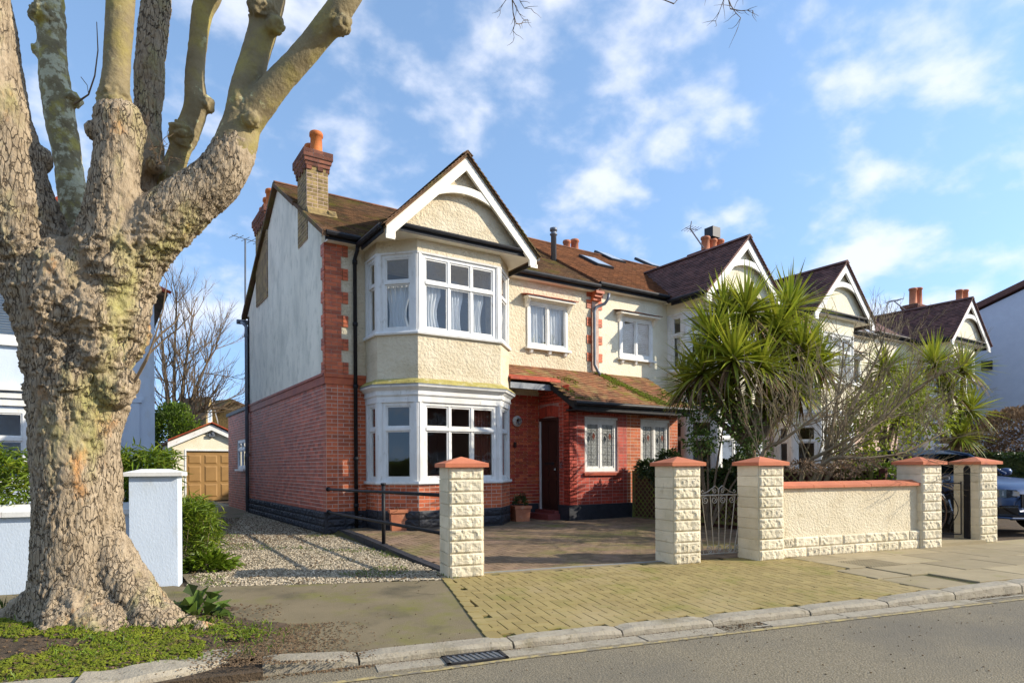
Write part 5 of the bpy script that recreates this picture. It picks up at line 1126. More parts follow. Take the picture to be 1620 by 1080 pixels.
# lattice panels: slats are parts
def trellis(label, p0, p1, z0, z1, zsl, fence=False, step=.11, ang=1.0, mt='lattice', group='lattice panels', nm='trellis'):
    t = thing(nm, label, 'trellis', tuple((Vector(p0) + Vector(p1)) / 2), group); p0 = Vector(p0); p1 = Vector(p1); d = p1 - p0; L = d.length; d.normalize(); n = V3(d.y, -d.x, 0)
    Hh = z1 - z0; cell = lambda s, z: p0 + d * s + ZUP * (z0 + z)
    fr = MB(); fr.obox(cell(0, 0) - n * .02, d * L, n * .04, ZUP * .05); fr.obox(cell(0, Hh - .05) - n * .02, d * L, n * .04, ZUP * .05); fr.obox(cell(0, .05) - n * .019, d * .05, n * .038, ZUP * (Hh - .1)); fr.obox(cell(L - .05, .05) - n * .019, d * .05, n * .038, ZUP * (Hh - .1)); fr.build('frame', mt, t)
    for sg, off in ((1, .0), (-1, .010)):
        c = -Hh
        while c < L + Hh:
            s0, s1 = (c, c + Hh) if sg > 0 else (c + Hh, c); za, zb = 0, Hh
            # clip to 0..L
            def cl(s, z, so, zo):
                if s < 0: f = (0 - s) / (so - s); return 0, z + (zo - z) * f
                if s > L: f = (L - s) / (so - s); return L, z + (zo - z) * f
                return s, z
            if not (max(s0, s1) <= 0.02 or min(s0, s1) >= L - .02):
                a = cl(s0, za, s1, zb); b = cl(s1, zb, s0, za); A = cell(*a); B = cell(*b); e = (B - A)
                if e.length > .06:
                    w = e.normalized().cross(n) * .022; MB().obox(A - w / 2 + n * (off - .010), e, w, n * .009).build('slat', mt, t)
            c += step
    return t
FU = 10.38
trellis('olive lattice panel standing beside the porch window wall', V3(FU, 10.80, 0), V3(FU, 9.05, 0), .06, 1.16, 0, step=.135)
trellis('middle lattice panel seen through the scrolled gate', V3(FU, 9.0, 0), V3(FU, 7.2, 0), .10, 1.18, 0, step=.15)
trellis('lattice panel showing above the left end of the low rendered wall', V3(FU, 7.15, 0), V3(FU, 5.35, 0), .12, 1.19, 0, step=.15)
bf = thing('board_fence', 'dark red-brown board fence behind the olive lattice panels', 'fence', (FU + .06, 8, 0))
for i in range(38):
    v0 = 10.78 - i * .148; zt = 1.20 - max(0, 5.6 - v0) * .7; MB().box(FU + .05, FU + .07, v0 - .143, v0, .02, zt + random.uniform(-.006, .006)).build('board', 'fence_brown', bf)
for i in range(4): MB().box(FU + .07, FU + .15, 9.7 - i * 1.5, 9.8 - i * 1.5, 0, 1.2).build('post', 'fence_brown', bf)

# ------------------------------------------------------------------ neighbouring blue house on the left
NB = thing('blue_house', 'pale blue rendered house behind the big street tree', 'house', (-3, 16.4, 0))
cu, cv = 1.08, 16.5
w = MB(); ops = [(9.0, 13.2, .3, 2.5)]
wall(w, V3(-12, cv, 0), V3(1, 0, 0), V3(0, -1, 0), cu + 12, 0, 5.22, [], .25); w.box(cu - .25, cu, cv + .25, 25, 0, 5.22); w.build('wall', 'blue_render', NB)
m = MB(); m.box(cu - 1.15, cu - .30, cv - .03, cv, 0, 2.75); m.box(cu - 1.2, cu - .25, cv - .05, cv, 2.75, 2.83); m.build('panel', 'blue_render', NB)
m = MB(); m.tube([V3(cu - .78, cv - .09, 0), V3(cu - .78, cv - .09, 5.1)], .05, 8); m.build('downpipe', 'black_paint', NB)
m = MB(); E0 = 5.22; RZ = 8.1; hv = 21; m.prism([V3(cu + .25, cv - .3, E0), V3(-12, cv - .3, E0), V3(-12, hv, RZ), V3(cu - 3.4, hv, RZ)], V3(0, 0, -.06)); m.prism([V3(cu + .25, cv - .3, E0), V3(cu - 3.4, hv, RZ), V3(cu + .25, 25.5, E0)], V3(0, 0, -.06)); m.build('roof', 'tile_brown', NB)
P = Pieces('hip_tile', 'tile_red', 'hip_tiles'); A = V3(cu + .25, cv - .3, E0 + .03); B = V3(cu - 3.4, hv, RZ + .03); d = B - A
for i in range(20): P.add(A + d * (i + .5) / 20, d / 20 * .98, d.cross(ZUP).normalized() * .2, d.cross(ZUP).cross(d).normalized() * -.06)
P.finish(NB, 20)
bu0, bu1, bv = -4.5, -1.02, 15.35
m = MB(); wall(m, V3(bu0, bv, 0), V3(1, 0, 0), V3(0, -1, 0), bu1 - bu0, 0, 5.1, [(.12, bu1 - bu0 - .12, 1.0, 2.42), (.12, bu1 - bu0 - .12, 3.72, 5.05)], .15); m.box(bu1 - .15, bu1, bv + .15, cv, 0, 5.1); m.box(bu0, bu0 + .15, bv + .15, cv, 0, 5.1); m.build('bay_wall', 'blue_render', NB)
m = MB(); m.box(bu0 - .08, bu1 + .08, bv - .10, bv, 2.62, 2.72).box(bu0 - .05, bu1 + .05, bv - .06, bv, 2.48, 2.60).box(bu0 - .12, bu1 + .12, bv - .16, bv, 2.76, 2.84).box(bu0 - .06, bu1 + .06, bv - .08, bv, 3.62, 3.72); m.build('cornice', 'white_paint', NB)
window(NB, V3(bu0 + .12, bv, 1.0), V3(1, 0, 0), V3(0, -1, 0), bu1 - bu0 - .24, 1.42, 6, .6, fr=.075, curtain=('full', .0, .2)); window(NB, V3(bu0 + .12, bv, 3.72), V3(1, 0, 0), V3(0, -1, 0), bu1 - bu0 - .24, 1.33, 3, None, fr=.08, curtain=('blind', 0, 1))
m = MB(); m.prism([V3(bu0 - .3, bv - .35, 5.15), V3(bu1 + .3, bv - .35, 5.15), V3(bu1 + .3, cv + 1.4, 6.1), V3(bu0 - .3, cv + 1.4, 6.1)], V3(0, 0, .08)); m.build('bay_roof', 'tile_brown', NB)
m = MB(); m.box(-.98, -.2, 17.6, 19.4, 5.6, 7.05); dm = m.build('dormer', 'white_paint', NB); MB().box(-.72, -.30, 17.59, 17.6, 6.2, 6.9).build('pane', 'skylight_glass', dm); MB().prism([V3(-1.1, 17.4, 7.05), V3(-.05, 17.4, 7.05), V3(-.58, 17.4, 7.5)], V3(0, 2.5, 0)).build('dormer_roof', 'tile_red', dm)
# its front wall and end pillar
nbw = thing('rendered_wall', 'low pale blue rendered wall with white coping behind the street tree', 'wall', (-2, 8.4, 0))
pA = V3(-9, 9.98, 0); pB = V3(.32, 7.90, 0); d = (pB - pA).normalized(); n = V3(d.y, -d.x, 0); L = (pB - pA).length
MB().obox(pA - ZUP * .05, d * L, -n * .22, ZUP * .83).build('wall_face', 'blue_render', nbw)
x = 0
while x < L: l = min(1.2, L - x); MB().prism([pA + d * x + n * .05 + ZUP * .78, pA + d * x + n * .05 + ZUP * .83, pA + d * x - n * .11 + ZUP * .90, pA + d * x - n * .27 + ZUP * .83, pA + d * x - n * .27 + ZUP * .78], d * (l - .004)).build('coping', 'white_paint', nbw); x += 1.2
c = onz(205, 930); a_, b_ = qi(c); t = thing('rendered_pillar', 'pale blue rendered gate pillar with a white cap right of the tree trunk', 'pillar', tuple(c + T_ * .25))
pd_ = T_.copy(); pw = .455; pn = V3(pd_.y, -pd_.x, 0)
MB().obox(c - ZUP * .05, pd_ * pw, -pn * .34, ZUP * 1.23).build('shaft', 'blue_render', t)
e = .05; Z0 = 1.18; A = [c - pd_ * e + pn * e + ZUP * Z0, c + pd_ * (pw + e) + pn * e + ZUP * Z0, c + pd_ * (pw + e) - pn * (.34 + e) + ZUP * Z0, c - pd_ * e - pn * (.34 + e) + ZUP * Z0]; B = [p + ZUP * .04 for p in A]; ap = c + pd_ * pw / 2 - pn * .17 + ZUP * (Z0 + .085); C_ = [b.lerp(ap, .55) + ZUP * .012 for b in B]
MB().add(A + B + C_, [(0, 3, 2, 1)] + [(k, (k + 1) % 4, 4 + (k + 1) % 4, 4 + k) for k in range(4)] + [(4 + k, 4 + (k + 1) % 4, 8 + (k + 1) % 4, 8 + k) for k in range(4)] + [(8, 9, 10, 11)]).build('cap', 'white_paint', t)

# ------------------------------------------------------------------ foliage builders
def leaf_mass(name, C, N_up, ln, wd, m, parent, droop=.3, out=None):
    n = len(C); D = rdir(n) if out is None else out + rdir(n) * .6; D[:, 2] += N_up; D[:, 2] -= droop; return stuff(leaf_obj(name, C, D, rdir(n), rng.uniform(.6, 1.2, n) * ln, wd, m, parent))
def blob_pts(n, c, r, shell=.55, lump=.35, s=1.5):
    d = rdir(n); k = rng.uniform(shell, 1, n) ** .6; P_ = d * k[:, None]; f = 1 + lump * (fbm(d * s + np.array(c) * .37 + 5, 3) - .45) * 2
    return np.array(c) + P_ * f[:, None] * np.array(r), d
# bamboo hedge behind the neighbour's wall
def bamboo(label, base, x0, x1, depth, z0, z1, n):
    t = thing('bamboo_hedge', label, 'hedge', base, 'bamboo behind the blue wall'); st = MB()
    x0, x1 = Vector(x0), Vector(x1); d = x1 - x0; L = d.length
    C_ = []
    for i in range(n):
        tt, dd = rng.random(), rng.random(); top = z1 * (.86 + .22 * fbm([[tt * L * 1.6, dd, 3]], 3)[0] * 1.0); z = z0 + (top - z0) * rng.random() ** .7; p = x0 + d * tt; nn = V3(-d.y, d.x, 0).normalized(); C_.append(tuple(p + nn * depth * (dd - .5) * (1.1 if z < top * .8 else .7) + ZUP * z))
    C_ = np.array(C_); D = rdir(n); D[:, 2] = D[:, 2] * .5 - .1; stuff(leaf_obj('leaves', C_, D, rdir(n) * .5 + [0, 0, 1], rng.uniform(.08, .19, n), .024, 'leaf_bright', t))
    leaf_obj('yellow_leaves', C_[: n // 4] + rng.normal(0, .03, (n // 4, 3)), rdir(n // 4), rdir(n // 4) * .5 + [0, 0, 1], rng.uniform(.08, .16, n // 4), .02, 'leaf_yellow', t)['kind'] = 'stuff'
    for i in range(int(L * 14)):
        p = x0 + d * rng.uniform(.05, .9) + V3(rng.uniform(-.3, .3) * depth, rng.uniform(-.3, .3) * depth, 0); st.tube([p, p + V3(rng.normal(0, .08), rng.normal(0, .08), z1 * rng.uniform(.6, .95))], [.007, .003], 4)
    stuff(st.build('canes', 'pale_twig', t))
bamboo('bright green bamboo hedge above the blue wall left of the trunk', (-2.5, 8.9, 0), (-6.5, 9.9, 0), (-.55, 8.6, 0), .8, .45, 1.50, 14000)
bamboo('bamboo hedge edging the gravel drive behind the blue pillar', (.8, 9.2, 0), (-.3, 8.75, 0), (.75, 8.45, 0), .8, .3, 1.56, 5200)
bamboo('sprawling bamboo clump leaning over the gravel beside the blue pillar', (1.2, 9.1, 0), (1.0, 8.75, 0), (1.15, 10.6, 0), .55, .1, .85, 3000)
def weed(label, c, r, h, n, ln, wd, m='leaf_bright', nm='weed_clump', group='weeds by the drive and tree'):
    t = thing(nm, label, 'weed', tuple(c), group); d = rdir(n); d[:, 2] = np.abs(d[:, 2]) * .9 + .1
    C_ = np.array(tuple(c)) + d * [r, r, h] * rng.uniform(.35, .95, (n, 1)); D = d * [1, 1, .5] + rdir(n) * .4; leaf_obj('leaves', C_, D, np.tile([0, 0, 1.], (n, 1)) + rdir(n) * .5, rng.uniform(.6, 1.2, n) * ln, wd, m, t)
    st = MB()
    for i in range(14): k = rng.integers(n); st.tube([c, Vector(C_[k])], .004, 4)
    st.build('stems', 'leaf_mid', t)
weed('low patch of bright green weeds at the foot of the blue pillar', onz(332, 900), .36, .20, 520, .11, .055)
weed('broad leaved green plant growing at the foot of the street tree', onz(312, 985), .24, .24, 60, .15, .12, 'leaf_mid', 'broad_leaf_plant')
weed('thin tuft of grass left of the tree base', onz(5, 985), .25, .12, 260, .14, .012, 'leaf_mid', 'grass_tuft')

# ------------------------------------------------------------------ the street tree
def solid(obs, vox, smooth_it=2):
    """union overlapping closed tubes into one skin"""
    o = obs; md = o.modifiers.new('r', 'REMESH'); md.mode = 'VOXEL'; md.voxel_size = vox
    sm = o.modifiers.new('s', 'SMOOTH'); sm.factor = .5; sm.iterations = smooth_it
    dg_ = bpy.context.evaluated_depsgraph_get(); me = bpy.data.meshes.new_from_object(o.evaluated_get(dg_)); o.modifiers.clear(); old = o.data; o.data = me; bpy.data.meshes.remove(old); return o
def spline(pts, k=6):
    P_ = np.array(pts, float); out = []
    for i in range(len(P_) - 1):
        p0, p1, p2, p3 = P_[max(i - 1, 0)], P_[i], P_[i + 1], P_[min(i + 2, len(P_) - 1)]
        for j in range(k):
            t = j / k; out.append(.5 * ((2 * p1) + (-p0 + p2) * t + (2 * p0 - 5 * p1 + 4 * p2 - p3) * t * t + (-p0 + 3 * p1 - 3 * p2 + p3) * t ** 3))
    out.append(P_[-1]); return np.array(out)
def limb(mb, spec, n=20, k=6):
    """spec rows: photo x, photo y, depth, radius in photo pixels"""
    rows = [(*at(x, y, Z), r * Z / FPX * math.cos(math.atan((810 - x) / FPX)) * 1.01) for x, y, Z, r in spec]; S_ = spline(rows, k); mb.tube([V3(*r[:3]) for r in S_], [max(r[3], .004) for r in S_], n)
def ball(mb, x, y, Z, rpx, sq=(1, 1, 1)):
    c = at(x, y, Z); r = rpx * Z / FPX * .84; prof = [(math.sin(math.pi * i / 10) * r * sq[0] + 1e-4, -math.cos(math.pi * i / 10) * r * sq[2]) for i in range(11)]; mb.lathe(c, prof, 14)
def rough(o, f):
    me = o.data; n = len(me.vertices); V = np.empty(n * 3, np.float32); me.vertices.foreach_get('co', V); V = V.reshape(-1, 3).astype(float); N_ = np.empty(n * 3, np.float32); me.vertex_normals.foreach_get('vector', N_); N_ = N_.reshape(-1, 3)
    V = V + N_ * f(V, N_)[:, None]; me.vertices.foreach_set('co', V.astype(np.float32).ravel()); me.polygons.foreach_set('use_smooth', np.ones(len(me.polygons), bool)); me.update()
TR = thing('street_tree', 'massive gnarled street tree with lopped bare limbs and a mossy base', 'tree', tuple(onz(150, 1005) + V3(0, .45, 0)))
m = MB()
limb(m, [(150, 1032, 5.0, 150), (147, 1000, 5.03, 126), (138, 962, 5.06, 100), (130, 915, 5.08, 83), (126, 850, 5.08, 75), (123, 770, 5.07, 72), (121, 700, 5.07, 73), (125, 630, 5.07, 83), (124, 565, 5.07, 88), (120, 505, 5.05, 94), (118, 455, 5.05, 96), (122, 420, 5.05, 84), (130, 395, 5.05, 60)], 32)
for rx, ry, r0 in ((255, 992, 40), (60, 1000, 44), (205, 1012, 46), (120, 1025, 50), (20, 985, 30), (282, 985, 20)):        # root flare
    limb(m, [(150 + (rx - 150) * .12, 850, 5.06, 34), (150 + (rx - 150) * .36, 920, 5.03, 42), (150 + (rx - 150) * .66, 962, 4.98, 40), (rx, ry, 4.9 if ry > 990 else 5.0, r0), (rx + (rx - 150) * .35, ry + 18, 4.85, 16)], 16)
limb(m, [(118, 540, 5.05, 84), (100, 480, 5.03, 86), (62, 420, 4.98, 80), (30, 350, 4.9, 74), (8, 260, 4.85, 66), (-6, 160, 4.8, 56), (-20, 60, 4.78, 52), (-40, -60, 4.7, 48), (-80, -260, 4.6, 40), (-90, -420, 4.6, 32)])           # left leader
limb(m, [(138, 560, 5.05, 78), (158, 505, 5.05, 80), (178, 450, 5.05, 70), (208, 402, 5.05, 62), (246, 360, 5.05, 55), (298, 318, 5.06, 47), (342, 282, 5.08, 42), (370, 240, 5.1, 36), (384, 200, 5.12, 25), (390, 175, 5.12, 12)])           # big right limb
limb(m, [(150, 440, 5.0, 60), (172, 380, 4.94, 56), (182, 310, 4.9, 44), (185, 250, 4.88, 40), (184, 205, 4.88, 40), (182, 185, 4.88, 30)])     # centre stub
limb(m, [(215, 380, 5.2, 45), (228, 310, 5.25, 34), (234, 250, 5.3, 27), (234, 180, 5.35, 24), (238, 100, 5.4, 25), (245, 0, 5.45, 24), (258, -120, 5.5, 22), (280, -300, 5.5, 18)])          # rear of centre
for x, y, Z, r in ((186, 192, 4.88, 44), (208, 208, 4.95, 26), (152, 208, 4.92, 22), (60, 252, 4.95, 26), (340, 312, 5.06, 24), (185, 430, 4.92, 44), (118, 600, 4.9, 52), (178, 610, 4.98, 40), (92, 540, 4.9, 50), (150, 500, 4.86, 52), (246, 262, 5.12, 18), (160, 560, 4.88, 40)): ball(m, x, y, Z, r)
tk = m.build('trunk', 'bark', TR); solid(tk, .0135, 2)
def bark_f(V, N_):
    q_ = V * [1, 1, .36]; w_ = fbm(V, 3, 3.2) - .45
    fis = np.abs(fbm(q_ + w_[:, None] * .25, 4, 17.) - .47); fis = np.clip(fis / .06, 0, 1)
    zone = np.clip((V[:, 2] - 1.45) / .4, 0, 1) * np.clip((3.5 - V[:, 2]) / .6, 0, 1); rdg = np.clip(.06 - np.abs(fbm(V * [1, 1, 1.5], 4, 5.5) - .47), 0, 1) / .06
    hi = np.clip((V[:, 2] - 2.8) / .5, 0, 1)
    return (fis - 1) * .020 * (1 - .5 * hi) + w_ * .07 + zone * (rdg * .026 + (fbm(V * [1, 1, .8], 4, 12.) - .45) * .06) + (fbm(V, 3, 38.) - .45) * .020 + np.clip(.55 - V[:, 2], 0, .5) * ((fbm(V * [1, 1, .5], 4, 6) - .42) * .42)
rough(tk, bark_f)
def branch(name, specs, mt, balls=(), vox=.012, amp=.006, burl=None):
    m = MB(); [limb(m, s, 16) for s in specs]; [ball(m, *b) for b in balls]; o = m.build(name, mt, TR); solid(o, vox, 2)
    def f(V, N_):
        r = (fbm(V, 3, 5.) - .45) * amp * 2.2 + (fbm(V, 3, 26.) - .45) * amp + (fbm(V * [1, 1, 3], 2, 9.) - .5) * amp * .8
        for bx, by, bz, br in balls:
            c = np.array(at(bx, by, bz)); k = np.clip(1.35 - np.linalg.norm(V - c, axis=1) / (br * bz / FPX), 0, 1); r += k * (np.abs(fbm(V, 3, 17.) - .47) * .22 - .005)
        return r
    rough(o, f); return o
branch('limb', [[(145, 430, 5.35, 30), (128, 395, 5.4, 23), (120, 345, 5.45, 26), (110, 270, 5.5, 24), (98, 200, 5.5, 26), (88, 140, 5.5, 26), (83, 85, 5.5, 24), (77, 0, 5.5, 26), (70, -120, 5.5, 24), (50, -300, 5.5, 18)]], 'lichen_bark', [(72, 25, 5.45, 24), (62, 80, 5.5, 12), (112, 155, 5.5, 14)], .012, .012)
branch('limb', [[(183, 215, 4.88, 34), (180, 165, 4.88, 27), (185, 100, 4.86, 23), (191, 0, 4.84, 24), (196, -120, 4.8, 23), (200, -320, 4.8, 18)]], 'bark_smooth', [(180, 160, 4.87, 25)])
branch('limb', [[(262, 320, 5.3, 26), (272, 275, 5.32, 20), (284, 240, 5.33, 18), (300, 200, 5.35, 20), (310, 165, 5.35, 19), (308, 120, 5.35, 16), (313, 70, 5.35, 15), (320, 20, 5.35, 17), (335, -20, 5.35, 20), (360, -130, 5.35, 18), (400, -300, 5.3, 14)]], 'bark_smooth', [(288, 212, 5.28, 22), (272, 285, 5.25, 16), (326, 165, 5.35, 12)])
branch('limb', [[(340, 286, 5.08, 24), (368, 240, 5.1, 34), (384, 190, 5.12, 30), (388, 150, 5.13, 26), (402, 95, 5.15, 23), (415, 50, 5.16, 23), (427, 5, 5.17, 23), (440, -50, 5.18, 20), (470, -200, 5.2, 16), (540, -380, 5.2, 12)],
                [(382, 200, 5.12, 30), (405, 172, 5.1, 26), (440, 130, 5.08, 22), (490, 75, 5.05, 20), (530, 25, 5.02, 21), (555, -10, 5.0, 19), (600, -80, 5.0, 15), (720, -220, 5.0, 12), (900, -330, 5.0, 9), (1100, -330, 5.0, 6)]], 'bark_smooth', [(412, 12, 5.08, 22), (436, 40, 5.1, 16), (540, 38, 5.0, 18), (382, 170, 5.05, 16), (398, 190, 5.0, 14)])
# fine twigs: drooping tips in view, sprouts, and a small lopped crown above the frame
tw = MB()
def twig(p, d, L, r, depth, droop=0., seg=5, jit=.18):
    pts = [Vector(p)]; d = Vector(d).normalized()
    for i in range(seg): d = (d + V3(rng.normal(0, jit), rng.normal(0, jit), rng.normal(0, jit) - droop)).normalized(); pts.append(pts[-1] + d * L / seg)
    tw.tube(pts, [r * (1 - .7 * i / seg) for i in range(seg + 1)], 5)
    if depth:
        for i in range(1, seg + 1):
            for _ in range(1 if rng.random() < .8 else 2): twig(pts[i], d + Vector(rdir(1)[0]) * .9, L * rng.uniform(.35, .6), r * .55, depth - 1, droop, max(3, seg - 1), jit)
for x, y, dx in ((800, -60, .3), (1085, -75, .1), (1165, -90, .15)):
    p = at(x, y, 5.0); top = at(x - 60, -330, 5.0); tw.tube([top, (top + p) / 2 + V3(.05, 0, 0), p], [.02, .014, .010], 6); 
    twig(p, V3(dx, 0, -1), .42 if x < 1000 else .50, .0085, 2, .0, 5, .25)
for x, y, Z, ex, ey, L in ((213, 605, 4.9, .7, 1, .0), ):
    for pts in ([(213, 605, 4.95), (232, 570, 4.9), (246, 530, 4.9), (258, 490, 4.92), (264, 445, 4.95), (258, 434, 4.95)], [(213, 602, 4.95), (235, 560, 4.95), (262, 535, 5), (282, 520, 5), (300, 500, 5), (312, 470, 5.05)], [(240, 545, 4.92), (258, 525, 4.95), (275, 512, 4.98), (285, 495, 5)]): tw.tube([at(*p) for p in pts], [.009, .008, .006, .005, .004, .003][: len(pts)], 6)
tw.tube([at(*p) for p in ((118, 165, 5.4), (140, 150, 5.35), (150, 120, 5.3), (155, 80, 5.3), (153, 35, 5.3))], [.010, .007, .006, .005, .003], 5)
tw.tube([at(*p) for p in ((140, 150, 5.35), (138, 135, 5.35), (128, 122, 5.35))], .003, 4)
for k in range(9): twig(at(255 + rng.normal(0, 14), 262 + rng.normal(0, 14), 5.0), V3(rng.normal(.2, .6), rng.normal(-.3, .4), .5), .16, .004, 1, 0, 4, .3)
for x, y, Z in ((-90, -420, 4.6), (50, -300, 5.5), (200, -320, 4.8), (280, -300, 5.5), (400, -300, 5.3), (540, -380, 5.2)):
    for k in range(5): twig(at(x, y, Z), V3(rng.normal(0, .5), rng.normal(0, .5), 1), 1.5, .016, 1, 0, 5, .12)
stuff(tw.build('twigs', 'twig', TR))
# mossy mound and pit around the roots
def pit_h(a, b): return -.012 + (1 - sst(b, 2.15, 2.42)) * (.03 + .16 * math.exp(-((a + 3.25) ** 2 + (b - 1.0) ** 2) / .55) + .07 * (fbm([[a * 3, b * 3, 1]], 4)[0] - .42))
pz_ = struct(grid('tree_pit', -7.5, -1.75, .45, 2.42, 80, 34, lambda a, b: -.05 + (pit_h(a, b) + .05) * sst(-1.72 - a + .25 * math.sin(b * 5), 0, .5) * sst(b, .45, .8), 'soil'))
MB().obox(q(-2.95, 2.10, -.3), T_ * 1.04, M_ * .52, ZUP * .262).build('gutter_soil', 'soil', kerb)
pt = []
while len(pt) < 11000:
    a, b = rng.uniform(-5.5, -1.9), rng.uniform(.7, 2.40)
    if fbm([[a * 2.2, b * 2.2, 9]], 4)[0] + .10 * math.exp(-((a + 2.9) ** 2 + (b - 1.75) ** 2) / .35) + rng.normal(0, .02) < .475: continue
    if a > -2.25 + rng.normal(0, .12) + .25 * math.sin(b * 4) or (a > -2.3 and b > 2.0): continue
    pt.append(q(a, b, pit_h(a, b) + .004))
ms = scatter('moss', 'moss', pt, .017, .7)
n = 2600; ab = np.column_stack([rng.uniform(-4.6, -1.75, n), rng.uniform(1.0, 2.38, n)]); C_ = np.array([tuple(q(a, b, pit_h(a, b) + .01)) for a, b in ab]); ok = np.array([fbm([[a * 2, b * 2, 3]], 3)[0] > .47 for a, b in ab]); C_ = C_[ok]
D = rdir(len(C_)); D[:, 2] = np.abs(D[:, 2]) + .3; stuff(leaf_obj('pit_grass', C_, D, rdir(len(C_)), rng.uniform(.02, .06, len(C_)), .010, 'leaf_bright'))
pt = [tuple(q(a, b, pit_h(a, b) + .01)) for a, b in np.column_stack([rng.uniform(-5, -1.8, 1500), rng.uniform(.8, 2.4, 1500)])]; scatter('bark_litter', 'debris', pt * 2, .011, .5)

# ------------------------------------------------------------------ garage and what stands behind it
gl = onz(294, 793, .0); GV = gl.y; GA_ = thing('garage', 'cream pebbledashed garage with a brown panelled door at the end of the drive', 'garage', (3.8, GV, 0))
pv_ = lambda x, y: onv(x, y, GV); u0 = pv_(272, 760).x; u1 = u0 + 2.75; ud = pv_(295, 760).x; zd = pv_(330, 713).z; ze = pv_(285, 697).z; za = pv_(343, 672).z; uc = (u0 + u1) / 2; ud1 = u1 - (ud - u0)
m = MB(); wall(m, V3(u0, GV, 0), V3(1, 0, 0), V3(0, -1, 0), u1 - u0, 0, ze, [(ud - u0, ud1 - u0, 0, zd)], .2); m.prism([V3(u0, GV, ze), V3(u1, GV, ze), V3(uc, GV, za - .05)], V3(0, .2, 0)); m.box(u0, u0 + .15, GV + .2, GV + 5, 0, ze).box(u1 - .15, u1, GV + .2, GV + 5, 0, ze); m.build('wall', 'stucco_light', GA_)
sl_ = (za - ze) / (uc - u0)
for sg in (-1, 1):
    X = lambda d, y, z: V3(uc + sg * d, y, z); hw_ = uc - u0 + .15
    MB().prism([X(0, GV - .15, za + .06), X(hw_, GV - .15, za + .06 - sl_ * hw_), X(hw_, GV - .15, za - .02 - sl_ * hw_), X(0, GV - .15, za - .02)], V3(0, 5.3, 0)).build('roof', 'tile_brown', GA_)
    MB().prism([X(0, GV - .2, za - .0), X(hw_, GV - .2, za - .0 - sl_ * hw_), X(hw_, GV - .2, za - .22 - sl_ * hw_), X(0, GV - .2, za - .22)], V3(0, .04, 0)).build('barge_board', 'white_paint', GA_)
    P = Pieces('verge_tile', 'tile_red', 'verge_tiles'); 
    for i in range(14): A = X(hw_ * i / 14, GV - .2, za + .085 - sl_ * hw_ * i / 14); B = X(hw_ * (i + .95) / 14, GV - .2, za + .085 - sl_ * hw_ * (i + .95) / 14); P.add((A + B) / 2, B - A, V3(0, .2, 0), V3(0, 0, .04))
    P.finish(GA_, 14)
m = MB(); dw = ud1 - ud; m.box(ud, ud1, GV + .06, GV + .1, 0.02, zd); gd_ = m.build('garage_door', 'garage_door', GA_)
for r, (z0, z1) in enumerate(((.08, .34), (.38, .70), (.74, .92))):
    for k in range(3):
        x0 = ud + dw * (k + .1) / 3; x1 = ud + dw * (k + .9) / 3; b_ = MB(); z0_, z1_ = zd * z0, zd * z1; F_ = GV + .06
        b_.add([V3(x0, F_, z0_), V3(x1, F_, z0_), V3(x1, F_, z1_), V3(x0, F_, z1_), V3(x0 + .05, F_ - .025, z0_ + .05), V3(x1 - .05, F_ - .025, z0_ + .05), V3(x1 - .05, F_ - .025, z1_ - .05), V3(x0 + .05, F_ - .025, z1_ - .05)], [(4, 5, 6, 7), (0, 1, 5, 4), (1, 2, 6, 5), (2, 3, 7, 6), (3, 0, 4, 7)]); b_.build('door_panel', 'garage_door', gd_)
MB().box(ud - .06, ud, GV - .02, GV + .05, 0, zd + .06).box(ud1, ud1 + .06, GV - .02, GV + .05, 0, zd + .06).box(ud, ud1, GV - .02, GV + .05, zd, zd + .06).build('door_frame', 'white_paint', GA_)
MB().box(uc - .09, uc + .13, GV - .14, GV, (zd + za) / 2 + .05, (zd + za) / 2 + .15).box(uc + .02, uc + .1, GV - .18, GV, (zd + za) / 2 + .13, (zd + za) / 2 + .22).build('security_light', 'grey_metal', GA_)
fn = thing('board_fence', 'weathered grey board fence left of the garage', 'fence', (1.8, GV + .4, 0))
for i in range(9): MB().box(u0 - 1.35 + i * .15, u0 - 1.35 + i * .15 + .14, GV + .4, GV + .42, 0, 1.62 + .02 * random.random()).build('board', 'old_wood', fn)
for i in (0, 1.3): MB().box(u0 - 1.4 + i, u0 - 1.3 + i, GV + .42, GV + .5, 0, 1.7).build('post', 'old_wood', fn)
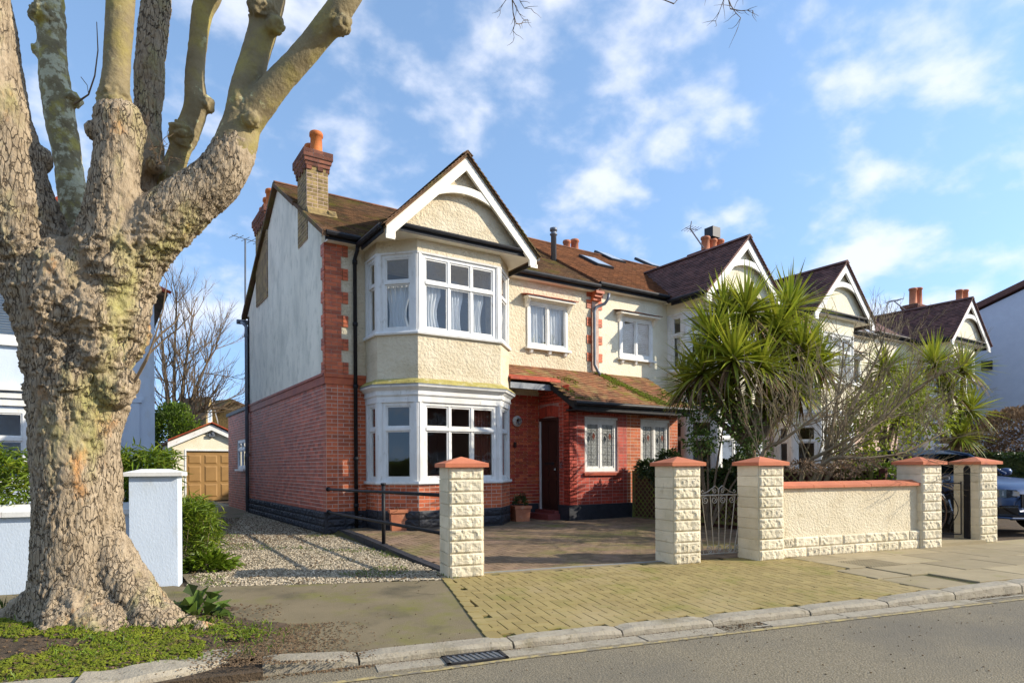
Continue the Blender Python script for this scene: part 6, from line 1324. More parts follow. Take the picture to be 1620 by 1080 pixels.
# evergreen and bare tree
EV = thing('evergreen_bush', 'tall rounded evergreen bush behind the board fence', 'shrub', tuple(at(262, 770, 28))); EV.location.z = 0
c = at(266, 690, 29); C_, d = blob_pts(7000, tuple(c), (1.05, 1.3, 2.0), .5, .5, 2.2); leaf_mass('foliage', C_, .1, .16, .08, 'leaf_mid', EV, .2, d); C_, d = blob_pts(3000, tuple(c + V3(.25, -.1, .3)), (1.0, 1.2, 1.7), .6, .5, 2.2); leaf_mass('bright_foliage', C_, .1, .15, .08, 'leaf_bright', EV, .2, d)
MB().tube([V3(c.x, c.y, 0), V3(c.x, c.y, c.z)], .12, 8).build('stem', 'twig', EV)
def bare_tree(name, label, cat, base, trunk_specs, mt, r0, n_side, L_side, depth, seed_dirs=None, up=.55, group=None, jit=.1):
    t = thing(name, label, cat, tuple(base), group); k = 0
    for pts in trunk_specs:
        pts = spline([tuple(p) for p in pts], 4); m = MB(); n = len(pts); m.tube([Vector(p) for p in pts], [r0 * (1 - .85 * i / (n - 1)) for i in range(n)], 7); m.build('limb', mt, t)
        tb = MB()
        def rec(p, d, L, r, dep):
            q_ = [Vector(p)]; d = Vector(d).normalized(); s = 4
            for i in range(s): d = (d + Vector(rdir(1)[0]) * jit + ZUP * .06).normalized(); q_.append(q_[-1] + d * L / s)
            tb.tube(q_, [r * (1 - .6 * i / s) for i in range(s + 1)], 4 if dep < 2 else 5, False)
            if dep:
                for i in range(1, s + 1):
                    for _ in range(2 if i == s else 1): rec(q_[i], d + Vector(rdir(1)[0]) * .55 + ZUP * .1, L * rng.uniform(.45, .7), r * .55, dep - 1)
        for i in range(n_side):
            f = rng.uniform(.25, 1); p = Vector(pts[int(f * (n - 1))]); d0 = Vector(pts[min(int(f * (n - 1)) + 1, n - 1)]) - Vector(pts[max(int(f * (n - 1)) - 1, 0)])
            rec(p, d0.normalized() * up + Vector(rdir(1)[0]) * .7 + ZUP * .15, L_side * (1.15 - .5 * f) * rng.uniform(.7, 1.2), r0 * .34 * (1.1 - .6 * f), depth)
        stuff(tb.build('twigs', mt, t))
    return t
Z = 36; b_ = at(272, 745, Z); b_.z = 0
bare_tree('bare_tree', 'tall bare winter tree behind the evergreen and the garage', 'tree', b_, [[b_, at(268, 660, Z), at(258, 560, Z), at(252, 480, Z)], [b_, at(285, 650, Z), at(296, 560, Z), at(308, 490, Z)], [b_, at(275, 655, Z), at(276, 560, Z), at(280, 462, Z)], [b_, at(295, 660, Z), at(320, 590, Z), at(345, 545, Z)], [b_, at(300, 670, Z), at(330, 645, Z), at(362, 632, Z)]], 'twig', .16, 15, 2.3, 2)
def far_house(label, u0, u1, v0, v1, ze, za, wm_, rm, win):
    t = thing('distant_house', label, 'house', ((u0 + u1) / 2, v0, 0), 'houses beyond the garage'); m = MB(); m.box(u0, u1, v0, v1, 0, ze); m.prism([V3(u1, v0, ze), V3(u1, v1, ze), V3(u1, (v0 + v1) / 2, za)], V3(u0 - u1, 0, 0)); m.build('wall', wm_, t)
    vm = (v0 + v1) / 2
    MB().prism([V3(u0, v0 - .3, ze - .2), V3(u0, vm, za + .1), V3(u0, vm, za), V3(u0, v0 - .3, ze - .3)], V3(u1 - u0 + .2, 0, 0)).prism([V3(u0, v1 + .3, ze - .2), V3(u0, vm, za + .1), V3(u0, vm, za), V3(u0, v1 + .3, ze - .3)], V3(u1 - u0 + .2, 0, 0)).build('roof', rm, t)
    f = MB().box(u1, u1 + .05, vm - .5, vm + .5, ze - .2, ze + 1.2).build('window', 'white_frame', t); MB().box(u1 + .05, u1 + .06, vm - .4, vm + .4, ze - .1, ze + 1.1).build('pane', 'skylight_glass', f)
    MB().box(u0, u1 + .1, v0 - .35, v0 - .28, ze - .4, ze - .25).build('gutter', 'white_frame', t)
p_ = at(335, 668, 52); q_ = at(335, 628, 52)
t = thing('distant_house', 'distant brick house with a slate roof and white dormer window', 'house', (p_.x, p_.y, 0), 'houses beyond the garage')
def pzw(x, y, Z): return at(x, y, Z)
A, B, C2, D2 = pzw(283, 668, 54), pzw(322, 672, 52), pzw(334, 627, 54), pzw(290, 630, 56)
MB().add([A, B, C2, D2], [(0, 1, 2, 3)]).prism([A, B, C2, D2], V3(.2, .6, -.3)).build('roof', 'tile_brown', t)
e1 = pzw(345, 668, 54); MB().prism([V3(B.x, B.y, 0), V3(e1.x, e1.y, 0), e1, C2, B], V3(-.3, 6, 0)).build('wall', 'stock_brick', t); MB().prism([V3(A.x, A.y + .3, 0), V3(B.x, B.y + .3, 0), B + V3(0, .3, -.1), A + V3(0, .3, -.1)], V3(.5, 4, 0)).build('wall', 'stock_brick', t)
wA, wB = pzw(329, 668, 52), pzw(335, 646, 52); f = MB().prism([wA, wA + (e1 - B) * .28, wA + (e1 - B) * .28 + ZUP * 1.2, wA + ZUP * 1.2], V3(0, .12, 0)).build('window', 'white_frame', t)
MB().prism([wA + (e1 - B) * .05 + ZUP * .1, wA + (e1 - B) * .23 + ZUP * .1, wA + (e1 - B) * .23 + ZUP * 1.1, wA + (e1 - B) * .05 + ZUP * 1.1], V3(0, -.03, 0)).build('pane', 'skylight_glass', f); MB().prism([C2 + ZUP * .1, e1 + ZUP * .1, e1 - ZUP * .25, C2 - ZUP * .25], V3(0, -.1, 0)).build('barge_board', 'white_frame', t)
t = thing('distant_house', 'distant pale brick house with a shallow gable behind the garage roof', 'house', tuple(at(370, 742, 60)), 'houses beyond the garage')
A, B, C2, D2, E2 = at(344, 655, 60), at(366, 637, 60), at(400, 652, 60), at(400, 690, 60), at(344, 690, 60)
MB().prism([V3(A.x, A.y, 0), V3(C2.x, C2.y, 0), C2, B, A], V3(-3, 6, 0)).build('wall', 'stock_brick', t); MB().prism([A + V3(-.2, -.3, 0), B + V3(0, -.3, .1), B + V3(0, -.3, .35), A + V3(-.3, -.3, .25)], V3(-3, 6, 0)).prism([B + V3(0, -.3, .1), C2 + V3(.2, -.3, 0), C2 + V3(.3, -.3, .25), B + V3(0, -.3, .35)], V3(-3, 6, 0)).build('roof', 'tile_brown', t)

# ------------------------------------------------------------------ right side: end wall, hedges, palms, shrubs
EW = thing('end_terrace_house', 'tall pale blue painted end wall with a dark roof edge at the far right', 'house', (33, 14, 0))
p1 = onu(1556, 482, 33); p2 = onu(1624, 448, 33); 
MB().prism([V3(33, p1.y + 3, 0), V3(33, p2.y - 5, 0), V3(33, p2.y - 5, p2.z - 3.0), V3(33, p2.y - .6, p2.z), V3(33, p1.y + 3, p1.z - 1.2)], V3(7, 0, 0)).build('wall', 'pale_wall', EW)
rs = MB(); rs.prism([V3(32.85, p2.y - .6, p2.z + .1), V3(32.85, p1.y + 3, p1.z - 1.1), V3(32.85, p1.y + 3, p1.z - .85), V3(32.85, p2.y - .6, p2.z + .35)], V3(7.4, 0, 0)).prism([V3(32.85, p2.y - .6, p2.z + .1), V3(32.85, p2.y - 5.2, p2.z - 3), V3(32.85, p2.y - 5.2, p2.z - 2.75), V3(32.85, p2.y - .6, p2.z + .35)], V3(7.4, 0, 0)); rs.build('roof', 'tile_purple', EW)
vp = onu(1562, 578, 33); MB().box(32.9, 33, vp.y - .2, vp.y + .2, vp.z - .2, vp.z + .2).build('vent', 'iron_dark', EW)
m = MB(); m.box(33.5, 39, p1.y + 3, p1.y + 3.2, 0, 3); m.build('rear_wall', 'pale_wall', EW)
def hedge(label, c, r, n, ln, mt, nm='hedge', cat='hedge', shell=.75, core=None):
    t = thing(nm, label, cat, (c[0], c[1], 0)); C_, d = blob_pts(n, c, r, shell, .25, 3.); C_[:, 2] = np.maximum(C_[:, 2], .05); leaf_mass('foliage', C_, .1, ln, ln * .55, mt, t, .1, d); return t
def box_hedge(label, p0, p1, w_, z1, n, ln, mt):
    p0, p1 = Vector(p0), Vector(p1); t = thing('clipped_hedge', label, 'hedge', tuple((p0 + p1) / 2)); d = p1 - p0; nn = V3(-d.y, d.x, 0).normalized(); C_ = []
    for i in range(n):
        f = rng.random(); s = rng.random(); 
        if rng.random() < .45: o_ = (rng.random() - .5) * w_; z = z1 + rng.normal(0, .03)
        else: o_ = (.5 if rng.random() < .5 else -.5) * w_ + rng.normal(0, .03); z = s * z1
        C_.append(tuple(p0 + d * f + nn * o_ + ZUP * z))
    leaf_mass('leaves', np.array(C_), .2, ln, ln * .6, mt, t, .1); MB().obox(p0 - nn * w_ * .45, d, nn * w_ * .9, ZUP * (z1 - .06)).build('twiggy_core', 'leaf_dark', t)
box_hedge('dark clipped hedge behind the blue car', at(1500, 792, 19), at(1760, 812, 15.5), 1.0, 1.38, 9000, .09, 'leaf_dark')
p_ = at(1598, 720, 19); hedge('brown leafed beech hedge above the clipped hedge at the right edge', (p_.x + .6, p_.y, 1.5), (2.4, 1.5, 1.45), 15000, .12, 'leaf_brown', 'beech_hedge')
bs = MB()
# cordyline palms
def blade_mesh(k):
    n = 5; vs = []; fs = []; bend = (.10, .35, .7)[k]; wd = .030
    for i in range(n + 1):
        t = i / n; w_ = wd * (.55 + .9 * t if t < .35 else (1 - t) / .65 * .86 + .02); x = t * (1 - .12 * bend * t); z = -bend * t * t * .75; vs += [(x, w_, z + w_ * .35), (x, 0, z), (x, -w_, z + w_ * .35)]
    for i in range(n): a = i * 3; fs += [(a, a + 3, a + 4, a + 1), (a + 1, a + 4, a + 5, a + 2)]
    return np.array(vs), fs
BL = [blade_mesh(k) for k in range(3)]; _bm = {}
def blade_data(k, mt, tone):
    if (k, mt, tone) not in _bm: o = np_obj('sword_leaf', BL[k][0], BL[k][1], mt, None, np.full(len(BL[k][1]), tone / 5.), True); _bm[(k, mt, tone)] = o.data; bpy.data.objects.remove(o)
    return _bm[(k, mt, tone)]
def palm(label, base, heads, n_leaf, L0, indiv, trunk_r=.10):
    t = thing('cordyline_palm', label, 'palm', tuple(base), 'spiky palms in the front gardens'); base = Vector(base); recs = []; tb = MB(); allv, allf, allr, dv, df = [], [], [], [], []
    fork = base + V3(0, 0, heads[0][0].z * .45)
    MB().tube([base, base.lerp(fork, .5) + V3(.03, 0, 0), fork], [trunk_r * 1.25, trunk_r, trunk_r * .95], 10).build('trunk', 'twig', t)
    for c, sc in heads:
        mid = fork.lerp(c, .55) - ZUP * .1; MB().tube([fork - ZUP * .1, mid, c - ZUP * .05], [trunk_r * .75, trunk_r * .55, trunk_r * .42], 8).build('stem', 'twig', t)
        for i in range(n_leaf):
            el = math.asin(max(-1, min(1, 1.0 - 1.62 * (i + rng.random()) / n_leaf))); az = rng.uniform(0, 2 * math.pi); L = L0 * sc * rng.uniform(.78, 1.12) * (.92 if el > .6 else 1)
            k = 0 if el > .5 else (1 if el > -.15 else 2); dead = el < -.33 and rng.random() < .6
            M = Matrix.Translation(c + V3(0, 0, .06 * el)) @ Matrix.Rotation(az, 4, 'Z') @ Matrix.Rotation(-el, 4, 'Y') @ Matrix.Rotation(rng.normal(0, .3), 4, 'X') @ Matrix.Diagonal((L, 1.15 * sc, L * (.7 if k else .5), 1)); recs.append((M, k, 'dead_leaf' if dead else 'sword_leaf', int(rng.integers(0, 6))))
    dist = [(-(r[0].translation - V3(0, 0, EYE)).length + rng.random() * .6) for r in recs]; order = np.argsort(dist)[::-1]; sel = set(order[:indiv].tolist())
    vs, fs, rr, n0 = {}, {}, {}, {}
    for i, (M, k, mt, tone) in enumerate(recs):
        if i in sel:
            o = bpy.data.objects.new('leaf', blade_data(k, mt, tone)); COL.objects.link(o); attach(o, t); o.matrix_basis = M
        else:
            A = np.array(M); v = BL[k][0] @ A[:3, :3].T + A[:3, 3]; b = n0.get(mt, 0); vs.setdefault(mt, []).append(v); fs.setdefault(mt, []).extend([tuple(x + b for x in f) for f in BL[k][1]]); rr.setdefault(mt, []).extend([tone / 5.] * len(BL[k][1])); n0[mt] = b + len(v)
    for mt in vs: stuff(np_obj('leaves' if mt == 'sword_leaf' else 'dead_leaves', np.vstack(vs[mt]), fs[mt], mt, t, rr[mt], True))
    return t
Z = 12.4; b_ = at(1188, 800, Z); b_.z = 0
palm('large spiky green palm with many heads towering over the scrolled gate', b_, [(at(1128, 538, Z), 1.0), (at(1180, 498, Z + .2), 1.05), (at(1160, 570, Z - .5), 1.0), (at(1230, 525, Z + .3), 1.05), (at(1270, 560, Z + .2), 1.0), (at(1112, 590, Z - .2), .95), (at(1205, 580, Z - .3), .95), (at(1262, 620, Z), .9), (at(1150, 630, Z - .1), .8), (at(1218, 640, Z + .2), .8), (at(1295, 580, Z + .5), .95), (at(1145, 500, Z + .6), .95), (at(1250, 490, Z + .8), 1.0), (at(1085, 610, Z + .4), .8)], 165, 1.02, 300)
Z = 17.5; b_ = at(1515, 790, Z); b_.z = 0
palm('smaller spiky palm in front of the farthest gabled house', b_, [(at(1478, 578, Z), 1.0), (at(1523, 585, Z + .2), .95), (at(1500, 620, Z), .9), (at(1535, 650, Z), .9), (at(1445, 640, Z), .9), (at(1520, 690, Z - .2), .8)], 140, 1.1, 150, .09)
Z = 15; b_ = at(1400, 790, Z); b_.z = 0
palm('yellow green spiky palm half hidden behind the bare branches', b_, [(at(1400, 585, Z), .9), (at(1432, 615, Z + .2), .9), (at(1415, 660, Z), .85), (at(1380, 625, Z), .85)], 120, 1.0, 100, .09)
# bare spreading shrub behind the low wall
Z = 10.6; b1 = at(1262, 790, Z); b1.z = 0; b2 = at(1205, 790, 10.2); b2.z = 0
sp = [[b1, at(1270, 745, Z), at(1305, 715, Z - .2), at(1365, 685, Z - .3), at(1420, 650, Z)], [b1, at(1300, 738, Z), at(1315, 680, Z), at(1330, 600, Z + .2), at(1335, 540, Z + .3)], [b1, at(1300, 735, Z - .3), at(1370, 725, Z - .5), at(1430, 715, Z - .5), at(1500, 680, Z - .3)], [b1, at(1310, 720, Z), at(1350, 640, Z + .3), at(1390, 560, Z + .4), at(1400, 520, Z + .4)],
      [b1, at(1330, 720, Z), at(1400, 660, Z + .5), at(1470, 600, Z + .6), at(1520, 580, Z + .6)], [b2, at(1204, 725, 10.2), at(1240, 695, 10.1), at(1300, 650, 10), at(1350, 600, 10)]]
bare_tree('bare_magnolia', 'bare twiggy spreading shrub behind the low rendered wall', 'shrub', b1, sp, 'pale_twig', .048, 14, .85, 2, up=.6, jit=.22)
tb = MB()
# leafy climber by the lattice, small leaved tree between the porch and palm
def leafy(nm, label, cat, blobs, ln, mt, n, stem=None):
    t = thing(nm, label, cat, (blobs[0][0][0], blobs[0][0][1], 0)); Cs, Ds = [], []
    for c, r in blobs: C_, d = blob_pts(n, tuple(c), r, .3, .6, 2.5); Cs.append(C_); Ds.append(d)
    C_ = np.vstack(Cs); leaf_mass('foliage', C_, .0, ln, ln * .5, mt, t, .25, np.vstack(Ds)); m = MB(); b0 = Vector(blobs[0][0]); b0.z = 0
    for c, r in blobs: m.tube([b0, Vector(c) * .5 + b0 * .5 + V3(.05, .05, .1), Vector(c)], [.03, .02, .008], 5)
    m.build('stems', 'twig', t); return t
leafy('climbing_shrub', 'dark leafy climber covering the olive lattice panel', 'shrub', [((10.45, 10.0, 1.12), (.22, .45, .28)), ((10.40, 9.5, .98), (.2, .4, .32)), ((10.45, 10.45, 1.2), (.16, .25, .2)), ((10.5, 9.8, 1.4), (.15, .3, .22)), ((10.42, 9.2, 1.0), (.2, .3, .3))], .085, 'leaf_dark', 800)
leafy('climbing_shrub', 'dark glossy shrub spilling over the lattice behind the scrolled gate', 'shrub', [((10.4, 8.2, 1.0), (.22, .35, .28)), ((10.42, 7.9, 1.2), (.2, .35, .25)), ((10.40, 8.6, .95), (.16, .25, .22))], .09, 'leaf_dark', 800)
leafy('small_evergreen_tree', 'loose small leaved evergreen between the porch roof and the palm', 'tree', [(tuple(at(1120, 665, 12.2)), (.45, .5, .5)), (tuple(at(1095, 640, 12.6)), (.35, .4, .35)), (tuple(at(1150, 640, 12.0)), (.45, .5, .5)), (tuple(at(1180, 685, 12.0)), (.3, .3, .5)), (tuple(at(1108, 700, 12.0)), (.3, .3, .25)), (tuple(at(1195, 715, 11.9)), (.3, .3, .35))], .085, 'leaf_mid', 300)
leafy('small_evergreen_tree', 'thin yellow green evergreen mixed among the bare branches', 'tree', [(tuple(at(1400, 690, 13.5)), (.9, .6, .7)), (tuple(at(1470, 660, 14)), (.7, .6, .6)), (tuple(at(1345, 700, 13)), (.6, .5, .5)), (tuple(at(1430, 625, 14)), (.6, .5, .5)), (tuple(at(1370, 650, 13)), (.5, .5, .4))], .10, 'leaf_yellow', 700)
leafy('low_shrub', 'low bright green shrub behind the low wall beside its right pillar', 'shrub', [(tuple(at(1395, 748, 10.4)), (.38, .3, .16)), (tuple(at(1370, 752, 10.4)), (.25, .3, .12))], .10, 'leaf_bright', 240)
leafy('low_shrub', 'untidy low brown twiggy shrub along the top of the low wall', 'shrub', [(tuple(at(1330, 742, 10.0)), (.4, .3, .14)), (tuple(at(1270, 738, 10.0)), (.35, .3, .12)), (tuple(at(1360, 730, 10.2)), (.5, .3, .16))], .05, 'leaf_brown', 420)

# ------------------------------------------------------------------ blue car, bicycles
CR = thing('parked_car', 'metallic blue estate car parked nose out behind the right-hand pillars', 'car', (14.9, 6.3, 0))
CX, CY = 13.94, 4.20; CRX, CRY = V3(.917, -.40, 0), V3(.40, .917, 0)
def cp(x, y, z): return V3(CX, CY, z) + CRX * x + CRY * y     # y = 0 at the nose, + to the rear
# stations: y, half width, bonnet/roof-line profile as (x fraction, z) from sill to centre
st = [(.02, .62, .42, .60, .72), (.10, .80, .30, .66, .84), (.30, .90, .26, .74, .93), (.70, .935, .26, .80, .985), (1.25, .945, .26, .88, 1.02), (1.75, .945, .27, .93, 1.06), (2.6, .945, .27, .96, 1.07), (3.5, .94, .28, .98, 1.08), (4.2, .92, .32, .98, 1.08), (4.55, .86, .38, .95, 1.04), (4.62, .70, .45, .9, .98)]
vs = []; 
for y, w_, z0, zb, zt in st:
    for fx, z in ((0, z0), (.86, z0), (.97, z0 + .10), (1.0, z0 + (zb - z0) * .55), (.985, zb), (.90, zb + (zt - zb) * .62), (.62, zt - .005), (0, zt + .01)): vs.append((fx * w_, y, z))
R8 = 8; body = MB(); V_ = [cp(*v) for v in vs] + [cp(-v[0], v[1], v[2]) for v in vs]; n = len(vs); fs = []
for i in range(len(st) - 1):
    for k in range(R8 - 1):
        a = i * R8 + k; fs.append((a, a + 1, a + R8 + 1, a + R8)); fs.append((n + a, n + a + R8, n + a + R8 + 1, n + a + 1))
fs += [tuple(range(R8)), tuple(n + k for k in range(R8))[::-1], tuple(n - R8 + k for k in range(R8))[::-1], tuple(2 * n - R8 + k for k in range(R8))]
bo = np_obj('body', [tuple(v) for v in V_], fs, 'car_blue', CR, smooth=True); mdf = bo.modifiers.new('s', 'SUBSURF'); mdf.levels = 2; mdf.render_levels = 2
gh = [(1.55, .80, 1.04, .78, 1.05), (2.25, .80, 1.04, .66, 1.46), (2.7, .80, 1.05, .64, 1.56), (3.6, .80, 1.05, .63, 1.57), (4.2, .78, 1.06, .62, 1.50), (4.58, .74, 1.03, .66, 1.06)]
vs = []
for y, wb_, zb, wt, zt in gh: vs += [(wb_, y, zb), ((wb_ + wt) / 2 + .02, y, (zb + zt) / 2), (wt, y, zt - .03), (wt * .6, y, zt + .01), (0, y, zt + .02)]
V_ = [cp(*v) for v in vs] + [cp(-v[0], v[1], v[2]) for v in vs]; n = len(vs); gfs, rfs = [], []
for i in range(len(gh) - 1):
    for k in range(4):
        a = i * 5 + k; F2 = [(a, a + 1, a + 6, a + 5), (n + a, n + a + 5, n + a + 6, n + a + 1)]; (rfs if (k >= 2 and 1 <= i <= 3) else gfs).extend(F2)
np_obj('windows', [tuple(v) for v in V_], gfs, 'dark_glass', CR, smooth=True); np_obj('roof', [tuple(v + ZUP * .004) for v in V_], rfs, 'car_blue', CR, smooth=True)
for sg in (-1, 1):
    for pr in (((.78, 1.52, 1.06), (.66, 2.25, 1.46), (.64, 2.7, 1.54), (.63, 3.6, 1.55), (.62, 4.2, 1.48), (.68, 4.55, 1.08)),): MB().tube([cp(sg * (x + .02), y, z) for x, y, z in pr], .032, 6).build('roof_pillar', 'car_blue', CR, True)
    MB().tube([cp(sg * .80, 1.6, 1.05), cp(sg * .80, 4.5, 1.06)], .014, 5).build('window_trim', 'car_trim', CR)
    for y in (.98, 3.78):
        W_ = []; c = cp(sg * .86, y, .36); wm_ = MB(); ring_ = lambda r, x: [c + CRX * (sg * x) + CRY * (math.cos(2 * math.pi * k / 24) * r) + ZUP * (math.sin(2 * math.pi * k / 24) * r) for k in range(24)]
        def rev(prof): 
            vs = sum([ring_(r, x) for r, x in prof], []); fs = [(i * 24 + k, i * 24 + (k + 1) % 24, (i + 1) * 24 + (k + 1) % 24, (i + 1) * 24 + k) for i in range(len(prof) - 1) for k in range(24)]; return vs, fs + [tuple(range((len(prof) - 1) * 24, len(prof) * 24))]
        wo = np_obj('wheel', *rev([(.30, -.12), (.355, -.11), (.36, .06), (.34, .09), (.26, .095)]), 'tyre', CR); np_obj('rim', *rev([(.26, .06), (.25, .09), (.22, .085), (.06, .07), (.0, .08)]), 'alu', wo)
        for k in range(5): a = 2 * math.pi * k / 5; MB().tube([c + CRX * (sg * .09), c + CRX * (sg * .10) + CRY * (math.cos(a) * .24) + ZUP * (math.sin(a) * .24)], .028, 5).build('spoke', 'car_trim', wo)
        MB().tube([c + CRX * (sg * .075) + CRY * (math.cos(a) * .395) + ZUP * (math.sin(a) * .395) for a in np.linspace(0, math.pi, 13)], .028, 5).build('wheel_arch', 'car_black', CR)
    # headlamp: wraps the corner
    hl = MB(); L_ = [(.88, .34, .70, .80), (.84, .20, .68, .815), (.74, .09, .665, .81), (.58, .03, .66, .80)]
    vs = [cp(sg * (x + .012), y - .012, z0) for x, y, z0, z1 in L_] + [cp(sg * (x + .008), y - .010, z1) for x, y, z0, z1 in L_]; fs = [(i, i + 1, i + 5, i + 4) for i in range(3)]
    hlo = np_obj('headlight', vs, fs, 'head_glass', CR); np_obj('lamp_housing', [v - CRX * (sg * .012) + CRY * .012 for v in vs], fs, 'car_black', hlo)
    for x, y in ((.78, .125), (.66, .045)): MB().prism([cp(sg * x, y, .70), cp(sg * (x - .09), y - .05, .695), cp(sg * (x - .085), y - .05, .775), cp(sg * (x - .01), y, .79)], CRY * .03).build('lens', 'alu', hlo)
    vs = [cp(sg * x, y, z) for x, y, z in ((.86, .12, .36), (.60, .01, .36), (.60, .01, .54), (.85, .11, .53), (.90, .22, .46))]; MB().prism(vs, CRY * -.02).build('bumper_intake', 'car_black', CR)
    MB().tube([cp(sg * .88, .13, .50), cp(sg * .62, -.02, .50)], .018, 6).build('fog_light', 'head_glass', CR); MB().tube([cp(sg * .90, .16, .33), cp(sg * .72, .0, .31), cp(sg * .4, -.02, .30)], .018, 6).build('bumper_trim', 'car_blue', CR)
    MB().lathe(cp(sg * 1.02, 1.72, 1.02), [(.03, 0), (.10, .03), (.11, .1), (.08, .15), (.02, .16)], 10).build('wing_mirror', 'car_blue', CR, True)
    g_ = MB(); [g_.obox(cp(sg * (.06 + .062 * k), -.015, .52), CRX * (sg * .03), CRY * .05, ZUP * .20) for k in range(7)]; g_.build('grille', 'car_trim', CR)
MB().obox(cp(-.52, -.005, .5), CRX * 1.04, CRY * .05, ZUP * .23).build('grille_back', 'car_black', CR); MB().obox(cp(-.7, 0, .28), CRX * 1.4, CRY * .06, ZUP * .06).build('splitter', 'car_black', CR)
MB().obox(cp(-.27, -.035, .40), CRX * .54, CRY * .015, ZUP * .10).build('number_plate', 'white_frame', CR)
struct(MB().box(11.6, 20, 4.55, 11, -.06, .012).build('car_hardstanding', 'asphalt_path', None)) if False else None
def bicycle(label, c, ang, dark):
    t = thing('bicycle', label, 'bicycle', tuple(c), 'bicycles behind the open gate'); d = V3(math.cos(ang), math.sin(ang), 0); s = V3(-d.y, d.x, 0); P_ = lambda x, z, y=0: c + d * x + s * y + ZUP * z
    for x in (0, -1.03):
        w_ = MB(); w_.tube([P_(x + .335 * math.cos(a), .345 + .335 * math.sin(a)) for a in np.linspace(0, 2 * math.pi, 33)], .019, 8, False); wo = w_.build('wheel', 'tan_tyre' if not dark else 'tyre', t, True)
        w_ = MB(); w_.tube([P_(x + .312 * math.cos(a), .345 + .312 * math.sin(a)) for a in np.linspace(0, 2 * math.pi, 33)], .010, 6, False); w_.build('rim', 'iron_dark', wo)
        sp_ = MB(); [sp_.tube([P_(x, .345, .02 * (-1) ** k), P_(x + .31 * math.cos(a), .345 + .31 * math.sin(a))], .0022, 3) for k, a in enumerate(np.linspace(0, 2 * math.pi, 25)[:-1])]; stuff(sp_.build('spokes', 'alu', wo)); MB().tube([P_(x, .345, -.05), P_(x, .345, .05)], .022, 8).build('hub', 'alu', wo)
    MB().tube([P_(.385 * math.cos(a), .345 + .385 * math.sin(a)) for a in np.linspace(R(20), R(165), 14)], .022, 6).build('mudguard', 'alu', t, True)
    f = MB(); bb, se, hd_ = (-.45, .29), (-.30, .80), (-.86, .82)
    for a, b in ((bb, se), (se, hd_), (bb, (-.88, .72)), ((0, .345), bb), ((0, .345), se), ((-1.03, .345), (-.86, .86))): f.tube([P_(*a), P_(*b)], .016, 8)
    f.build('frame', 'iron_dark', t, True); MB().tube([P_(*se), P_(-.27, .93)], .013, 6).build('seat_post', 'alu', t)
    MB().prism([P_(-.40, .93, -.02), P_(-.40, .93, .02), P_(-.20, .94, .07), P_(-.14, .95, .05), P_(-.14, .95, -.05), P_(-.20, .94, -.07)], ZUP * .05).build('saddle', 'iron_dark', t)
    MB().tube([P_(-.86, .86), P_(-.84, .98)], .013, 6).tube([P_(-.78, 1.0, -.28), P_(-.84, .98, -.1), P_(-.84, .98, .1), P_(-.78, 1.0, .28)], .012, 6).build('handlebar', 'alu', t, True)
    MB().box(-.03, .03, -.02, .02, -.03, .03).build('rear_light', 'red_plastic', t).matrix_basis = Matrix.Translation(P_(.10, .80)); MB().lathe(P_(-.45, .29, .0), [(.0, -.01), (.09, -.008), (.09, .008), (0, .01)], 14).build('chainring', 'alu', t)
bc = at(1478, 790, 11.6); bc.z = .03; bicycle('bicycle with tan tyres leaning behind the right pillar of the low wall', bc, ST + R(4), False)
bc = at(1508, 790, 12.2); bc.z = .03; bicycle('second dark bicycle partly hidden behind the tan tyred one', bc, ST - R(3), True)

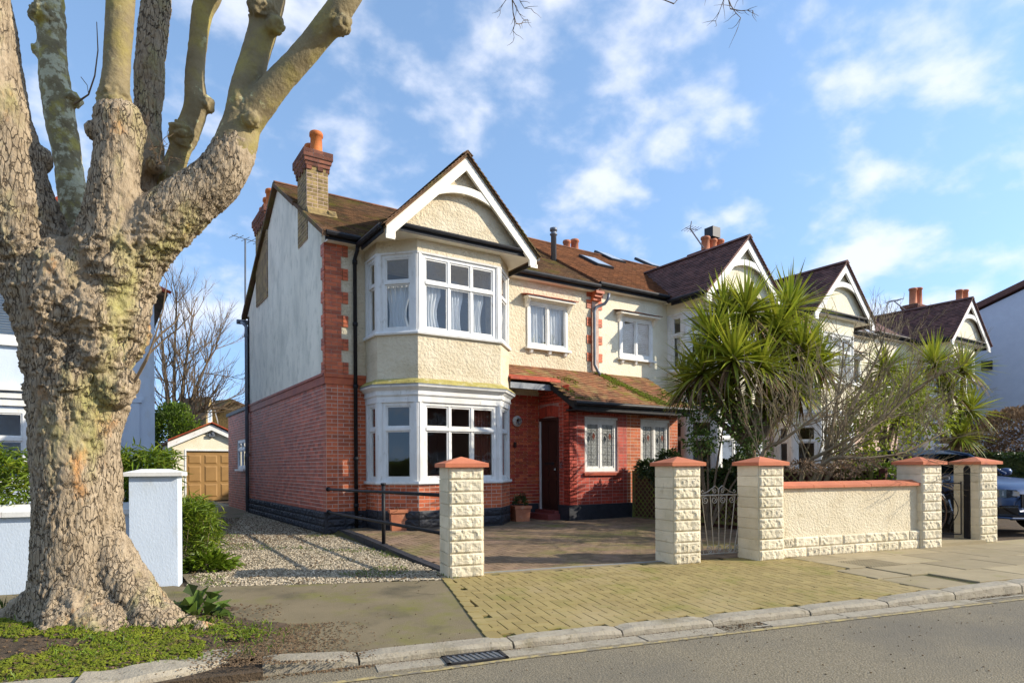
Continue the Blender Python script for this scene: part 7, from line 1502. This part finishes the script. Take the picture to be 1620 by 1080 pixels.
# ------------------------------------------------------------------ houses on the far side of the road, seen only in the window glass
for k, (a0_, wd_, wm_, lab) in enumerate(((-14, 9.5, 'stucco_light', 'cream house with an orange roof across the road, mirrored in the bay windows'), (-3.5, 9.5, 'rough_brick', 'brown brick house across the road, mirrored in the porch windows'), (7, 10, 'pale_wall', 'pale grey house across the road facing the forecourt'), (18, 10, 'rough_brick', 'second brown brick house across the road facing the palms'))):
    t = thing('facing_house', lab, 'house', tuple(q(a0_ + wd_ / 2, 19, 0)), 'houses across the road')
    w = MB(); ops = [(1.2, 3.4, .9, 2.3), (5.8, 8.0, .9, 2.3), (1.2, 3.4, 3.5, 4.8), (5.8, 8.0, 3.5, 4.8), (4.2, 5.2, .1, 2.2)]
    wall(w, q(a0_, 19), T_, -M_, wd_, 0, 5.4, ops, .25); w.obox(q(a0_, 19.25), T_ * wd_, M_ * .1, ZUP * 5.3); w.build('wall', wm_, t)
    MB().prism([q(a0_ - .1, 18.6, 5.3), q(a0_ - .1, 22.5, 7.4), q(a0_ - .1, 26.5, 5.3)], T_ * (wd_ + .2)).build('roof', 'tile_orange', t)
    for o in ops[:4]: window(t, q(a0_ + o[0], 19.05, o[2]), T_, -M_, o[1] - o[0], o[3] - o[2], 3, .65)
    MB().obox(q(a0_ + 4.2, 19.1, .1), T_ * 1., M_ * .06, ZUP * 2.1).build('door', 'door_wood', t)
# low distant greenery behind the gardens, read as one mass
n = 9000; u_ = rng.uniform(-70, 110, n); C_ = np.column_stack([u_, rng.uniform(70, 84, n), rng.random(n) ** .8 * (2.6 + 2.2 * fbm(np.column_stack([u_ * .12, u_ * 0, u_ * 0]), 3))])
stuff(leaf_obj('distant_greenery', C_, rdir(n), rdir(n), rng.uniform(.5, 1.0, n), .5, 'leaf_dark'))

# moss on the porch roof: a bright streak below the downpipe and loose patches
def on_porch(u, v): return (u, v, 2.66 + (v - 10.5) / 1.5 * .91 + .022)
pm = {1: [], 2: []}
for _ in range(9000):
    v = rng.uniform(10.52, 11.97); st_ = rng.random() < .30
    u = 10.32 + (11.97 - v) * .62 + rng.normal(0, .05 + .07 * (11.97 - v)) if st_ else rng.uniform(8.5, 12.2)
    if u > 12.1 or (u < 8.5): continue
    if not st_ and fbm([[u * 2.1, v * 2.1, 6]], 4)[0] < (.60 if u < 10.2 else .53): continue
    pm[1 if u < 10.24 else 2].append(on_porch(u, v))
scatter('roof_moss', 'moss', pm[1], .017, .5, H1); scatter('roof_moss', 'moss', pm[2], .019, .5, H2)
